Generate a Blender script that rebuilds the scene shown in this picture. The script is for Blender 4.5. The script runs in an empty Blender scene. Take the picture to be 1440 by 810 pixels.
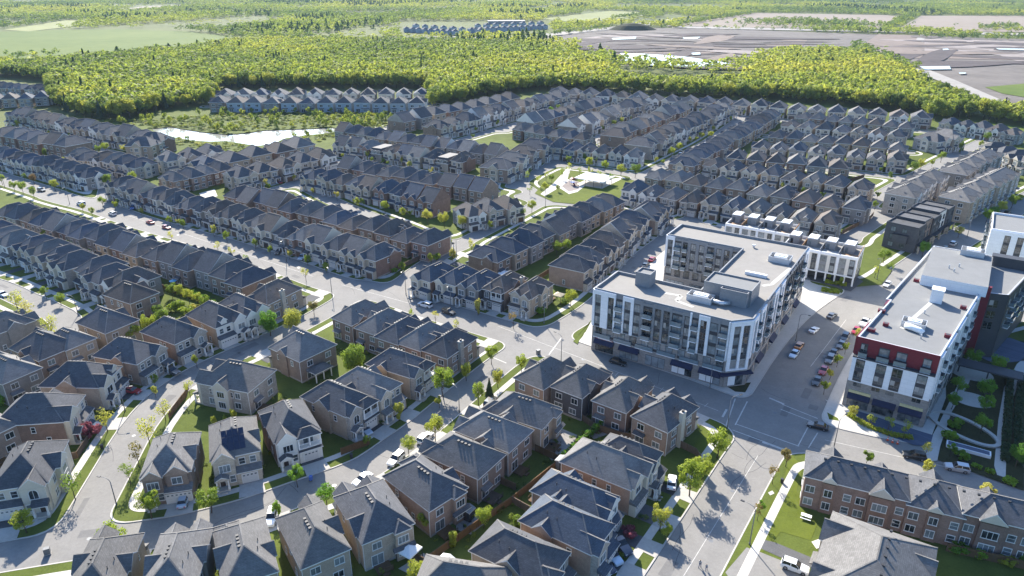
import bpy, math, random
import numpy as np
from mathutils import Matrix, Vector
R=math.radians
rnd=random.Random(7)
# ------------------------------------------------------------------ camera model (used to survey the place into metres)
CF,CP,CH=1000.0,R(23.5),95.0
SN,CS=math.sin(CP),math.cos(CP)
def at(px,py,z=0.0):
    v=(py-405)/CF; t=(CH-z)/(SN+v*CS)
    return ((px-720)/CF*t, t*(CS-v*SN))
def proj(x,y,z=0.0):
    dz=z-CH; d=y*CS-dz*SN
    return 720+CF*x/d, 405+CF*(-dz*CS-y*SN)/d
def hyp(a,b): return math.hypot(a[0]-b[0],a[1]-b[1])
scene=bpy.context.scene
COL=scene.collection
world=bpy.data.worlds.new('World'); scene.world=world; world.use_nodes=True
SUN_EL,SUN_AZ=R(32.5),R(106)          # direction towards the sun, azimuth from +x
nt=world.node_tree; bg=nt.nodes['Background']
sky=nt.nodes.new('ShaderNodeTexSky'); sky.sky_type='NISHITA'; sky.sun_disc=False
sky.sun_elevation=SUN_EL; sky.sun_rotation=R(90)-SUN_AZ
sky.air_density=1.0; sky.dust_density=1.5; sky.ozone_density=4.0
tn=nt.nodes.new('ShaderNodeMix'); tn.data_type='RGBA'; tn.blend_type='MULTIPLY'; tn.inputs['Factor'].default_value=1; tn.inputs['B'].default_value=(.78,.96,1.14,1)
nt.links.new(sky.outputs[0],tn.inputs['A']); nt.links.new(tn.outputs['Result'],bg.inputs[0]); bg.inputs[1].default_value=0.106
sl=bpy.data.lights.new('sun','SUN'); sl.energy=5.0; sl.angle=R(0.55); sl.color=(1,.925,.81)
so=bpy.data.objects.new('sun',sl); COL.objects.link(so)
sd=Vector((math.cos(SUN_AZ)*math.cos(SUN_EL),math.sin(SUN_AZ)*math.cos(SUN_EL),math.sin(SUN_EL)))
so.rotation_euler=sd.to_track_quat('Z','Y').to_euler(); so.location=(0,0,300)
cam=bpy.data.cameras.new('camera'); co=bpy.data.objects.new('camera',cam); COL.objects.link(co)
cam.sensor_width=36; cam.lens=25.0; cam.clip_start=1; cam.clip_end=20000
co.location=(0,0,CH); co.rotation_euler=(R(90)-CP,0,0); scene.camera=co
scene.view_settings.view_transform='Standard'; scene.view_settings.look='None'
scene.view_settings.exposure=1.42; scene.view_settings.gamma=1.0; scene.view_settings.use_curve_mapping=False
scene.cycles.max_bounces=5; scene.cycles.diffuse_bounces=3; scene.cycles.transparent_max_bounces=6
# ------------------------------------------------------------------ materials
MATS={}
def mat(name,col,rough=.85,spec=.3,n=None,amt=.25,rand=0,bump=0,metal=0,second=None,trans=0,coord='world',bscale=None):
    """Principled surface; n = noise scales (1/m), amt = how far the noise moves the colour, rand = variation from object to object."""
    m=bpy.data.materials.new(name); m.use_nodes=True; t=m.node_tree; L=t.links
    b=t.nodes['Principled BSDF']; b.inputs['Roughness'].default_value=rough; b.inputs['Specular IOR Level'].default_value=spec
    b.inputs['Metallic'].default_value=metal
    b.inputs['Base Color'].default_value=(*col,1)
    out=None
    if n or rand:
        if coord=='world':
            src=t.nodes.new('ShaderNodeNewGeometry').outputs['Position']
        else: src=t.nodes.new('ShaderNodeTexCoord').outputs['Object']
        val=None
        for s in (n or ()):
            q=t.nodes.new('ShaderNodeTexNoise'); q.inputs['Scale'].default_value=s; q.inputs['Detail'].default_value=4; q.inputs['Roughness'].default_value=.6
            L.new(src,q.inputs['Vector'])
            if val is None: val=q.outputs['Fac']
            else:
                a=t.nodes.new('ShaderNodeMath'); a.operation='ADD'; L.new(val,a.inputs[0]); L.new(q.outputs['Fac'],a.inputs[1]); val=a.outputs[0]
        k=len(n or ())
        if val is not None:
            mr=t.nodes.new('ShaderNodeMapRange'); mr.inputs['From Min'].default_value=.3*k; mr.inputs['From Max'].default_value=.7*k
            L.new(val,mr.inputs['Value'])
            mx=t.nodes.new('ShaderNodeMix'); mx.data_type='RGBA'
            lo=tuple(c*(1-amt) for c in col); hi=second or tuple(min(1,c*(1+amt)) for c in col)
            mx.inputs['A'].default_value=(*lo,1); mx.inputs['B'].default_value=(*hi,1); L.new(mr.outputs[0],mx.inputs['Factor'])
            out=mx.outputs['Result']
            if bump:
                bp=t.nodes.new('ShaderNodeBump'); bp.inputs['Strength'].default_value=bump; bp.inputs['Distance'].default_value=.05
                L.new(val,bp.inputs['Height']); L.new(bp.outputs[0],b.inputs['Normal'])
        if rand:
            oi=t.nodes.new('ShaderNodeObjectInfo'); h=t.nodes.new('ShaderNodeHueSaturation')
            mv=t.nodes.new('ShaderNodeMapRange'); mv.inputs['To Min'].default_value=1-rand; mv.inputs['To Max'].default_value=1+rand
            L.new(oi.outputs['Random'],mv.inputs['Value']); L.new(mv.outputs[0],h.inputs['Value'])
            mh=t.nodes.new('ShaderNodeMath'); mh.operation='MULTIPLY_ADD'; mh.inputs[1].default_value=7.31; mh.inputs[2].default_value=0; L.new(oi.outputs['Random'],mh.inputs[0])
            fr=t.nodes.new('ShaderNodeMath'); fr.operation='FRACT'; L.new(mh.outputs[0],fr.inputs[0])
            ms=t.nodes.new('ShaderNodeMapRange'); ms.inputs['To Min'].default_value=1-rand; ms.inputs['To Max'].default_value=1+rand; L.new(fr.outputs[0],ms.inputs['Value']); L.new(ms.outputs[0],h.inputs['Saturation'])
            if out is not None: L.new(out,h.inputs['Color'])
            else: h.inputs['Color'].default_value=(*col,1)
            out=h.outputs[0]
        if bscale:
            # courses of masonry or shingle: u runs along the wall, v up it
            tc=t.nodes.new('ShaderNodeTexCoord'); sp=t.nodes.new('ShaderNodeSeparateXYZ'); L.new(tc.outputs['Object'],sp.inputs[0])
            ad=t.nodes.new('ShaderNodeMath'); ad.operation='ADD'; L.new(sp.outputs[0],ad.inputs[0]); L.new(sp.outputs[1],ad.inputs[1])
            cb=t.nodes.new('ShaderNodeCombineXYZ'); L.new(ad.outputs[0],cb.inputs[0]); L.new(sp.outputs[2],cb.inputs[1])
            br=t.nodes.new('ShaderNodeTexBrick'); br.inputs['Scale'].default_value=1
            br.inputs['Brick Width'].default_value=bscale[0]; br.inputs['Row Height'].default_value=bscale[1]; br.inputs['Mortar Size'].default_value=bscale[2]
            vr=bscale[4] if len(bscale)>4 else .13; br.inputs['Color1'].default_value=(1-vr,)*3+(1,); br.inputs['Color2'].default_value=(1+vr,)*3+(1,); br.inputs['Mortar'].default_value=(bscale[3],)*3+(1,)
            L.new(cb.outputs[0],br.inputs['Vector'])
            mm=t.nodes.new('ShaderNodeMix'); mm.data_type='RGBA'; mm.blend_type='MULTIPLY'; mm.inputs['Factor'].default_value=1
            if out is not None: L.new(out,mm.inputs['A'])
            else: mm.inputs['A'].default_value=(*col,1)
            L.new(br.outputs['Color'],mm.inputs['B']); out=mm.outputs['Result']
        if out is not None: L.new(out,b.inputs['Base Color'])
    if trans:
        tr=t.nodes.new('ShaderNodeBsdfTranslucent'); ms=t.nodes.new('ShaderNodeMixShader'); ms.inputs[0].default_value=trans
        if out is not None: L.new(out,tr.inputs[0])
        else: tr.inputs[0].default_value=(*col,1)
        o=t.nodes['Material Output']; L.new(b.outputs[0],ms.inputs[1]); L.new(tr.outputs[0],ms.inputs[2]); L.new(ms.outputs[0],o.inputs[0])
    MATS[name]=m; return m
ROOFB=(.5,.16,.012,.7)
mat('roof charcoal',(.092,.093,.098),.9,.25,(.45,5),.3,.16,.25,bscale=ROOFB)
mat('roof grey',(.155,.148,.140),.9,.25,(.45,5),.28,.15,.25,bscale=ROOFB)
mat('roof brown',(.118,.100,.088),.9,.25,(.45,5),.28,.16,.25,bscale=ROOFB)
mat('roof slate blue',(.070,.084,.105),.9,.25,(.45,5),.28,.14,.25,bscale=ROOFB)
BR=(.24,.085,.012,1.15)
mat('brick red',(.212,.142,.112),.9,.2,(.7,6),.3,.14,bscale=BR)
mat('brick brown',(.225,.170,.135),.9,.2,(.7,6),.3,.14,bscale=BR)
mat('brick tan',(.335,.268,.200),.9,.2,(.7,6),.25,.12,bscale=BR)
mat('brick grey',(.225,.210,.195),.9,.2,(.7,6),.25,.12,bscale=BR)
mat('brick orange',(.285,.200,.150),.9,.2,(.7,6),.25,.12,bscale=BR)
mat('brick dark',(.075,.075,.080),.9,.2,(.7,6),.25,.12,bscale=BR)
ST=(.5,.22,.014,.8)
mat('stone beige',(.435,.370,.290),.9,.2,(.6,4),.2,.1,bscale=ST)
mat('stone grey',(.325,.295,.258),.9,.2,(.6,4),.25,.1,bscale=ST)
mat('stucco cream',(.52,.465,.375),.9,.2,(.5,3),.1,.08)
mat('stucco white',(.63,.60,.545),.9,.2,(.5,3),.08,.05)
mat('siding blue grey',(.30,.345,.385),.8,.2,(.5,3),.12,.1)
mat('white trim',(.66,.655,.63),.6,.3,(1.5,),.08)
mat('dark trim',(.035,.037,.042),.6,.3,(1.5,),.2)
mat('soffit',(.36,.34,.31),.8,.2,(1.5,),.1)
mat('garage white',(.55,.53,.50),.6,.3,(1,6),.08,.12)
mat('garage dark',(.045,.04,.04),.6,.3,(1,6),.2,.2)
mat('garage brown',(.13,.085,.06),.6,.3,(1,6),.2,.2)
mat('door dark',(.05,.035,.03),.5,.4,(2,),.2,.3)
def glassmat(name,a,b,rough=.06):
    m=mat(name,a,rough,.6); t=m.node_tree; L=t.links
    oi=t.nodes.new('ShaderNodeObjectInfo'); r=t.nodes.new('ShaderNodeValToRGB')
    r.color_ramp.elements[0].position=.42; r.color_ramp.elements[0].color=(*a,1); r.color_ramp.elements[1].position=1; r.color_ramp.elements[1].color=(*b,1)
    g=t.nodes.new('ShaderNodeNewGeometry'); q=t.nodes.new('ShaderNodeTexNoise'); q.inputs['Scale'].default_value=.8; L.new(g.outputs['Position'],q.inputs['Vector'])
    ad=t.nodes.new('ShaderNodeMath'); ad.operation='MULTIPLY_ADD'; ad.inputs[1].default_value=.75; L.new(q.outputs['Fac'],ad.inputs[0]); 
    mu=t.nodes.new('ShaderNodeMath'); mu.operation='MULTIPLY'; mu.inputs[1].default_value=.6; L.new(oi.outputs['Random'],mu.inputs[0]); L.new(mu.outputs[0],ad.inputs[2])
    L.new(ad.outputs[0],r.inputs[0]); L.new(r.outputs[0],t.nodes['Principled BSDF'].inputs['Base Color']); return m
glassmat('window glass',(.018,.024,.03),(.20,.23,.24))
glassmat('apartment glass',(.012,.018,.022),(.27,.30,.31))
mat('car glass',(.015,.018,.022),.05,.6)
mat('asphalt road',(.212,.203,.188),.93,.2,(.045,.3,1.7,7),.26,bump=.1)
mat('asphalt plaza road',(.165,.160,.155),.93,.2,(.05,.3,7),.22,bump=.1)
mat('asphalt drive',(.085,.085,.088),.92,.2,(.3,5),.3,.25,bump=.1)
mat('paver drive',(.27,.25,.23),.92,.2,(.3,5),.2,.2,bscale=(.4,.4,.02,.8))
mat('concrete walk',(.47,.445,.40),.9,.2,(.12,1.5),.14)
mat('concrete apron',(.40,.375,.335),.9,.2,(.2,1.5),.16)
mat('kerb concrete',(.43,.405,.365),.9,.2,(.3,2),.15)
mat('paint line',(.46,.445,.41),.8,.2,(.6,4),.3)
mat('lawn',(.070,.098,.018),.95,.1,(.035,.25,2.5),.45,second=(.125,.155,.032),bump=.3)
mat('mown grass',(.082,.110,.015),.95,.1,(.06,.4,3),.3,second=(.125,.150,.023),bump=.3)
mat('dark bed',(.035,.045,.016),.95,.1,(.3,2.5),.5,second=(.06,.06,.03),bump=.3)
mat('ground far',(.085,.110,.028),.95,.1,(.004,.03,.3),.4,second=(.14,.155,.05))
mat('field green',(.082,.130,.018),.95,.1,(.006,.04),.2,second=(.120,.150,.032))
mat('field pale',(.20,.21,.085),.95,.1,(.006,.05),.25)
mat('field tan',(.235,.195,.155),.95,.1,(.004,.03,.2),.18)
mat('bare earth',(.152,.131,.115),.95,.1,(.003,.015,.09),.5,second=(.205,.182,.160))
mat('bare earth dark',(.085,.070,.066),.95,.1,(.01,.08),.3)
mat('bare earth pale',(.25,.215,.195),.95,.1,(.01,.08),.25)
mat('bare earth red',(.185,.148,.124),.95,.1,(.01,.08),.25)
mat('gravel track',(.29,.27,.245),.95,.1,(.02,.2),.2)
mat('wood fence',(.130,.085,.052),.9,.2,(.6,6),.4,.25)
mat('wood new',(.33,.20,.11),.85,.2,(.6,6),.3,.2)
mat('bark',(.085,.065,.05),.95,.1,(2,9),.4,.2)
mat('pole grey',(.16,.165,.17),.5,.4,(1,),.15,metal=.3)
mat('pole black',(.03,.03,.032),.5,.4,(1,),.2)
mat('lamp lens',(.6,.6,.56),.3,.5)
mat('tyre',(.018,.018,.02),.9,.2,(8,),.2)
mat('rim',(.35,.35,.36),.35,.5,metal=.8)
mat('lamp red',(.30,.012,.012),.3,.5)
mat('lamp clear',(.6,.62,.62),.15,.6)
mat('panel white',(.74,.745,.75),.55,.35,(.15,2),.05,bscale=(2.4,1.05,.022,.78,.025))
mat('panel grey',(.215,.220,.228),.6,.3,(.15,2),.1,bscale=(2.4,1.05,.022,.78,.025))
mat('panel dark',(.050,.052,.058),.6,.3,(.3,3),.15,bscale=(2.4,1.05,.022,.78,.025))
mat('panel red',(.165,.017,.028),.6,.3,(.3,3),.12,bscale=(2.4,1.05,.022,.78,.025))
mat('masonry taupe',(.285,.262,.240),.9,.2,(.3,3),.12,bscale=(.6,.3,.014,.85))
mat('roof membrane',(.240,.226,.206),.9,.2,(.07,.5,5),.16)
mat('roof membrane blue',(.188,.190,.188),.9,.2,(.07,.5,5),.16)
mat('roof path',(.42,.405,.37),.9,.2,(.5,),.1)
mat('awning navy',(.020,.024,.055),.7,.3,(2,),.2)
mat('awning cream',(.55,.49,.27),.7,.3,(2,),.1)
mat('steel vent',(.55,.56,.57),.4,.5,(2,),.1,metal=.5)
mat('unit metal',(.50,.51,.52),.5,.5,(1,4),.12,metal=.3)
mat('glass rail',(.16,.21,.23),.1,.6)
mat('blue pavers',(.085,.105,.150),.85,.25,(.3,3),.2,bscale=(.5,.5,.02,.8))
mat('cone orange',(.65,.10,.03),.6,.3)
mat('canvas white',(.80,.80,.78),.7,.2,(2,),.06)
mat('canvas beige',(.58,.49,.34),.7,.2,(2,),.1)
mat('pool liner',(.16,.42,.62),.3,.4,(1,),.1)
mat('plastic blue',(.05,.12,.40),.5,.4)
mat('solar',(.02,.026,.05),.15,.6,(1,),.2)
mat('skin',(.42,.26,.19),.6,.3)
mat('hair black',(.012,.010,.010),.6,.3)
mat('cloth light',(.50,.47,.42),.9,.1,(20,),.12)
mat('cloth grey',(.33,.33,.32),.9,.1,(20,),.12)
mat('denim',(.07,.10,.19),.9,.1,(20,),.2)
mat('leaf shrub pink',(.28,.08,.10),.8,.2,(2,),.4,trans=.3)
def leafmat(name,a,b,c,attr=False,trans=.45):
    m=bpy.data.materials.new(name); m.use_nodes=True; t=m.node_tree; L=t.links; bs=t.nodes['Principled BSDF']
    bs.inputs['Roughness'].default_value=.65; bs.inputs['Specular IOR Level'].default_value=.25
    if attr: s=t.nodes.new('ShaderNodeAttribute'); s.attribute_name='tint'; src=s.outputs['Fac']
    else: s=t.nodes.new('ShaderNodeObjectInfo'); src=s.outputs['Random']
    g=t.nodes.new('ShaderNodeNewGeometry'); q=t.nodes.new('ShaderNodeTexNoise'); q.inputs['Scale'].default_value=.55; q.inputs['Detail'].default_value=3; L.new(g.outputs['Position'],q.inputs['Vector'])
    ad=t.nodes.new('ShaderNodeMath'); ad.operation='MULTIPLY_ADD'; na=.16 if attr else .5
    ad.inputs[1].default_value=na; L.new(q.outputs['Fac'],ad.inputs[0])
    sb=t.nodes.new('ShaderNodeMath'); sb.operation='ADD'; sb.inputs[1].default_value=-na/2; L.new(src,sb.inputs[0]); L.new(sb.outputs[0],ad.inputs[2])
    r=t.nodes.new('ShaderNodeValToRGB'); e=r.color_ramp.elements; e[0].color=(*a,1); e[0].position=.05; e[1].color=(*c,1); e[1].position=.95
    k=e.new(.45); k.color=(*b,1); L.new(ad.outputs[0],r.inputs[0]); L.new(r.outputs[0],bs.inputs['Base Color'])
    tr=t.nodes.new('ShaderNodeBsdfTranslucent'); L.new(r.outputs[0],tr.inputs[0]); ms=t.nodes.new('ShaderNodeMixShader'); ms.inputs[0].default_value=trans
    o=t.nodes['Material Output']; L.new(bs.outputs[0],ms.inputs[1]); L.new(tr.outputs[0],ms.inputs[2]); L.new(ms.outputs[0],o.inputs[0]); MATS[name]=m; return m
leafmat('leaf forest',(.09,.145,.030),(.25,.300,.042),(.42,.405,.055),attr=True,trans=.6)
leafmat('leaf edge',(.11,.165,.030),(.245,.30,.042),(.39,.39,.050),trans=.6)
leafmat('leaf spring',(.17,.25,.03),(.27,.35,.034),(.40,.42,.05),trans=.5)
leafmat('leaf yellow',(.40,.41,.06),(.48,.47,.075),(.50,.46,.11),trans=.5)
leafmat('leaf green',(.11,.24,.024),(.16,.31,.028),(.23,.36,.035),trans=.5)
leafmat('leaf bronze',(.20,.13,.045),(.26,.19,.06),(.24,.21,.06))
leafmat('leaf conifer',(.018,.040,.016),(.026,.055,.020),(.04,.07,.025),trans=.15)
mat('asphalt patch',(.16,.155,.148),.93,.2,(.4,5),.2)
mat('tar seal',(.05,.05,.05),.8,.2,(2,),.2)
mat('silt and glare water',(.50,.475,.43),.12,.8)  # milky silt, its base colour also standing in for white sky reflection
# water
m=mat('pond water',(.30,.295,.26),.09,1.0);  # murky pond, base colour paled to paint in the white sky reflection
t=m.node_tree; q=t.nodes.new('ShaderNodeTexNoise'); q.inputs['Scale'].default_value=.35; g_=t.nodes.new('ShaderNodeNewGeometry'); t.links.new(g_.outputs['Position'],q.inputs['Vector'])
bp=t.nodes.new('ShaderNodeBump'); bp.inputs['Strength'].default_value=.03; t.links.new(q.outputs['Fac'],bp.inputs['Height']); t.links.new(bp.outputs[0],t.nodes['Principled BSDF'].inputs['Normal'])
PAINT={}
for nm,c in dict(white=(.75,.75,.74),silver=(.42,.43,.44),grey=(.13,.135,.14),black=(.015,.016,.018),red=(.30,.012,.02),blue=(.03,.10,.28),orange=(.42,.17,.03),navy=(.02,.03,.06),paleblue=(.42,.52,.62)).items():
    mm=mat('paint '+nm,c,.28,.55,metal=.25 if nm in('silver','grey','paleblue') else 0); mm.node_tree.nodes['Principled BSDF'].inputs['Coat Weight'].default_value=.6; PAINT[nm]=mm
# ------------------------------------------------------------------ object helpers
NOBJ=[0]
def empty(name,loc=(0,0,0),rz=0,label=None,cat=None,group=None):
    o=bpy.data.objects.new(name,None); COL.objects.link(o); o.location=loc; o.rotation_euler=(0,0,rz); o.empty_display_size=.5
    return tag(o,label,cat,group)
def tag(o,label=None,cat=None,group=None,kind=None):
    if label: o['label']=label
    if cat: o['category']=cat
    if group: o['group']=group
    if kind: o['kind']=kind
    return o
class MB:
    """collects faces; build() links them as one mesh object."""
    def __init__(s): s.v=[]; s.f=[]; s.m=[]
    def face(s,pts,m=0):
        i=len(s.v); s.v.extend(tuple(p) for p in pts); s.f.append(tuple(range(i,i+len(pts)))); s.m.append(m)
    def box(s,x0,x1,y0,y1,z0,z1,m=0,top=None,skip=''):
        c=[(x0,y0,z0),(x1,y0,z0),(x1,y1,z0),(x0,y1,z0),(x0,y0,z1),(x1,y0,z1),(x1,y1,z1),(x0,y1,z1)]
        i=len(s.v); s.v.extend(c)
        for k,q in (('b',(3,2,1,0)),('t',(4,5,6,7)),('f',(0,1,5,4)),('r',(1,2,6,5)),('k',(2,3,7,6)),('l',(3,0,4,7))):
            if k in skip: continue
            s.f.append(tuple(i+a for a in q)); s.m.append(top if (k=='t' and top is not None) else m)
    def prism(s,poly,z0,z1,m=0,top=None,bottom=True):
        n=len(poly); a=sum(poly[i][0]*poly[(i+1)%n][1]-poly[(i+1)%n][0]*poly[i][1] for i in range(n))
        if a<0: poly=poly[::-1]
        i=len(s.v); s.v.extend([(x,y,z0) for x,y in poly]+[(x,y,z1) for x,y in poly])
        for k in range(n):
            j=(k+1)%n; s.f.append((i+k,i+j,i+n+j,i+n+k)); s.m.append(m)
        s.f.append(tuple(i+n+k for k in range(n))); s.m.append(m if top is None else top)
        if bottom: s.f.append(tuple(i+k for k in range(n))[::-1]); s.m.append(m)
    def tube(s,pts,r,n=8,m=0,cap=True):
        rs=r if isinstance(r,(list,tuple)) else [r]*len(pts)
        P=[Vector(p) for p in pts]; rings=[]
        for k,p in enumerate(P):
            d=(P[min(k+1,len(P)-1)]-P[max(k-1,0)]).normalized()
            u=d.orthogonal().normalized() if k==0 else (u-d*u.dot(d)).normalized()
            w=d.cross(u); i=len(s.v)
            s.v.extend(tuple(p+(u*math.cos(2*math.pi*a/n)+w*math.sin(2*math.pi*a/n))*rs[k]) for a in range(n)); rings.append(i)
        for a,b in zip(rings,rings[1:]):
            for q in range(n): s.f.append((a+q,a+(q+1)%n,b+(q+1)%n,b+q)); s.m.append(m)
        if cap:
            s.f.append(tuple(rings[0]+q for q in range(n))[::-1]); s.m.append(m)
            s.f.append(tuple(rings[-1]+q for q in range(n))); s.m.append(m)
    def xf(s,M,start=0):
        for i in range(start,len(s.v)): s.v[i]=tuple(M@Vector(s.v[i]))
    def mesh(s,name,mats,smooth=False):
        me=bpy.data.meshes.new(name); me.from_pydata(s.v,[],s.f)
        for m in mats: me.materials.append(MATS[m] if isinstance(m,str) else m)
        if len(mats)>1: me.polygons.foreach_set('material_index',s.m)
        if smooth: me.polygons.foreach_set('use_smooth',[True]*len(s.f))
        me.update(); return me
    def build(s,name,mats,parent=None,loc=None,rz=0,smooth=False):
        if isinstance(mats,str): mats=[mats]
        return link(name,s.mesh(name,mats,smooth),parent,loc,rz)
KIDS={}
def link(name,me,parent=None,loc=None,rz=0):
    o=bpy.data.objects.new(name,me); COL.objects.link(o)
    if parent is not None: o.parent=parent; KIDS.setdefault(parent.name,[]).append(o)
    if loc is not None: o.location=loc
    if rz: o.rotation_euler=(0,0,rz)
    return o
def copy_tree(o,parent=None,remap=None):
    c=o.copy(); COL.objects.link(c); c.parent=parent
    if parent is not None: KIDS.setdefault(parent.name,[]).append(c)
    if remap and c.type=='MESH':
        for s in c.material_slots:
            n=remap.get(s.material.name) if s.material else None
            if n: s.link='OBJECT'; s.material=MATS.get(n) or PAINT[n]
    for ch in KIDS.get(o.name,()): copy_tree(ch,c,remap)
    return c
ORD='first second third fourth fifth sixth seventh eighth ninth tenth eleventh twelfth thirteenth fourteenth fifteenth sixteenth seventeenth eighteenth nineteenth twentieth'.split()+['twenty-'+w for w in 'first second third fourth fifth sixth seventh eighth ninth'.split()]
# ------------------------------------------------------------------ streets, surveyed as centre lines (picture survey -> metres), half widths in metres
RD={ # name: (half width, centre line)
 'main':(6.3,[(-330,150),(0,250),(83,277),(138,291),(192,310),(250,327),(308,343),(388,369),(468,398),(538,412),(606,434),(676,455),(760,480),(864,517),(960,550),(1085,598),(1230,636),(1346,657),(1440,690),(1700,770)]),
 'cresc':(4.1,[(115,738),(166,648),(193,602),(226,562),(262,534),(302,512),(350,490),(400,468),(445,445),(480,425),(508,404)]),
 'court':(4.1,[(-160,812),(-80,798),(0,783),(60,773),(130,762),(230,748),(288,735),(350,718),(420,693),(480,672),(520,654),(560,626),(600,597),(640,563),(690,522),(720,500),(762,476)]),
 'lane':(4.1,[(762,478),(830,437),(870,400),(905,362),(935,338),(962,316),(985,300)]),
 'avenue':(5.4,[(905,900),(960,808),(1055,648),(1090,598)]),
 'plaza_street':(8.2,[(1090,598),(1138,510),(1180,455),(1232,415)]),
 'north_street':(6.2,[(1232,415),(1275,386),(1330,347),(1385,315),(1440,284),(1560,225)]),
 'left_street':(4.1,[(-160,340),(-40,390),(0,404),(30,418),(70,436),(92,450),(88,468),(40,492)]),
 'x1':(3.8,[(545,412),(573,392),(600,372),(640,347),(690,321),(735,298),(763,283)]),
 'x2':(3.8,[(763,283),(742,266),(722,255)]),
 'park_west':(4.0,[(722,262),(745,247),(768,236),(792,222)]),
 'park_north':(4.0,[(780,229),(803,234),(838,238),(870,243),(905,248),(930,253)]),
 'park_south':(4.0,[(735,276),(763,283),(800,286),(850,294),(890,303),(937,312),(985,318),(1060,334),(1130,350),(1190,337)]),
 'park_east':(4.0,[(880,268),(905,248),(958,220),(1000,197),(1043,166),(1075,148)]),
 'rear_street':(4.0,[(395,245),(430,263),(480,288),(560,318),(600,335),(643,346)]),
 'side_a':(3.8,[(150,290),(152,262),(175,238)]),
 'stub':(4.0,[(1190,337),(1250,299),(1290,288),(1330,285)]),
 'diag':(4.0,[(1215,292),(1250,268),(1330,225),(1410,185)]),
 'mews':(3.2,[(1232,415),(1200,402),(1150,392),(1110,383)]),
 'east_drive':(4.2,[(1290,486),(1385,452),(1440,440),(1500,425)]),
 'far_court':(4.0,[(-40,128),(0,128),(65,131)]),
}
ROAD={k:(h,[at(*p) for p in P]) for k,(h,P) in RD.items()}
def dense(P,step=6):
    out=[]
    for a,b in zip(P,P[1:]):
        n=max(1,int(hyp(a,b)/step))
        out+= [(a[0]+(b[0]-a[0])*k/n,a[1]+(b[1]-a[1])*k/n) for k in range(n)]
    return out+[P[-1]]
def smooth(P):
    # Catmull-Rom
    Q=[]
    for i in range(len(P)-1):
        p0=P[max(i-1,0)];p1=P[i];p2=P[i+1];p3=P[min(i+2,len(P)-1)]
        n=max(2,int(hyp(p1,p2)/5))
        for k in range(n):
            t=k/n
            Q.append(tuple(.5*(2*p1[c]+(p2[c]-p0[c])*t+(2*p0[c]-5*p1[c]+4*p2[c]-p3[c])*t*t+(3*p1[c]-p0[c]-3*p2[c]+p3[c])*t**3) for c in (0,1)))
    return Q+[P[-1]]
for k in ROAD: ROAD[k]=(ROAD[k][0],smooth(ROAD[k][1]))
EXTRA=[]   # short streets added in front of the far rows: (half width, points)
def seg_dist(X,Y,P):
    d=np.full(X.shape,1e9)
    for a,b in zip(P,P[1:]):
        dx,dy=b[0]-a[0],b[1]-a[1]; l2=dx*dx+dy*dy or 1e-9
        t=np.clip(((X-a[0])*dx+(Y-a[1])*dy)/l2,0,1)
        d=np.minimum(d,np.hypot(X-a[0]-t*dx,Y-a[1]-t*dy))
    return d
def road_sdf(X,Y,k=5.0,skip=()):
    X=np.asarray(X,float);Y=np.asarray(Y,float); out=None
    for nm,(h,P) in list(ROAD.items())+[('e',e) for e in EXTRA]:
        if nm in skip: continue
        q=seg_dist(X,Y,P)-h
        if out is None: out=q
        else:
            hh=np.clip(.5+.5*(out-q)/k,0,1); out=out*(1-hh)+q*hh-k*hh*(1-hh)
    return out
def poly_sdf(X,Y,P):
    d=seg_dist(X,Y,list(P)+[P[0]]); ins=np.zeros(X.shape,bool); n=len(P)
    for i in range(n):
        a,b=P[i],P[(i+1)%n]
        c=((a[1]>Y)!=(b[1]>Y))&(X<(b[0]-a[0])*(Y-a[1])/((b[1]-a[1]) or 1e-12)+a[0]); ins^=c
    return np.where(ins,-d,d)
def inpoly(x,y,P):
    ins=False; n=len(P)
    for i in range(n):
        a,b=P[i],P[(i+1)%n]
        if (a[1]>y)!=(b[1]>y) and x<(b[0]-a[0])*(y-a[1])/(b[1]-a[1])+a[0]: ins=not ins
    return ins
GX0,GX1,GY0,GY1,GS=-330.,345.,58.,650.,1.25
def make_grid():
    xs=np.arange(GX0,GX1+.01,GS); ys=np.arange(GY0,GY1+.01,GS)
    return np.meshgrid(xs,ys)
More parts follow.
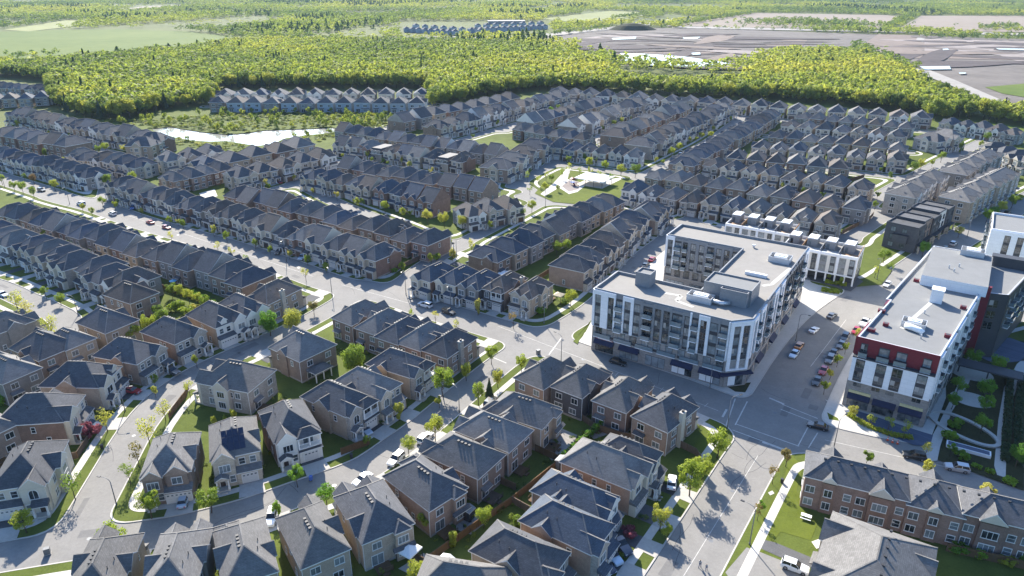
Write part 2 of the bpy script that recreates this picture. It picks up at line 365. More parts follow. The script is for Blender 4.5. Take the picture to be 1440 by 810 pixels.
def band_mesh(X,Y,FS,z,edge_drop=None):
    """surface where every field of FS is <=0 over the survey grid, cut exactly along each zero line; edge_drop adds an upright face along the first."""
    b=MB(); ny,nx=FS[0].shape
    allin=np.ones((ny-1,nx-1),bool); none=np.zeros((ny-1,nx-1),bool)
    for F in FS:
        q=F<=0; c=q[:-1,:-1].astype(int)+q[1:,:-1]+q[:-1,1:]+q[1:,1:]; allin&=c==4; none|=c==0
    for j in range(ny-1):
        idx=np.flatnonzero(allin[j])
        if len(idx)==0: continue
        for r in np.split(idx,np.flatnonzero(np.diff(idx)>1)+1):
            x0,x1=X[j,r[0]],X[j,r[-1]+1]; y0,y1=Y[j,0],Y[j+1,0]
            b.face(((x0,y0,z),(x1,y0,z),(x1,y1,z),(x0,y1,z)))
    jj,ii=np.nonzero(~allin&~none); nf=len(FS)
    for j,i in zip(jj,ii):
        q=[(X[v,u],Y[v,u])+tuple(F[v,u] for F in FS) for v,u in ((j,i),(j,i+1),(j+1,i+1),(j+1,i))]
        for tri in ([q[0],q[1],q[2]],[q[0],q[2],q[3]]):
            P=tri
            for k in range(nf):
                o=[]
                for a,d in zip(P,P[1:]+P[:1]):
                    fa,fd=a[2+k],d[2+k]
                    if fa<=0: o.append(a)
                    if (fa<=0)!=(fd<=0):
                        t=fa/(fa-fd); o.append(tuple(a[w]+(d[w]-a[w])*t for w in range(2+nf)))
                P=o
                if len(P)<3: break
            if len(P)<3: continue
            b.face([(p[0],p[1],z) for p in P])
            if edge_drop is not None:
                for p,r in zip(P,P[1:]+P[:1]):
                    if abs(p[2])<1e-6 and abs(r[2])<1e-6 and hyp(p,r)>1e-4: b.face(((p[0],p[1],z),(r[0],r[1],z),(r[0],r[1],edge_drop),(p[0],p[1],edge_drop)))
    return b
ZR=-.11
SH=[0]
def sheet(name,poly,z,m,px=True,kind='structure'):
    P=[at(*p) for p in poly] if px else poly; SH[0]+=1; z+=.0004*SH[0] if abs(z)<.05 else .013*SH[0]
    b=MB(); b.face([(x,y,z) for x,y in P]); o=b.build(name,m); tag(o,kind=kind); return o
def ellipse(cx,cy,a,bb,rot,n=40):
    return [(cx+a*math.cos(t)*math.cos(rot)-bb*math.sin(t)*math.sin(rot),cy+a*math.cos(t)*math.sin(rot)+bb*math.sin(t)*math.cos(rot)) for t in (2*math.pi*k/n for k in range(n))]
PLAZA_A=[at(*p) for p in [(800,497),(822,470),(838,440),(880,372),(930,340),(950,330),(1120,352),(1140,397),(1185,413),(1213,417),(1180,446),(1150,475),(1118,520),(1086,560),(1040,566),(1020,560),(930,528),(860,505)]]
PLAZA_B=[at(*p) for p in [(1195,640),(1148,600),(1150,566),(1170,520),(1225,440),(1262,420),(1310,402),(1420,440),(1335,560),(1320,645),(1300,650)]]
WATER=[(212,181),(240,178),(262,182),(290,186),(318,189),(345,187),(372,183),(400,182),(430,181),(468,179),(478,182),(462,187),(430,190),(402,194),(384,202),(362,205),(342,202),(318,198),(295,199),(268,197),(240,192),(222,187)]
def build_ground():
    X,Y=make_grid(); D=road_sdf(X,Y); W=poly_sdf(X,Y,[at(*p) for p in WATER])
    s=MB(); s.face([(-9000,-600,-.62),(9000,-600,-.62),(9000,16000,-.62),(-9000,16000,-.62)]); tag(s.build('ground','ground far'),kind='structure')
    tag(band_mesh(X,Y,[.28-D,-W],0).build('lawn_ground','lawn'),kind='structure')
    tag(band_mesh(X,Y,[D],ZR).build('road_surface','asphalt road'),kind='structure')
    tag(band_mesh(X,Y,[-D,D-.28],.03,edge_drop=ZR-.02).build('kerb','kerb concrete'),kind='structure')
    pa=np.minimum(poly_sdf(X,Y,PLAZA_A),poly_sdf(X,Y,PLAZA_B))
    tag(band_mesh(X,Y,[pa,.285-D],.048).build('plaza_pavement','concrete walk'),kind='structure')
    tag(band_mesh(X,Y,[2.5-D,D-4.1,.05-pa],.045).build('pavement','concrete walk'),kind='structure')
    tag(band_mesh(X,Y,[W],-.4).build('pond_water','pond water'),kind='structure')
# ------------------------------------------------------------------ painted lines
def stripe(a,b,w,name='road_marking',m='paint line',z=ZR+.006,px=True):
    A,B=(at(*a),at(*b)) if px else (a,b); d=Vector((B[0]-A[0],B[1]-A[1],0)).normalized(); n=Vector((-d.y,d.x,0))*w/2
    q=MB(); q.face([(A[0]-n.x,A[1]-n.y,z),(B[0]-n.x,B[1]-n.y,z),(B[0]+n.x,B[1]+n.y,z),(A[0]+n.x,A[1]+n.y,z)]); o=q.build(name,m); return tag(o,kind='structure')
def markings():
    for a,b,w in [((925,868),(1066,640),.11),((1034,560),(1021,598),.28),((1051,564),(1034,597),.28),((1036,596),(1124,627),.24),((1030,604),(1106,632),.24),
        ((1072,621),(1100,631),.55),((1122,627),(1138,597),.24),((1137,629),(1150,608),.24),((1016,586),(1022,575),.5),((1082,559),(1103,568),.5),((1100,568),(1150,588),.24),((1098,575),(1142,592),.24),
        ((700,458),(1010,577),.13),((150,293),(440,388),.13),((480,400),(660,449),.13),((1160,618),(1420,676),.13),((688,500),(712,510),.3),((772,498),(790,474),.3),((1140,515),(1190,449),.13)]: stripe(a,b,w)
    for k in range(7):   # parking bay ticks along the main road
        p=(870+k*21,523+k*7.2); stripe(p,(p[0]-5,p[1]+5),.12)
def wear():
    rn=random.Random(31)
    for nm,k in (('main',16),('cresc',8),('court',12),('avenue',9),('plaza_street',6),('lane',4),('left_street',4)):
        h,P=ROAD[nm]; P=[p for p in P if 60<p[1]<270 and abs(p[0])<p[1]*.75+10]
        if len(P)<3: continue
        for q in range(k):
            i=rn.randrange(len(P)-1); a,b=P[i],P[i+1]; L=hyp(a,b) or 1; d=((b[0]-a[0])/L,(b[1]-a[1])/L); n=(-d[1],d[0]); o=rn.uniform(-h*.75,h*.75)
            c=(a[0]+n[0]*o,a[1]+n[1]*o)
            if rn.random()<.4:
                u,v=rn.uniform(1,3.5),rn.uniform(.5,1.3); Q=[(c[0]+d[0]*s*u+n[0]*t*v,c[1]+d[1]*s*u+n[1]*t*v) for s,t in((-1,-1),(1,-1),(1,1),(-1,1))]
                b_=MB(); b_.face([(x,y,ZR+.003) for x,y in Q]); tag(b_.build('road_patch','asphalt patch'),kind='structure')
            else:
                w=.035; m=rn.randint(5,9); ax=d if rn.random()<.6 else n; st=rn.uniform(1,2); pt=[c]; ang=math.atan2(ax[1],ax[0])
                for _ in range(m): ang+=rn.uniform(-.3,.3); pt.append((pt[-1][0]+math.cos(ang)*st,pt[-1][1]+math.sin(ang)*st))
                pt=[p for p in pt if float(road_sdf(np.array([p[0]]),np.array([p[1]]))[0])<-.2]
                b_=MB()
                for p,r in zip(pt,pt[1:]):
                    l=hyp(p,r) or 1; e=(-(r[1]-p[1])/l*w,(r[0]-p[0])/l*w); b_.face(((p[0]-e[0],p[1]-e[1],ZR+.0045),(r[0]-e[0],r[1]-e[1],ZR+.0045),(r[0]+e[0],r[1]+e[1],ZR+.0045),(p[0]+e[0],p[1]+e[1],ZR+.0045)))
                if b_.f: tag(b_.build('road_crack_seal','tar seal'),kind='structure')
# ------------------------------------------------------------------ land beyond the streets
SITE=[(735,53),(800,47),(870,38),(1020,41),(1440,55),(1800,66),(1800,190),(1440,160),(1340,120),(1270,92),(1215,66),(1150,66),(1080,78),(1030,96),(880,92),(858,78),(800,64)]
F1=[(-90,108),(-90,47),(80,42),(170,41),(262,44),(330,52),(285,62),(190,70),(110,78),(0,92)]
FR1=[(945,35),(1060,18),(1245,21),(1275,24),(1250,41),(1000,38)]
FR2=[(1258,43),(1296,22),(1440,22),(1620,24),(1620,47)]
F2=[(5,42),(95,28),(145,30),(95,38),(40,44)]
F3=[(140,18),(200,9),(270,6),(272,10),(190,17)]
F4=[(760,26),(860,15),(925,18),(880,27),(800,31)]
FARF=[F1,FR1,FR2,F2,F3,F4]
def build_far():
    for nm,P,m,z in (('field',F1,'field green',-.1),('field',FR1,'field tan',-.1),('field',FR2,'field tan',-.1),('field',F2,'field pale',-.1),('field',F3,'field tan',-.1),('field',F4,'field pale',-.1),
        ('construction_land',SITE,'bare earth',-.1),
        ('earthwork_patch',[(760,62),(870,47),(900,50),(820,66)],'bare earth pale',.1),('earthwork_patch',[(1075,63),(1110,54),(1135,57),(1128,66),(1090,68)],'bare earth red',.1),
        ('earthwork_patch',[(1215,62),(1235,48),(1300,50),(1310,66),(1270,82),(1235,78)],'bare earth red',.1),('earthwork_patch',[(1300,54),(1440,58),(1600,66),(1600,80),(1440,78),(1300,74)],'bare earth pale',.1),
        ('earthwork_patch',[(960,82),(1100,68),(1180,60),(1180,64),(1090,80),(1030,93)],'bare earth',.1),('earthwork_patch',[(1285,82),(1600,88),(1600,84),(1285,78)],'bare earth red',.25),
        ('haul_road',[(938,37),(960,26),(975,26),(955,38)],'gravel track',.3),('haul_road',[(590,51),(690,52),(760,48),(860,38),(930,28),(965,24),(960,27),(930,33),(870,41),(765,52),(690,55)],'gravel track',.3),
        ('haul_road',[(945,37),(1440,47),(1800,56),(1800,59),(1440,50),(945,39.5)],'gravel track',.3),
        ('dirt_track',[(1270,88),(1300,96),(1345,114),(1400,138),(1470,165),(1470,176),(1395,146),(1335,120),(1285,101)],'gravel track',.3),
        ('dirt_track',[(1288,56),(1296,46),(1304,46),(1298,60)],'gravel track',.3),
        ('grass_bank',[(1285,114),(1322,116),(1400,152),(1470,180),(1470,195),(1345,165),(1310,150)],'field green',.1),('grass_bank',[(1385,123),(1440,118),(1560,120),(1560,148),(1440,137),(1410,132)],'field green',.1)):
        sheet(nm,P,z,m)
    rn=random.Random(21)
    for _ in range(70):          # stripped, graded and wheel-marked ground on the construction land
        px,py=rn.uniform(800,1500),rn.uniform(48,92)
        if not inpoly(px,py,SITE): continue
        x,y=at(px,py); a,b_=rn.uniform(25,150),rn.uniform(6,30); rot=rn.choice((R(-5),R(12),R(-32),R(57)))+rn.uniform(-.1,.1); n=16; ph=rn.random()*6
        P=[(x+(a*math.cos(t)*(1+.25*math.sin(3*t+ph)))*math.cos(rot)-b_*math.sin(t)*(1+.3*math.cos(2*t+ph))*math.sin(rot),y+a*math.cos(t)*(1+.25*math.sin(3*t+ph))*math.sin(rot)+b_*math.sin(t)*(1+.3*math.cos(2*t+ph))*math.cos(rot)) for t in (6.2832*k/n for k in range(n))]
        sheet('earthwork_patch',P,.1,rn.choice(('bare earth','bare earth red','bare earth pale','bare earth dark','bare earth dark')),px=False)
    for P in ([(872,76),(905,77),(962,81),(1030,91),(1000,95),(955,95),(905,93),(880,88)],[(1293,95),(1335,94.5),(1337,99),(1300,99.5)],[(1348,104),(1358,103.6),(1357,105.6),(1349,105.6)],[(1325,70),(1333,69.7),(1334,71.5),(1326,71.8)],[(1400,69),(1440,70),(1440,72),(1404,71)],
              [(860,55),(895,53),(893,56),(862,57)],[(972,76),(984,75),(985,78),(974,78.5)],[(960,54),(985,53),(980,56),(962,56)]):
        sheet('site_pond_water',P,.4,'silt and glare water')
    # spoil heap
    b=MB(); c=at(890,42); n=24
    for r0,z0,r1,z1 in ((30,0,19,8),(19,8,9,12),(9,12,.1,13)):
        for k in range(n):
            f=lambda r,z,q:(c[0]+r*1.6*math.cos(q)*(1+.1*math.sin(3*q)),c[1]+r*.9*math.sin(q),z)
            a0,a1=2*math.pi*k/n,2*math.pi*(k+1)/n; b.face((f(r0,z0,a0),f(r0,z0,a1),f(r1,z1,a1),f(r1,z1,a0)))
    tag(b.build('spoil_heap','dark bed'),kind='structure')
# ------------------------------------------------------------------ windows, doors
WM={}
def window_mesh(w,h,div=2,style='white',rows=1):
    """frame and sill (slot 0), panes (slot 1); stands proud of the wall it is hung on, facing -y"""
    k=(w,h,div,style,rows)
    if k in WM: return WM[k]
    b=MB(); f=.09; x=w/2
    b.box(-x-f,x+f,-.07,0,h,h+f*1.6); b.box(-x-f-.04,x+f+.04,-.12,0,-f*1.4,0)
    b.box(-x-f,-x,-.07,0,0,h); b.box(x,x+f,-.07,0,0,h)
    for i in range(1,div): c=-x+w*i/div; b.box(c-.035,c+.035,-.06,0,0,h)
    for j in range(1,rows): c=h*j/rows; b.box(-x,x,-.055,0,c-.03,c+.03)
    b.box(-x,x,-.03,0,0,h,1)
    WM[k]=b.mesh('window',['white trim' if style=='white' else 'dark trim','window glass']); return WM[k]
def arch_mesh(w,h):
    k=('arch',w,h)
    if k in WM: return WM[k]
    b=MB(); x=w/2; n=10; A=[(x*math.cos(math.pi*i/n),h-x+x*math.sin(math.pi*i/n)) for i in range(n+1)]
    o=[(1.13*a,(c-(h-x))*1.13+h-x) for a,c in A]
    b.face([(-x,-.03,0),(x,-.03,0)]+[(a,-.03,c) for a,c in A],1)
    for i in range(n):
        b.face([(A[i][0],-.07,A[i][1]),(o[i][0],-.07,o[i][1]),(o[i+1][0],-.07,o[i+1][1]),(A[i+1][0],-.07,A[i+1][1])]); b.face([(o[i][0],-.07,o[i][1]),(o[i][0],0,o[i][1]),(o[i+1][0],0,o[i+1][1]),(o[i+1][0],-.07,o[i+1][1])])
    b.box(-x-.1,-x,-.07,0,0,h-x); b.box(x,x+.1,-.07,0,0,h-x); b.box(-x-.14,x+.14,-.12,0,-.12,0); b.box(-.03,.03,-.06,0,0,h)
    WM[k]=b.mesh('window',['white trim','window glass']); return WM[k]
def patio_mesh():
    return window_mesh(2.1,2.1,2)
def garage_mesh(w,h=2.2):
    k=('g',w)
    if k in WM: return WM[k]
    b=MB(); b.box(-w/2,w/2,-.03,0,0,h)
    for j in range(4): b.box(-w/2+.08,w/2-.08,-.06,-.03,.06+j*h/4,h/4-.05+j*h/4)
    b.box(-w/2-.1,-w/2,-.08,0,0,h+.1,1); b.box(w/2,w/2+.1,-.08,0,0,h+.1,1); b.box(-w/2,w/2,-.08,0,h,h+.1,1)
    n=max(2,int(w/.7))
    for i in range(n): c=-w/2+w*(i+.5)/n; b.box(c-.2,c+.2,-.068,-.06,h*.78,h*.92,2)
    WM[k]=b.mesh('garage_door',['garage white','white trim','window glass']); return WM[k]
def door_mesh():
    if 'd' in WM: return WM['d']
    b=MB(); b.box(-.5,.5,-.05,0,0,2.15); b.box(-.35,.35,-.07,-.05,1.1,1.95,2); b.box(-.6,-.5,-.08,0,0,2.25,1); b.box(.5,.6,-.08,0,0,2.25,1); b.box(-.5,.5,-.08,0,2.15,2.25,1); b.box(.36,.42,-.12,-.05,1,1.12,1)
    WM['d']=b.mesh('front_door',['door dark','white trim','window glass']); return WM['d']
def rail_mesh(w):
    b=MB(); b.box(-w/2,w/2,-.05,.05,1.0,1.1); b.box(-w/2,w/2,-.04,.04,.08,.16)
    n=int(w/.28)
    for i in range(n+1): c=-w/2+w*i/n; b.box(c-.035,c+.035,-.035,.035,.16,1.0)
    return b
# ------------------------------------------------------------------ roofs: slot 0 shingle, 1 fascia, 2 gable face, 3 ridge caps
def hip(b,x0,x1,y0,y1,z,tan,oh=.38,fas=.2,flat=None):
    x0-=oh;x1+=oh;y0-=oh;y1+=oh; w,d=x1-x0,y1-y0; z1=z+fas
    b.box(x0,x1,y0,y1,z,z1,1,skip='t')
    if flat:      # truncated: flat top
        i=flat/tan; a=(x0+i,x1-i,y0+i,y1-i); zt=z1+flat
        C=[(x0,y0,z1),(x1,y0,z1),(x1,y1,z1),(x0,y1,z1)];T=[(a[0],a[2],zt),(a[1],a[2],zt),(a[1],a[3],zt),(a[0],a[3],zt)]
        for k in range(4): b.face((C[k],C[(k+1)%4],T[(k+1)%4],T[k]),0)
        b.face(T,4); return zt
    if d>=w:
        h=w/2*tan; A=((x0+x1)/2,y0+w/2,z1+h); B=((x0+x1)/2,y1-w/2,z1+h)
        c=[(x0,y0,z1),(x1,y0,z1),(x1,y1,z1),(x0,y1,z1)]
        b.face((c[0],c[1],A),0); b.face((c[1],c[2],B,A),0); b.face((c[2],c[3],B),0); b.face((c[3],c[0],A,B),0)
        H=[(c[0],A),(c[1],A),(c[2],B),(c[3],B),(A,B)]
    else:
        h=d/2*tan; A=(x0+d/2,(y0+y1)/2,z1+h); B=(x1-d/2,(y0+y1)/2,z1+h)
        c=[(x0,y0,z1),(x1,y0,z1),(x1,y1,z1),(x0,y1,z1)]
        b.face((c[0],c[1],B,A),0); b.face((c[1],c[2],B),0); b.face((c[2],c[3],A,B),0); b.face((c[3],c[0],A),0)
        H=[(c[0],A),(c[3],A),(c[1],B),(c[2],B),(A,B)]
    for p,q in H:
        P,Q=Vector(p),Vector(q)
        if (P-Q).length<.3: continue
        dv=(Q-P).normalized(); s=dv.cross(Vector((0,0,1))).normalized()*.13; u=Vector((0,0,.035)); 
        b.face((P-s+u*.2,P+s+u*.2,Q+s+u*.2,Q-s+u*.2),3)
    return z1+h
def gable(b,x0,x1,yf,yb,z,tan,oh=.3,fas=.18):
    """ridge along y, gable face at yf"""
    x0-=oh;x1+=oh;yf-=oh; xc=(x0+x1)/2; z1=z+fas; h=(x1-x0)/2*tan; t=z1+h
    b.face(((x0,yf,z),(x1,yf,z),(x1,yf,z1),(xc,yf,t),(x0,yf,z1)),2)
    b.face(((x1,yf,z1),(x1,yb,z1),(xc,yb,t),(xc,yf,t)),0); b.face(((x0,yb,z1),(x0,yf,z1),(xc,yf,t),(xc,yb,t)),0)
    b.face(((x0,yf,z),(x0,yb,z),(x1,yb,z),(x1,yf,z)),1); b.face(((x1,yf,z),(x1,yb,z),(x1,yb,z1),(x1,yf,z1)),1); b.face(((x0,yb,z),(x0,yf,z),(x0,yf,z1),(x0,yb,z1)),1)
    b.face(((x0,yb,z),(x0,yb,z1),(xc,yb,t),(x1,yb,z1),(x1,yb,z)),2)
    e=.006; q=.2                                        # rake boards
    for a in (x0,x1):
        b.face(((a,yf-e,z1-.02),(a,yf-e,z1+.02),(xc,yf-e,t),(xc,yf-e,t-q*1.2)),1)
    b.face(((xc-.12,yf,t+.008),(xc+.12,yf,t+.008),(xc+.12,yb,t+.008),(xc-.12,yb,t+.008)),3)
    return t
def gable_x(b,x0,x1,y0,y1,z,tan,oh=.3,fas=.18):
    s=len(b.v); w=x1-x0; d=y1-y0
    t=gable(b,y0,y1,x0,x1,z,tan,oh,fas); 
    for i in range(s,len(b.v)):
        x,y,zz=b.v[i]; b.v[i]=(y,x,zz)
    return t
def lean(b,x0,x1,yf,yb,z0,z1,m=0,th=.16):
    """lean-to roof rising from the front edge yf (z0) to yb (z1)"""
    b.face(((x0,yf,z0+th),(x1,yf,z0+th),(x1,yb,z1+th),(x0,yb,z1+th)),m)
    b.face(((x0,yf,z0),(x0,yb,z0),(x1,yb,z0),(x1,yf,z0)),1); b.face(((x0,yf,z0),(x1,yf,z0),(x1,yf,z0+th),(x0,yf,z0+th)),1)
    b.face(((x1,yf,z0),(x1,yb,z0),(x1,yb,z1+th),(x1,yf,z0+th)),m); b.face(((x0,yb,z0),(x0,yf,z0),(x0,yf,z0+th),(x0,yb,z1+th)),m)
# ------------------------------------------------------------------ a house; local frame: front faces -y, z=0 at the ground
RS=('roof charcoal','white trim','stone beige','roof grey','roof membrane')
def make_house(w=9.6,d=14,he=6.2,tan=.80,style='gable',flip=1,near=True,main='hip',rearbay=False,balcony=False,chimney=False,solar=False,sidebay=False,seed=0,
               wall='brick brown',front='stone beige',roof='roof charcoal',cap='roof grey',garage='garage white',detail=2,turret=False,garage_on=True,corner=False,name='house',rearporch=False,wing=None):
    rn=random.Random(seed); root=empty(name)
    f=flip; fx=lambda x:x*f
    def bx(b,x0,x1,*a,**k):
        if f<0: x0,x1=-x1,-x0
        b.box(x0,x1,*a,**k)
    def gb(b,x0,x1,*a,**k):
        if f<0: x0,x1=-x1,-x0
        return gable(b,x0,x1,*a,**k)
    def hp(b,x0,x1,*a,**k):
        if f<0: x0,x1=-x1,-x0
        return hip(b,x0,x1,*a,**k)
    yf=-d/2; p=1.0+.3*rn.random()
    W=MB(); 
    # main body: sides and rear in the wall material (0), front in the facing (1)
    W.box(-w/2,w/2,yf,d/2,0,he,0,skip='f'); W.face(((-w/2,yf,0),(w/2,yf,0),(w/2,yf,he),(-w/2,yf,he)),1)
    W.box(-w/2-.05,w/2+.05,yf+.3,d/2+.05,0,.5,2)
    b0,b1=-w/2+.25,-w/2+w*(.46 if style!='double' else .42)         # bay over the entry
    g0,g1=b1+.05,w/2-.1                                              # garage side
    if style!='flat': bx(W,b0,b1,yf-p,yf+.05,0,he,1)
    gp=1.3
    if garage_on: bx(W,g0,g1,yf-gp,yf+.05,0,2.75,1)
    Rf=MB(); rz=None
    if main=='hip': rz=hip(Rf,-w/2,w/2,yf,d/2,he,tan)
    elif main=='mansard': rz=hip(Rf,-w/2,w/2,yf,d/2,he-1.9,2.6,flat=2.9)
    else: rz=gable_x(Rf,-w/2,w/2,yf,d/2,he,tan*.95,oh=.35)
    bw=b1-b0; run=lambda ww:(ww/2+.3)*(tan+.12)/tan+.9
    if style in('gable','double','dormer'):
        gb(Rf,b0,b1,yf-p,yf+run(bw),he,tan+.12)
    elif style=='hip': hp(Rf,b0,b1,yf-p,yf+bw*.9,he,tan)
    if style=='double':
        c0,c1=g0+.5,g1-.4; bx(W,c0,c1,yf-.45,yf+.05,2.9,he,1); gb(Rf,c0,c1,yf-.45,yf+run(c1-c0),he,tan+.05)
    if style=='dormer':
        c0=(g0+g1)/2-.9; c1=c0+1.8; bx(W,c0,c1,yf-.1,yf+1.5,he-.4,he+1.3,1); gb(Rf,c0,c1,yf-.1,yf+3.2,he+1.3,.9,oh=.2)
    if rearbay:
        q0,q1=-w/2+.9,-w/2+3.7; W.box(q0,q1,d/2-.05,d/2+.9,0,he,0); gm=MB(); hip(gm,q0,q1,d/2-2.2,d/2+.9,he,tan,oh=.25)
        Rf.v_off=len(Rf.v); i=len(Rf.v); Rf.v+=gm.v; Rf.f+=[tuple(i+a for a in q) for q in gm.f]; Rf.m+=gm.m
    if turret:
        n=8; tr=1.9; cx=fx(-w/2+.9); P=[(cx+tr*math.cos(2*math.pi*(k+.5)/n),yf-.2+tr*math.sin(2*math.pi*(k+.5)/n)) for k in range(n)]
        W.prism(P,0,he,1); P2=[(cx+(tr+.35)*math.cos(2*math.pi*(k+.5)/n),yf-.2+(tr+.35)*math.sin(2*math.pi*(k+.5)/n)) for k in range(n)]
        for k in range(n): Rf.face(((*P2[k],he),(*P2[(k+1)%n],he),(cx,yf-.2,he+3.1)),0)
    if (detail>=2 and not corner) or (wing is not None):
        for sx in ((1,-1) if rn.random()<.35 else (rn.choice((1,-1)),)):
            if wing: sx=wing
            yw=rn.uniform(-d*.12,d*.2); hw=rn.uniform(1.6,2.4); pr=rn.uniform(.25,.6); g=MB(); g.box(-hw,hw,-pr,.05,0,he,0); q=MB(); gable(q,-hw,hw,-pr,(hw+.3)*1.15+.8,he,tan*1.05,oh=.25)
            Mx=Matrix.Translation((sx*w/2,yw,0))@Matrix.Rotation(R(90)*sx,4,'Z')
            for mb,dst,mp in ((g,W,{0:0}),(q,Rf,{0:0,1:1,2:5,3:3})):
                mb.xf(Mx); i=len(dst.v); dst.v+=mb.v; dst.f+=[tuple(i+a for a in f_) for f_ in mb.f]; dst.m+=[mp[k] for k in mb.m]
    wo=W.build('wall',[wall,front,'stone grey'],root)
    ro=Rf.build('roof',[roof,'white trim',front,cap,'roof membrane',wall],root)
    # porch and garage roofs
    if garage_on:
        b=MB(); lean(b,*( (g0-.05,g1+.2) if f>0 else (-g1-.2,-g0+.05)),yf-gp-.35,yf+.02,2.78,3.5); b.build('garage_roof',[roof,'white trim'],root)
        gw=4.7 if g1-g0>4.9 else min(3.0,g1-g0-.5)
        link('garage_door',garage_mesh(gw),root,(fx((g0+g1)/2),yf-gp,.05))
    pf=yf-p-1.5
    px0,px1=(b0-.1,b0+bw*.62) if style!='flat' else (b0,b1)
    b=MB()
    if f<0: q0,q1=-px1,-px0
    else: q0,q1=px0,px1
    if rn.random()<.5 or style=='flat': lean(b,q0-.15,q1+.15,pf-.2,yf-p+.02,2.7,3.4)
    else: gable(b,q0,q1,pf,yf-p+.02,2.75,.6,oh=.15)
    b.build('porch_roof',[roof,'white trim',front,cap],root)
    b=MB(); b.box(q0,q1,pf,yf-p-.004,0,.45); b.box((q0+q1)/2-.7,(q0+q1)/2+.7,pf-.6,pf-.004,0,.22); b.build('porch_floor','concrete apron',root)
    cm=MB(); cm.box(-.14,.14,-.14,.14,.45,2.72); cm.box(-.2,.2,-.2,.2,.452,1.1)
    cme=cm.mesh('porch_column',['white trim']); 
    for cx in (q0+.2,q1-.2): link('porch_column',cme,root,(cx,pf+.2,0))
    link('front_door',door_mesh(),root,((q0+q1)/2,yf-p,.45))
    # windows
    def win(x,y,z,rz,mw): return link('window',mw,root,(x,y,z),rz)
    lab=(1.8,1.5,2)
    if style!='flat':
        win(fx((b0+b1)/2),yf-p,3.75,0,arch_mesh(1.5,2.0) if rn.random()<.3 else window_mesh(2.0,1.55,3 if rn.random()<.5 else 2))
        win(fx(b1-bw*.2),yf-p,1.05,0,window_mesh(1.0,1.5,1,'white',2))
    if balcony:
        s=MB(); s.box(-(g1-g0)/2,(g1-g0)/2,-gp-.25,.0,3.55,3.7); s.build('balcony_floor','white trim',root,(fx((g0+g1)/2),yf,0))
        rail_mesh(g1-g0).build('balcony_railing','white trim',root,(fx((g0+g1)/2),yf-gp-.18,3.7))
        hipb=MB(); hip(hipb,-(g1-g0)/2,(g1-g0)/2,-gp-.2,1.6,he-.02,tan,oh=.25); hipb.build('balcony_roof',[roof,'white trim',front,cap],root,(fx((g0+g1)/2),yf,0))
        pm=MB(); pm.box(-.13,.13,-.13,.13,3.7,he)
        me=pm.mesh('balcony_post',['white trim'])
        for cx in (g0+.15,(g0+g1)/2,g1-.15): link('balcony_post',me,root,(fx(cx),yf-gp-.05,0))
        win(fx((g0+g1)/2),yf,3.75,0,window_mesh(2.1,2.1,2))
    elif style=='double':
        win(fx((g0+g1)/2),yf-.45,4.0,0,window_mesh(1.8,1.4,2))
    elif style=='flat':
        for c in (-w*.27,w*.02,w*.3): win(fx(c),yf-.44,4.75,0,window_mesh(1.3,1.5,1,'white',2))
        win(fx(w*-.1),yf,1.0,0,window_mesh(1.3,1.4,2))
    else:
        if g1-g0>4.4:
            for c in (.28,.72): win(fx(g0+(g1-g0)*c),yf,4.0,0,window_mesh(1.1,1.4,1,'white',2))
        else: win(fx((g0+g1)/2),yf,4.0,0,window_mesh(1.7,1.4,2))
    # rear
    if rearbay:
        win(-w/2+2.3,d/2+.9,3.8,math.pi,window_mesh(1.9,1.4,3)); win(-w/2+2.3,d/2+.9,1.0,math.pi,window_mesh(1.9,1.6,3)); 
        b=MB(); lean(b,-2.1,2.1,-.75,0,2.6,3.1); b.build('rear_awning_roof',[roof,'white trim'],root,(-w/2+2.3,d/2+.9,0),math.pi)
    else: win(-w*.27,d/2,3.9,math.pi,window_mesh(1.6,1.35,2))
    win(w*.24,d/2,3.9,math.pi,window_mesh(1.6,1.35,2)); win(w*.25,d/2,.5,math.pi,patio_mesh())
    if not rearbay: win(-w*.22,d/2,1.1,math.pi,window_mesh(1.7,1.3,2))
    if rn.random()<.6 and not rearbay:
        b=MB(); lean(b,-1.4,1.4,-1.1,0,2.65,3.15); b.build('rear_awning_roof',[roof,'white trim'],root,(w*.25,d/2,0),math.pi)
    if rearporch:
        b=MB(); hip(b,-2.6,2.6,-3.2,.3,2.7,.5,oh=.25); b.build('rear_porch_roof',[roof,'white trim',front,cap],root,(w*.1,d/2,0),math.pi)
        pm=MB(); pm.box(-.12,.12,-.12,.12,0,2.7); me=pm.mesh('porch_column',['white trim'])
        for cx in (-2.4,0,2.4): link('porch_column',me,root,(w*.1+cx,d/2+3.0,0))
    if detail>=2 and not rearporch and rn.random()<.75:
        b=MB(); dw,dd=rn.uniform(2.6,4.2),rn.uniform(2.2,3.0); b.box(-dw/2,dw/2,-dd,0,.36,.45); [b.box(x-.05,x+.05,-dd,-dd+.08,0,1.35) for x in (-dw/2+.06,dw/2-.06,0)]; b.box(-dw/2,dw/2,-dd+.01,-dd+.06,1.25,1.33); b.box(-.6,.6,-dd-.6,-dd-.004,0,.2); b.build('deck','wood fence',root,(w*.2,d/2,0),math.pi)
    # sides
    sw=window_mesh(.8,1.3,1,'white',2); n=3 if detail>=2 else 1
    for sx,rz in ((1,R(90)),(-1,R(-90))):
        for k in range(n):
            y=-d*.3+d*.62*(k+rn.uniform(.1,.6))/n; win(sx*w/2,y,rn.choice((3.9,3.9,1.2)),rz,sw)
        if corner:
            for y in (-d*.28,-d*.02,d*.25): win(sx*w/2,y,1.1,rz,window_mesh(1.6,1.5,2)); win(sx*w/2,y+.3,3.9,rz,window_mesh(1.3,1.4,2))
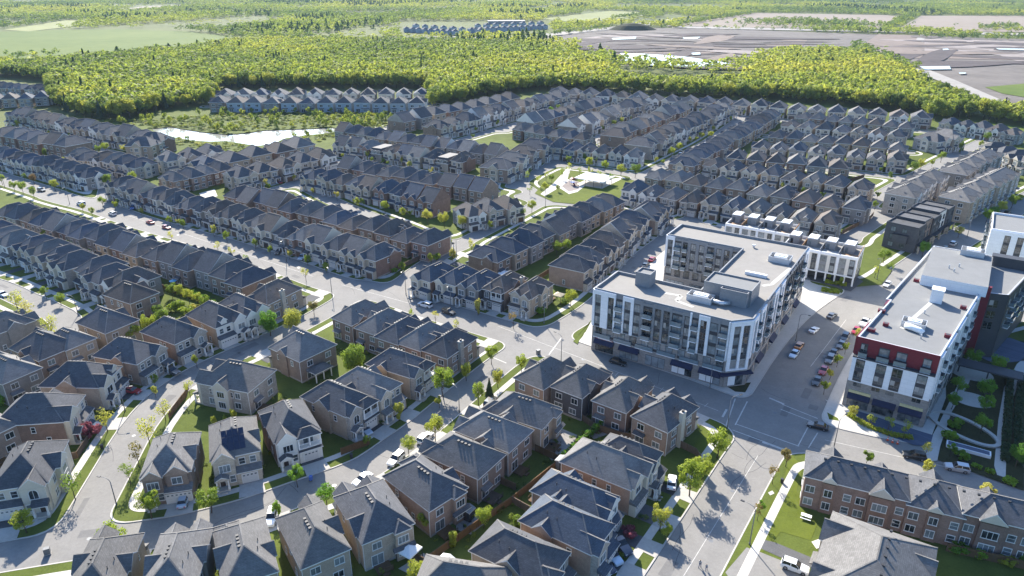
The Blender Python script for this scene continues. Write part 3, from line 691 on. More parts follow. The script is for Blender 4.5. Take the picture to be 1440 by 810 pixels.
    if corner:
        sgn=corner; b=MB(); x0=w/2; q=MB()
        b.box(0,1.0,-2.1,2.1,0,he,0); cb=b.build('side_bay',[front],root,(w/2 if sgn>0 else -w/2-1.0,-d*.02,0))
        q2=MB(); s_=len(q2.v); gable(q2,-2.1,2.1,-1.0,4.2,he,tan+.1); q2.build('side_gable_roof',[roof,'white trim',front,cap],root,(sgn*w/2,-d*.02,0),R(90) if sgn>0 else R(-90))
        win(sgn*(w/2+1.0),-d*.02,4.0,R(90)*sgn,window_mesh(1.9,1.5,3)); win(sgn*(w/2+1.0),-d*.02,1.1,R(90)*sgn,window_mesh(1.9,1.6,3))
    if detail>=2:
        # roof vents and pipes on the rear half of the roof
        b=MB(); b.box(-.2,.2,-.2,.2,0,.28); b.box(-.24,.24,-.24,.24,.28,.33); vm=b.mesh('roof_vent',['dark trim'])
        ridge=he+.2+(w/2+.38)*tan
        ys=[-.9,0,.9,1.8]
        for y in ys:
            o=link('roof_vent',vm,root,(.75,y+d*.02,ridge-.75*tan-.08)); 
        b=MB(); b.tube([(0,0,0),(0,0,.7)],.07,6); pm=b.mesh('vent_pipe',['dark trim'])
        for q in range(2): 
            x=-w*.24-.3*q; link('vent_pipe',pm,root,(x,d*.2-q*2.2,he+.2+(w/2+.38-abs(x))*tan-.1))
        b=MB(); b.box(-.05,.05,-.05,.05,0,he); dm=b.mesh('downspout',['white trim'])
        for sx in (-1,1): link('downspout',dm,root,(sx*(w/2+.06),d/2-.15,0))
    if chimney:
        b=MB(); b.box(-.45,.45,-.7,.7,0,he+2.6); b.box(-.55,.55,-.8,.8,he+2.6,he+2.8,1); b.box(-.2,.2,-.3,.3,he+2.8,he+3.2,2); b.build('chimney',[front,'concrete apron','dark trim'],root,(fx(w/2+.42),d*.08,0))
    if solar:
        a=math.atan(tan); b=MB()
        for i in range(4):
            for j in range(3): b.box(-2.2+i*1.1,-2.2+i*1.1+1.04,j*1.5,j*1.5+1.44,0,.05)
        o=b.build('solar_panels','solar',root,(0,yf+.6,he+.2+.95*tan+.1)); o.rotation_euler=(a,0,0)
    return root
# ------------------------------------------------------------------ streets side placement
def face_road(P,name):
    best=None; pts=ROAD[name][1]
    for a,b in zip(pts,pts[1:]):
        dx,dy=b[0]-a[0],b[1]-a[1]; l2=dx*dx+dy*dy or 1e-9; t=min(1,max(0,((P[0]-a[0])*dx+(P[1]-a[1])*dy)/l2))
        q=(a[0]+dx*t,a[1]+dy*t); e=hyp(P,q)
        if best is None or e<best[0]: best=(e,q)
    q=best[1]; return math.atan2(q[1]-P[1],q[0]-P[0])
DRIVES=[]    # (x,y,front angle, offset of the garage side, width, house depth)
def driveway(P,ang,off,w,d,m,gp=1.3):
    c,s=math.cos(ang),math.sin(ang); lx,ly=-s,c           # left of the front direction
    st=(P[0]+c*(d/2+gp)+lx*off,P[1]+s*(d/2+gp)+ly*off)
    ts=np.arange(0,16,.25); D=road_sdf(st[0]+c*ts,st[1]+s*ts)
    k=np.flatnonzero(D<.27)
    if not len(k): return
    L=ts[k[0]]; kk=np.flatnonzero(D<4.2); L1=min(ts[kk[0]] if len(kk) else L,L)
    f=lambda t,u,z:(st[0]+c*t+lx*u,st[1]+s*t+ly*u,z)
    b=MB(); h=w/2
    b.face((f(-.1,-h,.055),f(L1,-h,.055),f(L1,h,.055),f(-.1,h,.055)),0)
    b.face((f(L1,-h,.0555),f(L,-h*1.12,.0555),f(L,h*1.12,.0555),f(L1,h,.0555)),1)
    tag(b.build('driveway',[m,'concrete apron']),kind='structure')
# ------------------------------------------------------------------ houses seen one by one
WC={'red':'brick red','brown':'brick brown','tan':'brick tan','grey':'brick grey','orange':'brick orange','dark':'brick dark','beige':'stone beige','cream':'stucco cream','white':'stucco white','stone':'stone grey','blue':'siding blue grey'}
RC={'c':'roof charcoal','g':'roof grey','b':'roof brown','s':'roof slate blue'}
RW={'c':'charcoal','g':'grey','b':'brown','s':'slate blue'}
HOUSES=[] # placed footprints (x,y,r)
def place_house(px,py,face,label,w=9.6,d=14,wall='brown',front='beige',roof='c',drive='asphalt drive',cat='house',group=None,z=7.5,**k):
    py-=8*py/640; w*=.88; d*=.95; P=at(px,py,z); a=face_road(P,face) if isinstance(face,str) else R(face)
    flip=k.get('flip',1)
    r=make_house(w=w,d=d,wall=WC[wall],front=WC[front],roof=RC[roof],**k)
    r.location=(*P,0); r.rotation_euler=(0,0,a+R(90)); tag(r,label,cat,group)
    HOUSES.append((*P,a,w,d))
    if drive and k.get('garage_on',True):
        b1=-w/2+w*.46; off=flip*((b1+.05+w/2-.1)/2); driveway(P,a,off,4.6 if w>8.3 else 3.4,d,drive)
    return r
def near_houses():
    H=place_house; n=0
    G='houses of the near streets'
    # court, far side (fronts to us)
    H(240,640,-76,'brown brick house with twin front gables at the crescent corner, silver car in its drive',w=10,d=13.5,wall='brown',front='brown',style='double',flip=1,roof='g',garage='garage dark',seed=1,group=G)
    H(328,617,-68,'beige stone house with solar panels on its front roof slope',w=10.4,d=13.5,wall='beige',front='beige',roof='g',style='gable',solar=True,flip=1,drive='paver drive',seed=2,group=G)
    H(405,592,'court','brick house with white columned balcony above a dark driveway',w=10.6,d=14,wall='red',front='white',balcony=True,flip=1,roof='c',seed=3,group=G)
    H(474,560,'court','tan house with balcony, blue and white car parked in its carport drive',w=10,d=15,wall='tan',front='stone',balcony=True,roof='c',seed=4,group=G)
    H(516,539,'court','tan gabled house between the balcony house and the house by the big bush',w=9.6,d=14.5,wall='tan',front='beige',style='gable',roof='g',seed=5,group=G)
    H(560,511,'court','grey-roofed house with white balcony near the court trees',w=9.8,d=14,wall='tan',front='stone',balcony=True,roof='c',seed=6,group=G)
    # crescent, inner side
    H(333,530,'cresc','large cream stone corner house with many gables and a long lawn side',w=12,d=14.5,wall='stone',front='cream',style='double',flip=-1,corner=1,roof='g',seed=7,group=G)
    H(425,487,'cresc','broad grey-roofed house with a small back porch, left of the big bush',w=13,d=13,wall='brown',front='stone',style='gable',roof='g',rearporch=True,seed=8,group=G)
    # crescent, outer side
    H(40,655,-74,'cream stone corner house with side bay and dark garage by the lower left crossing',w=11,d=14.5,wall='cream',front='cream',style='gable',flip=-1,corner=1,roof='c',garage='garage dark',seed=9,group=G)
    H(54,578,'cresc','long red brick house with pale stone front, white and black car beside it',w=12,d=15,wall='red',front='cream',style='gable',flip=1,roof='c',seed=10,group=G)
    H(112,530,'cresc','beige house with two arched dormer windows and a columned porch',w=11,d=15,wall='tan',front='cream',style='dormer',flip=1,roof='c',seed=11,group=G)
    H(180,495,'cresc','orange brick house with pale stone gable, red car parked below it',w=10.5,d=14.5,wall='orange',front='stone',style='gable',flip=-1,roof='c',seed=12,group=G)
    H(242,466,'cresc','brown-sided house with stone bay window next to two young lime trees',w=10.5,d=15,wall='brown',front='stone',style='gable',flip=-1,roof='c',seed=13,group=G)
    H(303,444,'cresc','white-gabled stone house with diamond roof window',w=10.8,d=15,wall='tan',front='white',style='dormer',flip=-1,roof='c',seed=14,group=G)
    H(340,431,'cresc','white-fronted house joined beside the bright green tree',w=10,d=14,wall='tan',front='white',style='double',flip=1,roof='c',seed=15,group=G)
    H(384,413,'main','brown-roofed corner house with chimney and arched windows beside the avenue of shadows',w=10.5,d=15,wall='tan',front='beige',style='gable',flip=-1,corner=1,chimney=True,roof='b',seed=16,group=G)
    # left pocket
    H(150,452,150,'tan house with rows of small windows and a wood gate, facing the left street',w=11,d=14,wall='tan',front='cream',style='gable',roof='c',seed=17,group=G,drive=None)
    H(183,413,150,'brown-roofed house with a pale blue gable face at the end of the left row',w=10.5,d=14,wall='brown',front='blue',style='gable',roof='b',seed=18,group=G,drive=None)
    H(62,487,150,'dark grey-roofed house backing on the hedge with a tan wing',w=12,d=14,wall='brown',front='tan',style='gable',roof='c',seed=19,group=G,drive=None)
    H(96,478,150,'tan wing house with green shutters beside the hedge garden',w=9,d=11,wall='tan',front='tan',style='hip',roof='g',seed=20,group=G,drive=None)
    H(10,520,150,'grey-roofed house with rear awning at the left edge above the hedge',w=10,d=13,wall='grey',front='stone',style='gable',roof='g',seed=21,group=G,drive=None)
    H(2,458,60,'stone house with arched window beside the curved grass corner at the left edge',w=10,d=13,wall='grey',front='stone',style='double',roof='g',seed=22,group=G,drive=None)
    H(-30,600,150,'grey-roofed house partly outside the left edge beside the red brick house',w=10,d=13,wall='brown',front='stone',style='gable',roof='g',seed=23,group=G,drive=None)
    # court, near side (backs to us)
    S=[(143,800,100,'house with low grey hip roof and small chimney at the lower crossing','tan','g',False),(247,792,100,'house with long grey roof and a row of vents, cut by the lower edge','grey','g',False),(343,777,'court','tan house with pyramid hip roof cut by the lower edge','tan','g',False),
       (438,752,'court','tan house with cross-hipped roof, two rear windows and a narrow side alley','tan','g',False),(524,719,'court','tan house with rear bay beside the white garden canopy','tan','c',True),(597,679,'court','orange brick house with rear bay beside the round patio','orange','c',True),
       (652,640,'court','dark brown brick house with three stacked rear windows and green lawn behind','brown','g',False),(694,606,'court','brown house with stepped hip roof between dark brick house and bay house','brown','g',False),(736,577,'court','tan house with rear bay above the stone patio','tan','g',True)]
    for i,(x,y,f,l,wl,rf,rb) in enumerate(S): H(x,y,f,l,w=(9.2 if i<4 else 10.2 if i!=4 else 10.6),d=14.5,wall=wl,front='stone',style=('gable','double','hip')[i%3],flip=1 if i%2 else -1,roof=rf,rearbay=rb,seed=30+i,group=G)
    # main road, lower side (backs to us)
    S=[(766,525,'pink-brown brick house with stone wing and small conifer at the court entrance','orange','g','stone'),(817,536,'dark charcoal brick house with back steps','dark','g','dark'),(876,555,'red brick house with tall grey hip roof and rear door canopy','red','g','brown'),(936,580,'brown brick corner house with twin stone chimneys facing the plaza crossing','brown','c','cream')]
    for i,(x,y,l,wl,rf,fr) in enumerate(S): H(x,y,'main',l,w=9.6 if i<3 else 10,d=13.5,wall=wl,front=fr,style=('gable','hip','gable','double')[i],roof=rf,seed=40+i,group=G,corner=1 if i==3 else False,chimney=i==3,flip=-1 if i==3 else 1)
    S=[(505,441,'brown gable-backed house first in the short row below the main road','brown','g'),(538,454,'grey-roofed house with vents second in the short row below the main road','brown','g'),(566,466,'dark-roofed house in the middle of the short row below the main road','brown','c'),
       (596,474,'brown brick house with small front hip beside the short row end','red','g'),(632,484,'brick corner house with chimney at the court entrance, end of the short row','brown','c')]
    for i,(x,y,l,wl,rf) in enumerate(S): H(x,y,'main',l,w=9.2,d=14,wall=wl,front='stone',style=('gable','hip','double')[i%3],roof=rf,seed=50+i,group=G,corner=1 if i==4 else False,chimney=i==4,flip=-1 if i==4 else 1)
    # avenue, left side (fronts to the right)
    S=[(650,820,'grey hip roof house cut by the lower edge beside the white shed','grey','g','gable'),(731,778,'house with broad ridge roof and bright left slope next to the back fence','tan','c','hip'),(797,737,'orange brick house with slate roof, blue cars parked at its porch','orange','s','gable'),
       (808,696,'white-gabled house with long slate roof above the parked cars','brown','s','double')]
    for i,(x,y,l,wl,rf,st) in enumerate(S): H(x,y,'avenue',l,w=9.4 if i!=3 else 8.4,d=15,wall=wl,front='stone' if i!=3 else 'white',style=st,roof=rf,seed=60+i,group=G,flip=1)
    H(852,652,'avenue','pink brick house with stacked hip roofs and a white-railed balcony over the drive',w=10.5,d=16,wall='orange',front='cream',style='double',balcony=False,roof='g',seed=66,group=G,flip=-1)
    H(884,637,'avenue','cream stone house beside the lime trees with white sedan on its wide drive',w=8,d=12,wall='tan',front='cream',style='gable',roof='c',seed=67,group=G,flip=1)
    # main road, upper side block (fronts to us)
    S=[(612,384,'red brick corner house with blue-grey roof beside the bus-stop lane','red','s','cream','gable',False),(645,389,'cream stone house with pointed gable second in the five-house row on the main road','tan','s','cream','gable',False),(676,395,'dark stone house with steep slate front gable, middle of the five-house row','dark','s','grey','double',False),
       (711,398,'flat-fronted modern house with white-edged terrace roof and white garage','brown','b','dark','hip',True),(748,406,'tan stone corner house with twin chimneys facing the lane and the main road','tan','b','beige','double',False)]
    for i,(x,y,l,wl,rf,fr,st,bal) in enumerate(S): H(x,y,'main',l,w=8.6,d=14,wall=wl,front=fr,style=st,roof=rf,seed=70+i,group=G,balcony=bal,corner=1 if i==4 else False,chimney=i==4,flip=-1 if i==4 else 1,garage='garage dark')
# ------------------------------------------------------------------ rows
PROTO={}
def protos():
    mk=make_house; L=[]
    det=dict(detail=1)
    for i,(w,st,fl,k) in enumerate([(8.4,'gable',1,dict(wing=1)),(8.6,'double',1,{}),(8.3,'hip',-1,dict(wing=-1)),(8.5,'gable',-1,dict(balcony=True)),(8.5,'dormer',1,{}),(8.6,'double',-1,dict(rearbay=True)),(8.3,'hip',1,dict(wing=1,tan=.9)),(8.5,'gable',1,dict(wing=-1,d=12.4,he=6.5)),(8.6,'gable',1,dict(rearbay=True,corner=1)),(8.6,'gable',-1,dict(corner=-1))]):
        L.append(mk(w=w,style=st,flip=fl,seed=100+i,name='house',**det,**{'d':13.2,**k}))
    PROTO['d']=L; L=[]
    for i,(st,fl,mn,k) in enumerate([('gable',1,'hip',dict(wing=1)),('double',1,'gable',{}),('gable',-1,'hip',dict(he=6.6)),('double',-1,'hip',dict(wing=-1,tan=.9)),('hip',1,'hip',{}),('gable',1,'hip',dict(turret=True)),('flat',1,'mansard',dict(garage_on=False)),('dormer',-1,'hip',dict(he=6.4)),('gable',1,'gable',dict(d=12)),('hip',-1,'hip',dict(wing=1,tan=.95,d=12.2))]):
        L.append(mk(w=8.1,style=st,flip=fl,main=mn,seed=120+i,name='house_in_row',**det,**{'tan':.80,'d':12.8,**k}))
    PROTO['r']=L
    for l in PROTO.values():
        for o in l: o['used']=0
ROWS=[ # key, start, end, kind, facing, palette, description of the row
 ('A1',(-4,319),(185,390),'d','left_street','stone','the row along the left street','left'),
 ('A2',(24,292),(352,386),'r','main','mix','the row below the main road','left'),
 ('A3',(176,256),(536,352),'r','main','rowmix','the row across the main road','left'),
 ('A3L',(-6,209),(130,242),'d','main','stone','the left row above the main road','left'),
 ('A4',(340,269),(604,333),'r','rear_street','brick','the brick row behind the main-road row','left'),
 ('A5',(449,243),(612,276),'r','rear_street','rowmix','the row facing the rear street','left'),
 ('A6',(495,230),(678,261),'r','up','brick','the brick row below the mansard row','left'),
 ('A7',(488,199),(650,221),'r','down','rowmix','the mansard row','left'),
 ('A8',(487,181),(697,212),'r','up','mix','the plain row behind the mansard row','left'),
 ('L1',(12,187),(102,203),'r','up','brick','the brown row backing the left homes','left'),
 ('L2',(30,160),(220,196),'r','down','mix','the row below the left woods','left'),
 ('L3',(112,215),(200,228),'d','down','stone','the short left-block row','left'),
 ('L4',(200,203),(218,196),'d','up','mix','the pair by the pond end','left'),
 ('L5',(336,242),(452,218),'d',-35,'stone','the front pond-side row','near'),
 ('L6',(290,228),(420,203),'d',145,'mix','the pond-side row by the water','near'),
 ('L7',(238,221),(296,211),'d',-65,'stone','the small row left of the pond street','left'),
 ('L8',(245,247),(308,233),'d',150,'brick','the tan row above the turret house','left'),
 ('M1',(566,168),(715,137),'r',140,'mix','the row at the middle wood edge','near'),
 ('M2',(617,177),(783,135),'r',-36,'stone','the row by the middle wood','near'),
 ('M3',(745,170),(842,145),'r',145,'mix','the plain row right of the wood','near'),
 ('M4',(806,175),(895,145),'r',-33,'stone','the row before the forest corner','near'),
 ('M5',(865,188),(953,152),'r',147,'brick','the brick row nearest the park street','near'),
 ('M6',(903,202),(1015,152),'r',-33,'stone','the row along the park street','near'),
 ('T1',(787,128),(945,140),'d','down','stone','the left forest-edge row','left'),
 ('T2',(970,140),(1295,163),'d','down','stone','the long forest-edge row','left'),
 ('T3',(1338,170),(1427,184),'d',-98,'stone','the row under the right trees','left'),
 ('T4',(1400,206),(1452,224),'d',-98,'stone','the end homes at the right edge','left'),
 ('N1',(765,201),(893,214),'d','park_north','stone','the row facing the park','left'),
 ('N2',(735,179),(823,191),'d','up','mix','the row behind the park row','left'),
 ('N0',(700,232),(750,206),'d',-36,'stone','the short row on the park corner','near'),
 ('N3',(660,293),(712,283),'d','x1','stone','the corner homes left of the park','near'),
 ('D1',(893,262),(1166,305),'d','park_south','mix','the front row behind the terraces','left'),
 ('D2',(927,243),(1205,287),'d','up','mix','the second row behind the terraces','left'),
 ('D3',(1006,228),(1212,258),'d','down','stone','the third row up the right slope','left'),
 ('D4',(1037,217),(1180,230),'d','up','mix','the fourth row up the right slope','left'),
 ('D5',(1072,202),(1262,220),'d','down','stone','the fifth row up the right slope','left'),
 ('D6',(1095,188),(1263,205),'d','up','mix','the sixth row up the right slope','left'),
 ('D7',(1113,173),(1262,188),'d','down','stone','the seventh row up the right slope','left'),
 ('D8',(1132,162),(1275,175),'d','up','mix','the row before the forest homes','left'),
 ('DP',(960,226),(1085,158),'d','park_east','mix','the side row along the park street','near'),
 ('DR',(1312,194),(1331,191),'d',-95,'stone','the cream pair by the cul-de-sac','left'),
 ('P1',(318,132),(593,130),'d',-88,'white','the upper pond row','left'),
 ('P2',(310,142),(587,143),'d',92,'bluegrey','the lower pond row','left'),
 ('W1',(800,369),(915,290),'r','lane','tanrow','the tan row facing the lane','near'),
 ('W2',(690,354),(852,279),'r','x1','mix','the row backing the tan row','near'),
 ('F1',(-14,118),(66,124),'d',-95,'mix','the upper far left row','left'),
 ('F2',(-8,137),(60,134),'d',85,'mix','the lower far left row','left'),
]
NROW=dict(L1=6,L2=13,M1=9,M2=12,M3=8,M4=7,M5=9,M6=12,T1=8,T2=13,P1=12,P2=12,L5=5,L6=5,DR=2,N0=4)
PAL={'stone':[('tan','beige'),('grey','stone'),('tan','cream'),('beige','beige'),('grey','white'),('stone','cream'),('brown','beige')],
 'mix':[('brown','stone'),('tan','beige'),('grey','stone'),('red','stone'),('brown','beige'),('tan','tan'),('grey','white')],
 'brick':[('red','beige'),('brown','stone'),('orange','beige'),('red','cream'),('brown','brown')],
 'rowmix':[('tan','beige'),('red','beige'),('brown','stone'),('tan','cream'),('red','red')],
 'tanrow':[('tan','beige'),('orange','beige'),('tan','tan')],
 'white':[('blue','white'),('grey','cream'),('tan','white'),('blue','cream')],
 'bluegrey':[('blue','blue'),('grey','white'),('blue','white'),('brown','stone')]}
WW={'red':'red brick','brown':'brown brick','tan':'tan','grey':'grey','orange':'orange brick','dark':'charcoal brick','beige':'beige','cream':'cream','white':'white-fronted','stone':'stone','blue':'blue-grey'}
USEDP={}
def rows():
    rn=random.Random(11)
    for key,p0,p1,kind,face,pal,desc,frm in ROWS:
        A,B=at(*p0,7.5),at(*p1,7.5); L=hyp(A,B); sp=9.75 if kind=='d' else 9.05
        n=NROW.get(key) or max(2,round(L/sp)+1); step=L/(n-1); ang=math.atan2(B[1]-A[1],B[0]-A[0])
        lastp=None
        for i in range(n):
            t=i/(n-1); P=[A[0]+(B[0]-A[0])*t,A[1]+(B[1]-A[1])*t]
            if isinstance(face,str) and face in ROAD:
                fa=face_road(P,face); c=[ang+R(90),ang-R(90)]; fa=min(c,key=lambda q:abs(math.atan2(math.sin(q-fa),math.cos(q-fa))))
            elif face=='down': fa=ang-R(90)
            elif face=='up': fa=ang+R(90)
            else:
                fa=R(face); c=[ang+R(90),ang-R(90)]; fa=min(c,key=lambda q:abs(math.atan2(math.sin(q-fa),math.cos(q-fa))))
            jit=rn.uniform(-1.3,1.3); P[0]+=math.cos(fa)*jit; P[1]+=math.sin(fa)*jit
            pl=PROTO[kind]; m=len(pl)
            if kind=='d':
                pk=rn.randrange(8)
                if i in(0,n-1): pk=8 if (i==0)==(math.cos(fa+R(90)-ang)<0) else 9
            else:
                pk=rn.choice((0,1,2,3,4,7,8,9)); 
                if key=='A7' and i in (3,8): pk=6
                if i==0 and key in('A3','A4','A5'): pk=5
            if pk==lastp and pk not in(8,9): pk=(pk+1)%5
            lastp=pk
            wl,fr=rn.choice(PAL[pal]); rf=rn.choice('cccgsb' if kind=='d' else 'ccgcsb')
            if key in('D1','D2','D3','D4','D5','D6','D7','D8') and face=='up': rf=rn.choice('ggcb')
            if key=='A5': rf=rn.choice('scsb')
            gar=rn.choice(('garage white','garage white','garage brown','garage dark'))
            remap={'brick brown':WC[wl],'stone beige':WC[fr],'roof charcoal':RC[rf],'garage white':gar}
            src=pl[pk]
            c=copy_tree(src,None,remap)
            sc=step/ (9.75 if kind=='d' else 9.05); sx=max(.92,min(1.42,sc*.97))
            c.location=(P[0],P[1],0); c.rotation_euler=(0,0,fa+R(90)); c.scale=(sx,1+.4*max(0,sx-1),rn.uniform(.94,1.07)*(1+.35*max(0,sx-1)))
            far='end' if frm=='near' else 'left'
            pos=f'{ORD[i]} from {"near end" if frm=="near" else "left"}'
            if n<=2: pos='the left one' if i==0 else 'the right one'
            c['label']=f'{WW[fr]} house with {RW[rf]} roof, {pos} of {desc}'
            if len(c['label'].split())>16: c['label']=f'{WW[fr]} {RW[rf].replace("slate blue","slate")}-roofed house, {pos} of {desc}'
            c['category']='house' if kind=='d' else 'row house'; c['group']='houses of '+desc  # row house also takes in close-set rows of detached houses
            HOUSES.append((P[0],P[1],fa,9*sx,13.2))
            if P[1]<330 and kind=='d' or P[1]<300:
                w=8.5 if kind=='d' else 8.1; b1=-w/2+w*.46; fl={0:1,1:1,2:-1,3:-1,4:1,5:-1,6:1,7:1,8:1,9:-1}[pk] if kind=='d' else {0:1,1:1,2:-1,3:-1,4:1,5:1,6:1,7:-1,8:1,9:-1}[pk]
                driveway(P,fa,fl*(b1+w/2-.05)/2*sx,3.4,13.2,'asphalt drive' if rn.random()<.6 else 'concrete apron')
    for l in PROTO.values():
        for o in l:
            def rm(x):
                for ch in list(KIDS.get(x.name,())): rm(ch)
                KIDS.pop(x.name,None); bpy.data.objects.remove(x)
            rm(o)
def far_streets():
    # streets in front of the farther rows, so that the gaps between them are paved
    for key,p0,p1,kind,face,pal,desc,frm in ROWS:
        if key in('A7','L2','L3','L5','M1','M2','M3','M4','M5','D3','D5','D7','T1','T2','P1'):
            A,B=at(*p0,7.5),at(*p1,7.5); ang=math.atan2(B[1]-A[1],B[0]-A[0])
            fa=ang-R(90) if face=='down' else ang+R(90) if face=='up' else R(face)
            c=[ang+R(90),ang-R(90)]; fa=min(c,key=lambda q:abs(math.atan2(math.sin(q-fa),math.cos(q-fa))))
            o=6.6+5.6+4.0; dx,dy=math.cos(fa)*o,math.sin(fa)*o; ex,ey=math.cos(ang)*9,math.sin(ang)*9
            EXTRA.append((4.0,[(A[0]+dx-ex,A[1]+dy-ey),(B[0]+dx+ex,B[1]+dy+ey)]))
# ------------------------------------------------------------------ mid-rise blocks
class Facade:
    """frame on a wall: s along it, o outwards, z up"""
    def __init__(s,P0,P1,root):
        s.P0=P0; s.root=root; L=hyp(P0,P1); s.L=L; s.t=((P1[0]-P0[0])/L,(P1[1]-P0[1])/L); s.n=(s.t[1],-s.t[0])
        s.rz=math.atan2(s.t[1],s.t[0])
        s.M=Matrix.Translation((P0[0],P0[1],0))@Matrix.Rotation(s.rz,4,'Z')     # local x along, -y outwards
    def put(s,b,name,mats):
        me=b.mesh(name,mats); return s.putm(me,name)
    def putm(s,me,name,x=0,o=0,z=0):
        ob=link(name,me,s.root); l=s.M@Vector((x,-o,z)); ob.location=l; ob.rotation_euler=(0,0,s.rz); return ob
ZF=[4.6,7.7,10.85,14.0,17.15]      # floor levels of the two mid-rise blocks
STRIP={}
def strip_mesh(w,z0,z1,nf,dark='panel dark',name='window_strip'):
    k=(round(w,2),z0,z1,nf,dark)
    if k in STRIP: return STRIP[k]
    b=MB(); fh=(z1-z0)/nf
    b.box(-w/2,w/2,-.05,0,0,z1-z0,0)
    for i in range(nf):
        a=i*fh+.75; t=(i+1)*fh-.3
        b.box(-w/2+.12,w/2-.12,-.075,-.05,a,t,1)
        b.box(-.04,.04,-.1,-.075,a,t,2); b.box(-w/2+.12,w/2-.12,-.1,-.075,a-.05,a+.02,2); b.box(-w/2+.12,w/2-.12,-.1,-.075,a+(t-a)*.3,a+(t-a)*.3+.05,2)
        b.box(-w/2+.12,-.06,-.079,-.075,a+(t-a)*.34,t,3) if (i*7+int(w*10))%3==0 else None
    STRIP[k]=b.mesh(name,[dark,'apartment glass','pole grey','soffit']); return STRIP[k]
def balcony_mesh(w,depth=1.5):
    k=('bal',round(w,2))
    if k in STRIP: return STRIP[k]
    b=MB(); b.box(-w/2,w/2,-depth,0,-.2,0,0); 
    b.box(-w/2+.05,w/2-.05,-depth+.02,-depth+.06,.08,1.05,1); b.box(-w/2,-w/2+.04,-depth+.02,-.02,.08,1.05,1); b.box(w/2-.04,w/2,-depth+.02,-.02,.08,1.05,1)
    b.box(-w/2,w/2,-depth,-depth+.08,1.05,1.12,2)
    STRIP[k]=b.mesh('balcony',['panel white','glass rail','pole grey']); return STRIP[k]
def recess_mesh(w,z0,z1,nf):
    k=('rec',round(w,2),z0,z1,nf)
    if k in STRIP: return STRIP[k]
    b=MB(); fh=(z1-z0)/nf; b.box(-w/2,w/2,-.03,0,0,z1-z0,0)
    for i in range(nf):
        a=i*fh
        b.box(-w/2+.2,w/2-.15,-.06,-.03,a+.1,a+2.45,1); b.box(-.05,.05,-.085,-.06,a+.1,a+2.45,2); b.box(-w/2+.15,w/2-.1,-.085,-.06,a+2.45,a+2.52,2)
    STRIP[k]=b.mesh('balcony_doors',['panel dark','apartment glass','pole grey']); return STRIP[k]
def run_bays(F,bays,s0,z0=None,nf=3,ztop=18.4,z1=None):
    """bays: (width, kind): W white pier, G grey panel, D dark pier, S/s window strip in white/grey frame, B balcony"""
    z0=ZF[1] if z0 is None else z0; z1=17.15 if z1 is None else z1
    s=s0
    for w,k in bays:
        c=s+w/2
        if k in 'WGD':
            b=MB(); b.box(s,s+w,-.42 if k=='W' else -.25,0,z0-.1,ztop); F.put(b,'cladding_pier',['panel white' if k=='W' else 'panel grey' if k=='G' else 'panel dark'])
        elif k in 'Ss':
            F.putm(strip_mesh(w,z0,z1,nf),'window_strip',c,.0,z0)
            b=MB(); b.box(s,s+w,-.42 if k=='S' else -.25,0,z1,ztop); F.put(b,'cladding_head',['panel white' if k=='S' else 'panel grey'])
        elif k in 'Bb':
            F.putm(recess_mesh(w,z0,z1,nf),'balcony_doors',c,.0,z0); fh=(z1-z0)/nf
            for i in range(nf): F.putm(balcony_mesh(w-.05,1.1),'balcony',c,.0,z0+i*fh+.05)
            if k=='B':
                b=MB(); b.box(s,s+w,-.2,0,z1,ztop-.5); F.put(b,'cladding_head',['panel grey'])
        s+=w
    return s
def storefront(F,s0,s1,awn=None,lit=False,z1=3.3,band=None):
    w=s1-s0; b=MB(); b.box(s0,s1,-.26,0,.35,z1,0); n=max(2,round(w/1.7))
    for i in range(n):
        a=s0+w*i/n; b.box(a+.06,a+w/n-.06,-.29,-.26,.45,z1-.1,1 if not(lit and i<n-1) else 2)
    F.put(b,'shop_window',['panel dark','apartment glass','canvas white'])
    if awn:
        b=MB(); x0,x1=s0-.15,s1+.15
        b.face(((x0,-1.35,z1-.15),(x1,-1.35,z1-.15),(x1,-.05,z1+1.0),(x0,-.05,z1+1.0)),0); b.face(((x0,-1.35,z1-.45),(x1,-1.35,z1-.45),(x1,-1.35,z1-.15),(x0,-1.35,z1-.15)),0)
        b.face(((x0,-1.35,z1-.45),(x0,-1.35,z1-.15),(x0,-.05,z1+1.0),(x0,-.05,z1-.3)),0); b.face(((x1,-1.35,z1-.45),(x1,-1.35,z1-.15),(x1,-.05,z1+1.0),(x1,-.05,z1-.3)),0); b.face(((x0,-1.35,z1-.45),(x1,-1.35,z1-.45),(x1,-.05,z1-.3),(x0,-.05,z1-.3)),0)
        F.put(b,'awning',['awning navy'])
    if band:
        b=MB(); b.box(s0,s1,-.5,0,z1+1.05,z1+1.75,0); F.put(b,'sign_band',[band])
def parapet(root,P,z,h=.9,t=.35,m='panel grey',name='parapet'):
    n=len(P); a=sum(P[i][0]*P[(i+1)%n][1]-P[(i+1)%n][0]*P[i][1] for i in range(n)); sg=1 if a>0 else -1
    b=MB(); Q=[]
    for i in range(n):
        p,q,r=Vector(P[i-1]),Vector(P[i]),Vector(P[(i+1)%n]); d1=(q-p).normalized(); d2=(r-q).normalized()
        n1=Vector((-d1.y,d1.x))*sg; n2=Vector((-d2.y,d2.x))*sg; m_=(n1+n2); m_=m_/max(.3,m_.dot(n1)) ; Q.append(q+m_*t)
    for i in range(n):
        j=(i+1)%n; p,q,u,v=P[i],P[j],Q[i],Q[j]
        b.face(((*p,z+h),(*q,z+h),(v.x,v.y,z+h),(u.x,u.y,z+h))); b.face(((*p,z),(*q,z),(*q,z+h),(*p,z+h))); b.face(((u.x,u.y,z),(v.x,v.y,z),(v.x,v.y,z+h),(u.x,u.y,z+h)))
    return b.build(name,m,root)
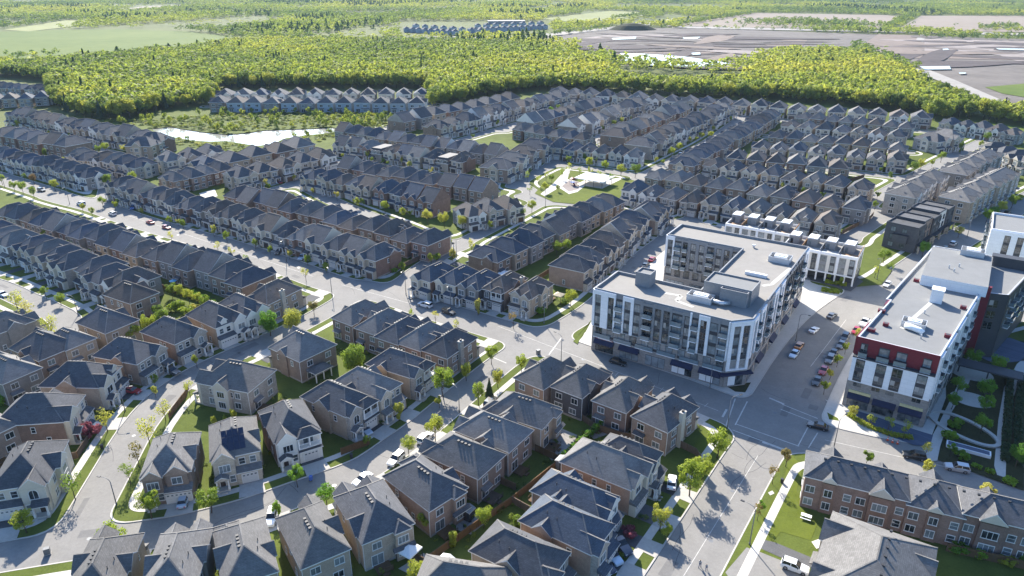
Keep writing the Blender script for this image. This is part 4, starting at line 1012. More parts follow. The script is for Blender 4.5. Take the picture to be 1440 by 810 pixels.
def rooftop_unit(root,x,y,z,rz,sx=4.2,sy=3.2,h=1.5):
    b=MB(); X,Y=sx/2,sy/2
    b.box(-X,X,-Y,-Y+.12,0,h); b.box(-X,X,Y-.12,Y,0,h); b.box(-X,-X+.12,-Y+.12,Y-.12,0,h); b.box(X-.12,X,-Y+.12,Y-.12,0,h)
    b.box(-X*.55,X*.6,-Y*.5,Y*.6,0,h+.15,1); b.box(-X*.3,-X*.05,-Y*.2,Y*.2,h+.15,h+.4,1); b.box(X*.1,X*.4,-Y*.2,Y*.2,h+.15,h+.4,1)
    return b.build('rooftop_unit',['unit metal','canvas white'],root,(x,y,z),rz)
U=(math.cos(R(-33)),math.sin(R(-33))); V=(math.cos(R(57)),math.sin(R(57)))
def loc(o,a,b): return (o[0]+U[0]*a+V[0]*b,o[1]+U[1]*a+V[1]*b)
def block_a():
    root=empty('apartment_block',label='five-storey grey and white C-shaped block with navy shop awnings at the crossing',cat='apartment building')
    # outline measured from the roof edges
    o=at(836,405.6,18.5)
    C0=o; T=18.5
    fr=at(1030,450.5,T); rt=at(1070,436,T); rb=at(1148,354,T); bl=at(955,311,T); bf=at(928,328,T)
    a_fr=(fr[0]-o[0])*U[0]+(fr[1]-o[1])*U[1]
    P=lambda a,b:loc(o,a,b)
    ab=lambda q:((q[0]-o[0])*U[0]+(q[1]-o[1])*U[1],(q[0]-o[0])*V[0]+(q[1]-o[1])*V[1])
    W=a_fr                                            # length of the front
    WR=ab(rt)[0]; DB=(ab(rb)[1]+ab(bl)[1])/2; DF=14.5; DC=ab(bf)[1]; WI=WR-17
    F0=P(0,0);F1=P(W,0);F2=P(WR,WR-W) ;F3=P(WR,DB);F4=P(0,DB);F5=P(0,DC);F6=P(WI,DC);F7=P(WI,DF);F8=P(0,DF)
    out=[F0,F1,F2,F3,F4,F5,F6,F7,F8]
    b=MB(); b.prism(out,0,18.0,0,1); b.build('wall',['panel grey','roof membrane'],root)
    parapet(root,out,18.0,.75)
    # ground and second floor masonry skin
    for p,q,nm in ((F0,F1,'f'),(F1,F2,'c'),(F2,F3,'r'),(F5,F6,'y'),(F6,F7,'x'),(F7,F8,'z')):
        f=Facade(p,q,root); b=MB(); b.box(-.001,f.L+.001,-.22,0,0,4.55); b.box(0,f.L,-.12,0,4.55,7.65); b.box(-.05,f.L+.05,-.32,0,4.4,4.58,1); b.box(-.02,f.L,-.3,0,7.55,7.72,1)
        f.put(b,'masonry_base',['masonry taupe','concrete apron'])
    f=Facade(F0,F1,root)
    k=f.L/38.6
    bays=[(.5,'W'),(1.9,'S'),(2.2,'W'),(1.8,'S'),(.5,'W'),(2.2,'b'),(.5,'W'),(1.9,'S'),(.9,'W'),(1.9,'s'),(.9,'G'),(2.7,'B'),(.7,'G'),(1.8,'s'),(.7,'G'),(1.8,'s'),(.6,'G'),(2.9,'B'),(.6,'G'),(1.5,'s'),(.5,'W'),(1.9,'b'),(.5,'W'),(1.7,'S'),(.8,'W'),(2.2,'s'),(.5,'G'),(2.2,'b'),(.4,'W')]
    tot=sum(w for w,_ in bays); bays=[(w*f.L/tot,kk) for w,kk in bays]; run_bays(f,bays,0)
    # second floor windows, terrace glass
    s=.8
    for i in range(11):
        w=2.0; m=strip_mesh(w,0,2.9,1); f.putm(m,'window_strip',s+1.2,.13,4.72); s+=f.L/11
    for i in range(6):
        f.putm(balcony_mesh(f.L/6-1.2,.5),'terrace_rail',(i+.5)*f.L/6,.1,4.62)
    for i,(awn,lit) in enumerate([(1,0),(1,0),(0,0),(1,1),(1,1)]):
        a=1.2+i*f.L/5; storefront(f,a,a+f.L/5-2.0,awn,lit)
    # red sign board over the first shop, with small pale illegible letters
    b=MB(); a=1.3; b.box(a,a+f.L/5-2.2,-.42,-.23,4.05,4.5,0)
    rn=random.Random(3); x=a+.7
    for kx in range(13):
        w=.16+.12*rn.random(); b.box(x,x+w,-.45,-.42,4.15,4.4-.05*rn.random(),1); x+=w+.12
    f.put(b,'shop_sign',['panel red','canvas white'])
    # chamfered white corner
    c=Facade(F1,F2,root); run_bays(c,[(c.L*.16,'W'),(c.L*.30,'S'),(c.L*.12,'W'),(c.L*.30,'S'),(c.L*.12,'W')],0,z0=5.2,nf=4)
    b=MB(); b.box(0,c.L,-.43,0,4.75,5.2); c.put(b,'cladding_base',['panel white'])
    b=MB(); b.box(-1.5,c.L+1.2,-1.6,0,3.9,4.25); c.put(b,'canopy',['awning navy']); storefront(c,1.0,c.L-.8,0,True)
    r=Facade(F2,F3,root)
    seq=[(1.0,'W'),(2.0,'S'),(1.0,'W'),(2.0,'b'),(1.0,'W'),(2.0,'S'),(.8,'W'),(1.8,'s'),(.8,'G'),(2.4,'B'),(.7,'G'),(1.8,'s'),(1.0,'W'),(1.9,'S'),(1.0,'W'),(2.2,'b'),(.8,'W'),(1.9,'S'),(.8,'W'),(1.8,'s'),(.8,'D'),(2.6,'B'),(.8,'D'),(1.8,'s'),(.8,'D'),(1.8,'s'),(.8,'D'),(2.6,'B'),(.8,'D'),(1.8,'s'),(.8,'D'),(1.8,'s'),(.8,'D'),(2.4,'B'),(1.0,'W'),(2.0,'S'),(1.0,'W')]
    tot=sum(w for w,_ in seq); run_bays(r,[(w*r.L/tot,kk) for w,kk in seq],0)
    n=9
    for i in range(n): storefront(r,1.0+i*r.L/n,r.L/n-1.0+i*r.L/n,i%2,False)
    for i in range(14): r.putm(strip_mesh(2.0,0,2.9,1),'window_strip',(i+.5)*r.L/14,.13,4.72)
    y=Facade(F5,F6,root); sq=[(.5,'W'),(2,'S'),(.6,'W'),(2.6,'B'),(.6,'G'),(1.8,'B'),(1.2,'G'),(1.9,'s'),(1.2,'G'),(1.9,'s'),(1.1,'G'),(2.6,'B'),(.7,'G'),(1.9,'s'),(1.0,'G'),(1.9,'s'),(1.0,'G'),(2.6,'B'),(.5,'G')]
    tot=sum(w for w,_ in sq); run_bays(y,[(w*y.L/tot,kk) for w,kk in sq],0)
    for i in range(8): y.putm(strip_mesh(2.0,0,2.9,1),'window_strip',(i+.5)*y.L/8,.13,4.72)
    storefront(y,1,7); storefront(y,9,16)
    x=Facade(F6,F7,root); sq=[(1.5,'G'),(2,'s'),(1.5,'G'),(2.4,'B'),(1.5,'G'),(2,'s'),(1.5,'G')]; tot=sum(w for w,_ in sq); run_bays(x,[(w*x.L/tot,kk) for w,kk in sq],0)
    z=Facade(F7,F8,root); sq=[(1.5,'G'),(2,'s'),(1.5,'G'),(2.4,'B'),(1.5,'G'),(2,'s'),(1.5,'G'),(2.4,'B'),(1.5,'G'),(2,'s'),(1.5,'G')]; tot=sum(w for w,_ in sq); run_bays(z,[(w*z.L/tot,kk) for w,kk in sq],0)
    l=Facade(F4,F5,root); run_bays(l,[(2,'W'),(2,'S'),(l.L-8,'W'),(2,'S'),(2,'W')],0)
    l=Facade(F8,F0,root); run_bays(l,[(2.5,'W'),(2,'S'),(l.L-9,'G'),(2,'S'),(2.5,'W')],0)
    # roof: stair penthouse, plant, walkway
    rz=R(-33)
    def roofbox(name,q,sx,sy,h,mats=('panel grey','roof membrane blue')):
        b=MB(); b.box(-sx/2,sx/2,-sy/2,sy/2,0,h,0,1); ob=b.build(name,list(mats),root,(*q,18.0),rz); 
        b=MB(); 
        for aa in ((-sx/2,sx/2,-sy/2,-sy/2+.25),(-sx/2,sx/2,sy/2-.25,sy/2),(-sx/2,-sx/2+.25,-sy/2+.25,sy/2-.25),(sx/2-.25,sx/2,-sy/2+.25,sy/2-.25)): b.box(*aa,h,h+.45)
        l_=b.build('coping',mats[0],ob); return ob
    c0=at(1030,396,22.2); roofbox('penthouse',c0,12.5,8.0,4.0); roofbox('penthouse_annex',loc(c0,2.2,-4.9),7.0,1.6,3.7)
    q=at(908,388,20.5); roofbox('stair_tower',q,4.2,4.2,3.6)
    q=at(985,421,18.3); rooftop_unit(root,*q,18.0,rz,6.5,3.4,1.7); b=MB(); b.tube([(0,0,.9),(2.6,-.3,.9),(4.2,1.2,.8)],.55,10); b.build('duct','steel vent',root,(*loc(q,3.1,-.4),18.0),rz,smooth=True)
    q=at(1097,366,18.3); rooftop_unit(root,*q,18.0,rz,6,4.2,1.7)
    q=at(1060,347,18.3); b=MB(); b.tube([(0,0,0),(0,0,.8)],.35,8); b.tube([(0,0,.8),(0,0,1.0)],.6,8); b.build('roof_ventilator','steel vent',root,(*q,18.0))
    for pth in ([(935,412),(958,416),(951,423),(975,432)],[(1072,402),(1085,400),(1112,377)]):
        for a_,b_ in zip(pth,pth[1:]):
            A,B=at(*a_,18.0),at(*b_,18.0); d=Vector((B[0]-A[0],B[1]-A[1],0)).normalized(); nn=Vector((-d.y,d.x))*.6
            g=MB(); g.face([(A[0]-nn.x,A[1]-nn.y,18.02),(B[0]-nn.x,B[1]-nn.y,18.02),(B[0]+nn.x,B[1]+nn.y,18.02),(A[0]+nn.x,A[1]+nn.y,18.02)]); g.build('roof_walkway','roof path',root)
    b=MB(); b.box(-3,3,-.5,.5,0,.9); b.build('skylight','panel white',root,(*at(1063,387,18.2),18.0),rz)
    return root
def block_b():
    root=empty('apartment_block',label='long flat-roofed block with dark red top storey, white panels and red fin wall',cat='apartment building')
    o=at(1206,474,18.5); U2=(math.cos(R(-34)),math.sin(R(-34))); V2=(math.cos(R(49.5)),math.sin(R(49.5)))
    P=lambda a,b:(o[0]+U2[0]*a+V2[0]*b,o[1]+U2[1]*a+V2[1]*b)
    W=17.0; L1=46; L2=80
    A=[P(0,0),P(W,0),P(W,L1),P(W+6,L1+2),P(W+9,L2),P(-1,L2),P(-1,27),P(0,27)]
    b=MB(); b.prism(A,0,18.0,0,1); b.build('wall',['panel white','roof membrane blue'],root); parapet(root,A,18.0,.7,m='unit metal')
    f=Facade(A[0],A[1],root)
    b=MB(); b.box(0,f.L,-.25,0,0,7.6); b.box(-.05,f.L+.05,-.33,0,7.5,7.66,1); f.put(b,'masonry_base',['masonry taupe','concrete apron'])
    # red top storey stands behind a shallow terrace; white two-storey panel below
    b=MB(); b.box(0,f.L,-.12,0,14.2,18.72); f.put(b,'red_storey',['panel red'])
    b=MB(); b.box(0,f.L,-1.3,0,7.66,13.9); b.box(0,f.L,-1.36,0,13.9,14.2,1); f.put(b,'white_panel',['panel white','panel dark'])
    for s,w in ((.9,1.9),(5.2,2.1),(8.6,2.1),(13.6,2.1)):
        f.putm(strip_mesh(w,7.9,13.7,2),'window_strip',s+w/2,1.3,7.9)
    for s,w in ((1.1,1.5),(5.0,2.2),(8.6,2.2),(14.0,1.7)):
        m=strip_mesh(w,14.6,17.4,1); f.putm(m,'window_strip',s+w/2,.12,14.6); f.putm(balcony_mesh(w+.4,1.1),'balcony',s+w/2,.12,14.25)
    for s in (1.0,5.0,8.0,13.5): f.putm(strip_mesh(2.0,0,2.0,1,'masonry taupe'),'window_strip',s+1.1,.25,5.3)
    for i,cr in enumerate((1,0,1)):
        a=.7+i*5.5; storefront(f,a,a+4.6,1)
        if cr:
            b=MB(); b.box(a-.1,a+4.7,-.5,-.25,4.2,4.9); f.put(b,'sign_band',['awning cream'])
    r=Facade(A[1],A[2],root)
    b=MB(); b.box(0,r.L,-.25,0,0,7.6); r.put(b,'masonry_base',['masonry taupe'])
    seq=[(.8,'W'),(1.8,'S'),(1,'W'),(2,'B'),(1,'W'),(1.8,'S'),(1.6,'W')]*4; seq=seq[:-1]+[(1.6,'W')]; tot=sum(w for w,_ in seq); run_bays(r,[(w*r.L/tot,k) for w,k in seq],0,nf=3)
    for i in range(9): r.putm(strip_mesh(2.0,0,2.9,1),'window_strip',(i+.5)*r.L/9,.26,4.6)
    for i in range(8): storefront(r,1+i*r.L/8,r.L/8-1+i*r.L/8,0)
    b=MB(); b.box(r.L-.2,r.L+.9,-2.2,.3,0,20.6); r.put(b,'red_fin_wall',['panel red'])
    r=Facade(A[2],A[3],root); b=MB(); b.box(0,r.L,-.25,0,0,18.72); r.put(b,'dark_cladding',['panel dark']); r.putm(strip_mesh(2.2,7.7,17.15,3),'window_strip',r.L*.55,.26,7.7); r=Facade(A[3],A[4],root); b=MB(); b.box(0,r.L,-.25,0,0,18.72); r.put(b,'dark_cladding',['panel dark'])
    for i in range(6): r.putm(strip_mesh(2.2,7.7,17.15,3),'window_strip',(i+.5)*r.L/6,.26,7.7)
    for i in range(5):
        for j in range(3): r.putm(balcony_mesh(2.6,1.4),'balcony',(i+1)*r.L/6,.26,7.8+j*3.15)
    l=Facade(A[7],A[0],root)
    b=MB(); b.box(0,l.L,-.25,0,0,7.6); l.put(b,'masonry_base',['masonry taupe'])
    b=MB(); b.box(l.L-9,l.L,-.3,0,14.2,18.72); b.box(0,4,-.3,0,12,18.72); l.put(b,'red_storey',['panel red'])
    for i in range(6): l.putm(strip_mesh(2.0,7.7,14,2),'window_strip',(i+.5)*l.L/6,.02,7.7)
    # roof edge pockets in red, roof plant
    rz=R(-34+0)
    rv=R(49.5)
    for px,py,w in ((1226,463,2.6),(1240,436,2.6),(1289,393,2.2),(1355,431,2.2),(1333,471,2.2),(1246,455,2.0)):
        b=MB(); w*=.62; b.box(-w/2,w/2,-.55,.55,0,.75); b.box(-w/2+.2,w/2-.2,-.4,.4,.75,.78,1); b.build('terrace_wall',['panel red','panel dark'],root,(*at(px,py,18.6),18.0),rz)
    q=at(1285,456,18.5); rooftop_unit(root,*q,18.0,rz,5.2,3.4,1.5); b=MB(); b.tube([(-1.6,-2.4,.7),(0,-2.9,.8),(1.6,-3.4,.7),(2.4,-3.6,.3)],.75,10); b.build('duct','canvas white',root,(*q,18.0),rz,smooth=True)
    q=at(1317,419,19); b=MB(); b.box(-1.4,1.4,-1.4,1.4,0,3.4); b.box(-1.5,1.5,-1.5,1.5,3.4,3.7); b.build('vent_shaft','panel white',root,(*q,18.0),rz)
    A0=P(1.5,L1+1); b=MB(); b.box(0,W-1.5,0,27,0,2.9,0,1); b.build('upper_storey',['panel white','roof membrane blue'],root,(*P(3,L1-1.5),18.0),rz)
    q=at(1366,362,20); rooftop_unit(root,*q,20.9,rz,6,4.2,1.6)
    b=MB(); b.box(-5,5,-1.6,1.6,0,3.0); b.build('lift_overrun','panel dark',root,(*P(W+3,L2-6),18.0),rz)
    for px,py in ((1331,390),(1345,388),(1338,395),(1300,440),(1295,475)):
        b=MB(); b.tube([(0,0,0),(0,0,1.0)],.18,6); b.build('vent_pipe','steel vent',root,(*at(px,py,18.2),18.0 if py>400 else 20.9))
    for pth in ([(1268,462),(1311,424)],):
        for a_,b_ in zip(pth,pth[1:]):
            A_,B_=at(*a_,18.0),at(*b_,18.0); d=Vector((B_[0]-A_[0],B_[1]-A_[1],0)).normalized(); nn=Vector((-d.y,d.x))*.5
            g=MB(); g.face([(A_[0]-nn.x,A_[1]-nn.y,18.02),(B_[0]-nn.x,B_[1]-nn.y,18.02),(B_[0]+nn.x,B_[1]+nn.y,18.02),(A_[0]+nn.x,A_[1]+nn.y,18.02)]); g.build('roof_walkway','roof path',root)
    # entrance canopy on the shaded side
    b=MB(); b.box(0,14,0,4.5,3.6,4.0); [b.box(x,x+.3,4.0,4.3,0,3.6) for x in (.3,6.8,13.4)]; b.build('entrance_canopy','panel dark',root,(*P(W+1,30),0),rz)
    return root
def block_c():
    root=empty('apartment_block',label='white block with dark window bays cut by the right edge',cat='apartment building')
    o=at(1394,322,18.5); P=lambda a,b:loc(o,a,b); A=[P(0,0),P(36,0),P(36,22),P(0,22)]
    b=MB(); b.prism(A,0,18.0,0,1); b.build('wall',['panel white','roof membrane blue'],root); parapet(root,A,18.0,.7,m='panel white')
    f=Facade(A[0],A[1],root); run_bays(f,[(4.2,'W'),(1.8,'S'),(1.8,'W'),(1.8,'S'),(3.6,'W')]*2+[(4,'W')],0)
    b=MB(); b.box(0,f.L,-.5,0,0,7.6); f.put(b,'masonry_base',['masonry taupe'])
    for i in range(7): f.putm(strip_mesh(2.0,0,2.9,1),'window_strip',(i+.5)*f.L/7,.5,4.0)
    l=Facade(A[3],A[0],root); run_bays(l,[(2,'G'),(2.5,'B'),(3,'D'),(2.5,'B'),(2,'D'),(2.5,'B'),(3,'G')],0)
    rooftop_unit(root,*P(14,10),18.0,R(-33)); return root
def stilt_house(o,n,uw,label,depth=13,h0=3.1,stilts=True,cut=False):
    """row of stacked white townhouses raised over parking bays, with roof terraces"""
    root=empty('terrace_block',label=label,cat='townhouse block',group='raised terrace blocks'); P=lambda a,b:loc(o,a,b); W=n*uw; T=9.6
    b=MB(); b.prism([P(0,0),P(W,0),P(W,depth),P(0,depth)],h0,T,0,1); b.prism([P(0,3.5),P(W,3.5),P(W,depth),P(0,depth)],0,h0-.004,2); b.build('wall',['stucco white','roof membrane','panel dark'],root)
    parapet(root,[P(0,0),P(W,0),P(W,depth),P(0,depth)],T,.9,.25,'panel white')
    f=Facade(P(0,0),P(W,0),root); pm=MB(); pm.box(-.25,.25,-.05,.45,0,h0); me=pm.mesh('stilt',['panel white'])
    for i in range(2*n+1): f.putm(me,'stilt',min(max(i*W/(2*n),.3),W-.3),-.1,0)
    wm=[strip_mesh(2.2,h0+.3,T-.3,2,'panel grey'),strip_mesh(1.6,h0+.3,T-.3,2)]
    for i in range(2*n): f.putm(wm[i%2],'window_strip',(i+.5)*W/(2*n),.0,h0+.3)
    for i in range(n):
        b=MB(); b.box(i*uw,i*uw+.4,-.35,0,h0,T+.9); b.box(i*uw+uw-.4,i*uw+uw-.004,-.35,0,h0,T+.9); b.box(i*uw+.4,i*uw+uw-.4,-.35,0,T,T+.9); b.box(i*uw+.4,i*uw+uw-.4,-.35,0,h0,h0+.4); f.put(b,'white_frame',['panel white'])
    g=Facade(P(W,0),P(W,depth),root)
    for s in (2.5,6,9.5): g.putm(wm[1],'window_strip',s,.0,h0+.3)
    k=Facade(P(W,depth),P(0,depth),root)
    for i in range(2*n): k.putm(wm[1],'window_strip',(i+.5)*W/(2*n),0,h0+.3)
    rz=R(-33)
    for i in range(n):
        b=MB(); b.box(0,uw*.55,0,depth*.42,0,2.7,0); b.box(-.1,uw*.55+.1,-.1,depth*.42+.1,2.7,2.85,0)
        for q in range(2):
            for r_ in range(3): b.box(.2+q*uw*.27,.1+(q+1)*uw*.26,.25+r_*1.7,1.75+r_*1.7,2.85,3.05,1)
        b.box(.5,1.4,-.03,0,0,2.0,2); b.build('roof_pavilion',['panel grey','canvas white','window glass'],root,(*P(i*uw+.5,depth*.42),T),rz)
        b=MB(); b.box(.3,uw-.3,.3,depth*.38,0,.06); b.build('terrace_deck','wood new' if i in(0,n-1) else 'soffit',root,(*P(i*uw,0),T+.002),rz)
        b=MB(); b.box(0,.15,.3,depth-.4,0,1.5); b.build('terrace_screen','wood new' if i in(0,n-1) else 'panel grey',root,(*P(i*uw+uw-.2,0),T+.01),rz)
    return root
def dark_row():
    root=empty('townhouse_terrace',label='dark brick three-storey flat-roofed terrace stepping up the side street',cat='townhouse block')
    o=at(1259,331,9.5); a=R(44); t=(math.cos(a),math.sin(a)); n=(-t[1],t[0])
    P=lambda s,q:(o[0]+t[0]*s+n[0]*q,o[1]+t[1]*s+n[1]*q)
    # front faces the street on the right (-n side of the along direction)
    o2=at(1292,323,9.5); L=42; D=11.5; o=o2
    for i in range(5):
        s0,s1=i*L/5,(i+1)*L/5; h=9.6+.5*(i%2); w=('brick dark','brick brown','brick dark','stucco white','brick dark')[i]
        b=MB(); st=.6*(i%2); b.prism([P(s0,st),P(s1-.004,st),P(s1-.004,D),P(s0,D)],0,h,0,1); b.build('wall',[w,'roof charcoal'],root); parapet(root,[P(s0+.02,st),P(s1-.02,st),P(s1-.02,D),P(s0+.02,D)],h,.5,.3,'panel dark')
        f=Facade(P(s0,st),P(s1,st),root)
        for c in (.28,.72):
            for j in range(2): f.putm(window_mesh(1.7,1.8,2,'dark'),'window',f.L*c,.0,3.7+3*j)
        b=MB(); b.box(.3,f.L-.3,-1.6,0,3.0,3.25); b.build('porch_canopy','dark trim',root).matrix_local=f.M
        pc=MB(); pc.box(-.25,.25,-1.5,-1.0,0,3.0); me=pc.mesh('porch_pier',['stone beige'])
        for c in (.6,f.L-.6): f.putm(me,'porch_pier',c,0,0)
        f.putm(door_mesh(),'front_door',f.L*.5,0,.05); f.putm(window_mesh(1.8,1.8,2,'dark'),'window',f.L*.25,0,.8)
    e=Facade(P(0,D),P(0,0),root)
    for c in (.25,.6):
        for j in range(3): e.putm(window_mesh(1.6,1.6,2,'dark'),'window',e.L*c,0,1+3*j)
    b=MB(); b.box(e.L*.3,e.L*.75,-1.4,0,3.1,6.2); b.box(e.L*.3-.1,e.L*.75+.1,-1.5,0,6.2,6.4,1); e.put(b,'bay',['brick dark','dark trim'])
    return root
def town_row(name,o,ang,L,D,he,tan,n,wall,front,roof,label,seed,group=None,fence=True,three=True,tudor=False,rearbal=False,segs=None):
    """long pitched-roof terrace; o near corner, ang along the row, front on the -normal side"""
    rn=random.Random(seed); root=empty(name,(*o,0),ang,label,'townhouse block',group); b=MB(); Rf=MB(); uw=L/n; offs=[0.0]*n; dzs=[0.0]*n
    if segs is None: segs=[(n,0,0)]
    i0=0
    for k,o_,dz in segs:
        b.box(i0*uw,(i0+k)*uw-.01,o_,D-o_*.4,0,he+dz,0); hip(Rf,i0*uw-(.0 if i0 else 0),(i0+k)*uw,o_,D-o_*.4,he+dz,tan+.004*i0)
        for q in range(i0,i0+k): offs[q]=o_; dzs[q]=dz
        i0+=k
    b.build('wall',[wall],root)
    for side in (0,1):
        for i in range(n):
            c=(i+.5)*uw; w=uw*(.42 if tudor else .48) if (i+side)%2==0 else uw*(.24 if tudor else .36)
            q=MB(); he_=he+dzs[i]; s0,s1=-w/2,w/2; pj=.7 if (i+side)%2==0 else .25
            q.box(s0,s1,-pj,.05,0,he_,0); 
            r=MB(); gable(r,s0,s1,-pj,w*.55*(tan+.2)/tan+.8,he_,tan+.25)
            M=(Matrix.Translation((c,offs[i],0)) if side==0 else Matrix.Translation((c,D-offs[i]*.4,0))@Matrix.Rotation(math.pi,4,'Z'))
            q.xf(M); r.xf(M); q.build('gable_bay',[front if not tudor else ('stucco cream' if i==2 else wall)],root); r.build('gable_roof',[roof,'white trim','stucco cream' if tudor else front,'roof grey'],root)
            rz=0 if side==0 else math.pi
            lv=[1.0,3.9]+([6.7] if three else [])
            for z in lv:
                p=M@Vector((0,-pj,z)); link('window',window_mesh(max(1.0,min(2.4,w-.8)),1.5,2 if w<3 else 3),root,p,rz)
            if tudor:
                for z in lv: link('window',window_mesh(1.5,1.4,2),root,M@Vector((-uw*.36,0,z)),rz)
            for z in lv:
                p=M@Vector((uw*.38,0,z)); link('window',window_mesh(1.2,1.4,1,'white',2),root,p,rz) if (z>2 or side==1) else link('front_door',door_mesh(),root,M@Vector((uw*.38,0,.3)),rz)
            if tudor:
                t_=MB()
                for k in range(4): x=s0+w*(k+.5)/4; t_.box(x-.08,x+.08,-pj-.05,-pj,he_-.2,he_+.5)
                t_.box(s0,s1,-pj-.05,-pj,he_-.4,he_-.2); t_.xf(M); t_.build('half_timbering','door dark',root)
            if side==0:
                t_=MB(); lean(t_,-uw*.1+uw*.38-1.1,uw*.38+1.1,-1.5,0,2.6,3.1); t_.xf(M); t_.build('porch_roof',[roof,'white trim'],root)
    Rf.build('roof',[roof,'white trim',front,'roof grey'],root)
    for x in (0,L):
        s=-1 if x==0 else 1
        for yy in (D*.28,D*.7):
            for z in ([1.0,3.9]+([6.7] if three else [])): link('window',window_mesh(1.7,1.5,2),root,(x,yy,z),R(-90) if s<0 else R(90))
    vm=MB(); vm.box(-.22,.22,-.2,.2,0,.35); me=vm.mesh('roof_vent',['dark trim']); k=int(L/2.4)
    for i in range(k):
        x=3+i*(L-6)/max(1,k-1); link('roof_vent',me,root,(x,D*.5+1.1,he+.2+(D/2+.38-1.1)*tan-.08))
    return root
def townhouses():
    a=R(46)
    o=at(1287,277,10.0); town_row('townhouse_terrace',o,a,52,12,9.3,.55,6,'stone grey','stucco white','roof grey','three-storey grey terrace with white gabled end, nearest the street bend',1,'pitched terraces on the right slope',segs=[(2,0,0),(2,.7,.35),(2,.2,-.1)])
    o=at(1360,245,10.0); town_row('townhouse_terrace',o,R(44),62,12,9.3,.55,7,'brick grey','stone grey','roof grey','three-storey grey brick terrace farthest up the right slope',2,'pitched terraces on the right slope',segs=[(2,0,0),(2,.7,.35),(3,.2,-.1)])
    o=at(1365,283,10.0); town_row('townhouse_terrace',o,R(42),70,12,9.3,.55,8,'brick tan','stone beige','roof grey','three-storey tan terrace with beige gabled end facing a hedge',3,'pitched terraces on the right slope',segs=[(2,0,0),(2,.7,.35),(4,.2,-.1)])
    # brick terrace at the lower right: its rear faces us
    A=at(1132,673,7); ang=R(-24); 
    town_row('townhouse_terrace',(A[0]+math.cos(ang)*62-math.sin(ang)*9.8,A[1]+math.sin(ang)*62+math.cos(ang)*9.8),ang+math.pi,62,9.8,6.9,.66,7,'brick red','stucco cream','roof charcoal','red brick half-timbered terrace along the lower main road',4,three=False,tudor=True,segs=[(2,0,0),(2,1.5,.5),(1,.3,-.15),(2,1.2,.35)])
    B=at(1246,752,10.3); an=R(57); t=(math.cos(an),math.sin(an)); nn=(-t[1],t[0])
    o=(B[0]-t[0]*27+nn[0]*8.5,B[1]-t[1]*27+nn[1]*8.5)
    town_row('townhouse_terrace',(o[0]+t[0]*33,o[1]+t[1]*33),an+math.pi,33,16,6.3,.58,3,'stone beige','stone beige','roof grey','grey-roofed terrace with light left slope cut by the lower edge',5,three=False,segs=[(2,0,0),(1,1.4,.4)])
def blocks():
    block_a(); block_b(); block_c()
    f=at(1207,363,10.4); o=loc(f,-24,0); stilt_house(o,4,6.0,'white terrace block raised on stilts above parked cars')
    f=at(1113,330,10.4); o=loc(f,-24,0); stilt_house(o,4,6.0,'white terrace block with wood roof decks behind the C-shaped block')
    dark_row(); townhouses()
# ------------------------------------------------------------------ trees
def leaf_cloud(rn,n,rx,rz,cz,clumps,leaf,flat=.55):
    """n leaf-sized faces scattered through the clumps of a crown; returns vertex array (n,4,3)"""
    C=[]
    for _ in range(clumps):
        while True:
            p=rn.uniform(-1,1,3)
            if .15<p@p<1: break
        r=.26+.24*rn.random(); p=p*(1-r*.38); C.append((p,r))
    idx=rn.integers(0,clumps,n); cen=np.array([c for c,_ in C])[idx]; rad=np.array([r for _,r in C])[idx]
    d=rn.normal(size=(n,3)); d/=np.linalg.norm(d,axis=1)[:,None]
    rr=rad*rn.uniform(.35,1,n)**.5
    P=cen+d*rr[:,None]; 
    P*=np.array([rx,rx,rz]); P[:,2]+=cz
    nrm=d+cen*.5+rn.normal(size=(n,3))*flat; nrm/=np.linalg.norm(nrm,axis=1)[:,None]
    a=np.cross(nrm,rn.normal(size=(n,3))); a/=np.linalg.norm(a,axis=1)[:,None]; b=np.cross(nrm,a)
    s=leaf*rn.uniform(.6,1.25,n)[:,None]
    return np.stack([P-a*s-b*s*.6,P+a*s-b*s*.6,P+a*s+b*s*.6,P-a*s+b*s*.6],1)
def quads_mesh(name,V,m,tint=None):
    n=len(V); me=bpy.data.meshes.new(name); me.vertices.add(n*4); me.loops.add(n*4); me.polygons.add(n)
    me.vertices.foreach_set('co',V.reshape(-1).astype(np.float32)); me.loops.foreach_set('vertex_index',np.arange(n*4,dtype=np.int32))
    me.polygons.foreach_set('loop_start',np.arange(0,n*4,4,dtype=np.int32)); me.polygons.foreach_set('loop_total',np.full(n,4,np.int32))
    if tint is not None:
        at_=me.attributes.new('tint','FLOAT','FACE'); at_.data.foreach_set('value',tint.astype(np.float32))
    me.materials.append(MATS[m]); me.update(calc_edges=True); return me
def trunk_mesh(rn,h,r,lim,spread,top):
    b=MB(); b.tube([(0,0,-.2),(.03*h*rn.normal(),.03*h*rn.normal(),h*.5),(0,0,top)],[r,r*.72,r*.22],8)
    for k in range(lim):
        a=2*math.pi*k/lim+rn.random(); z=h*(.45+.5*rn.random()*(top-h*.45)/h); L=spread*(.6+.5*rn.random())
        p1=(math.cos(a)*L*.45,math.sin(a)*L*.45,z+L*.45); p2=(math.cos(a)*L*.9,math.sin(a)*L*.9,z+L*(.8+.3*rn.random()))
        b.tube([(0,0,z),p1,p2],[r*.42,r*.26,r*.08],5,cap=False)
        q=(p1[0]+math.cos(a+1)*L*.35,p1[1]+math.sin(a+1)*L*.35,p1[2]+L*.5); b.tube([p1,q],[r*.22,r*.06],4,cap=False)
    return b.mesh('trunk',['bark'],smooth=True)
TP={}
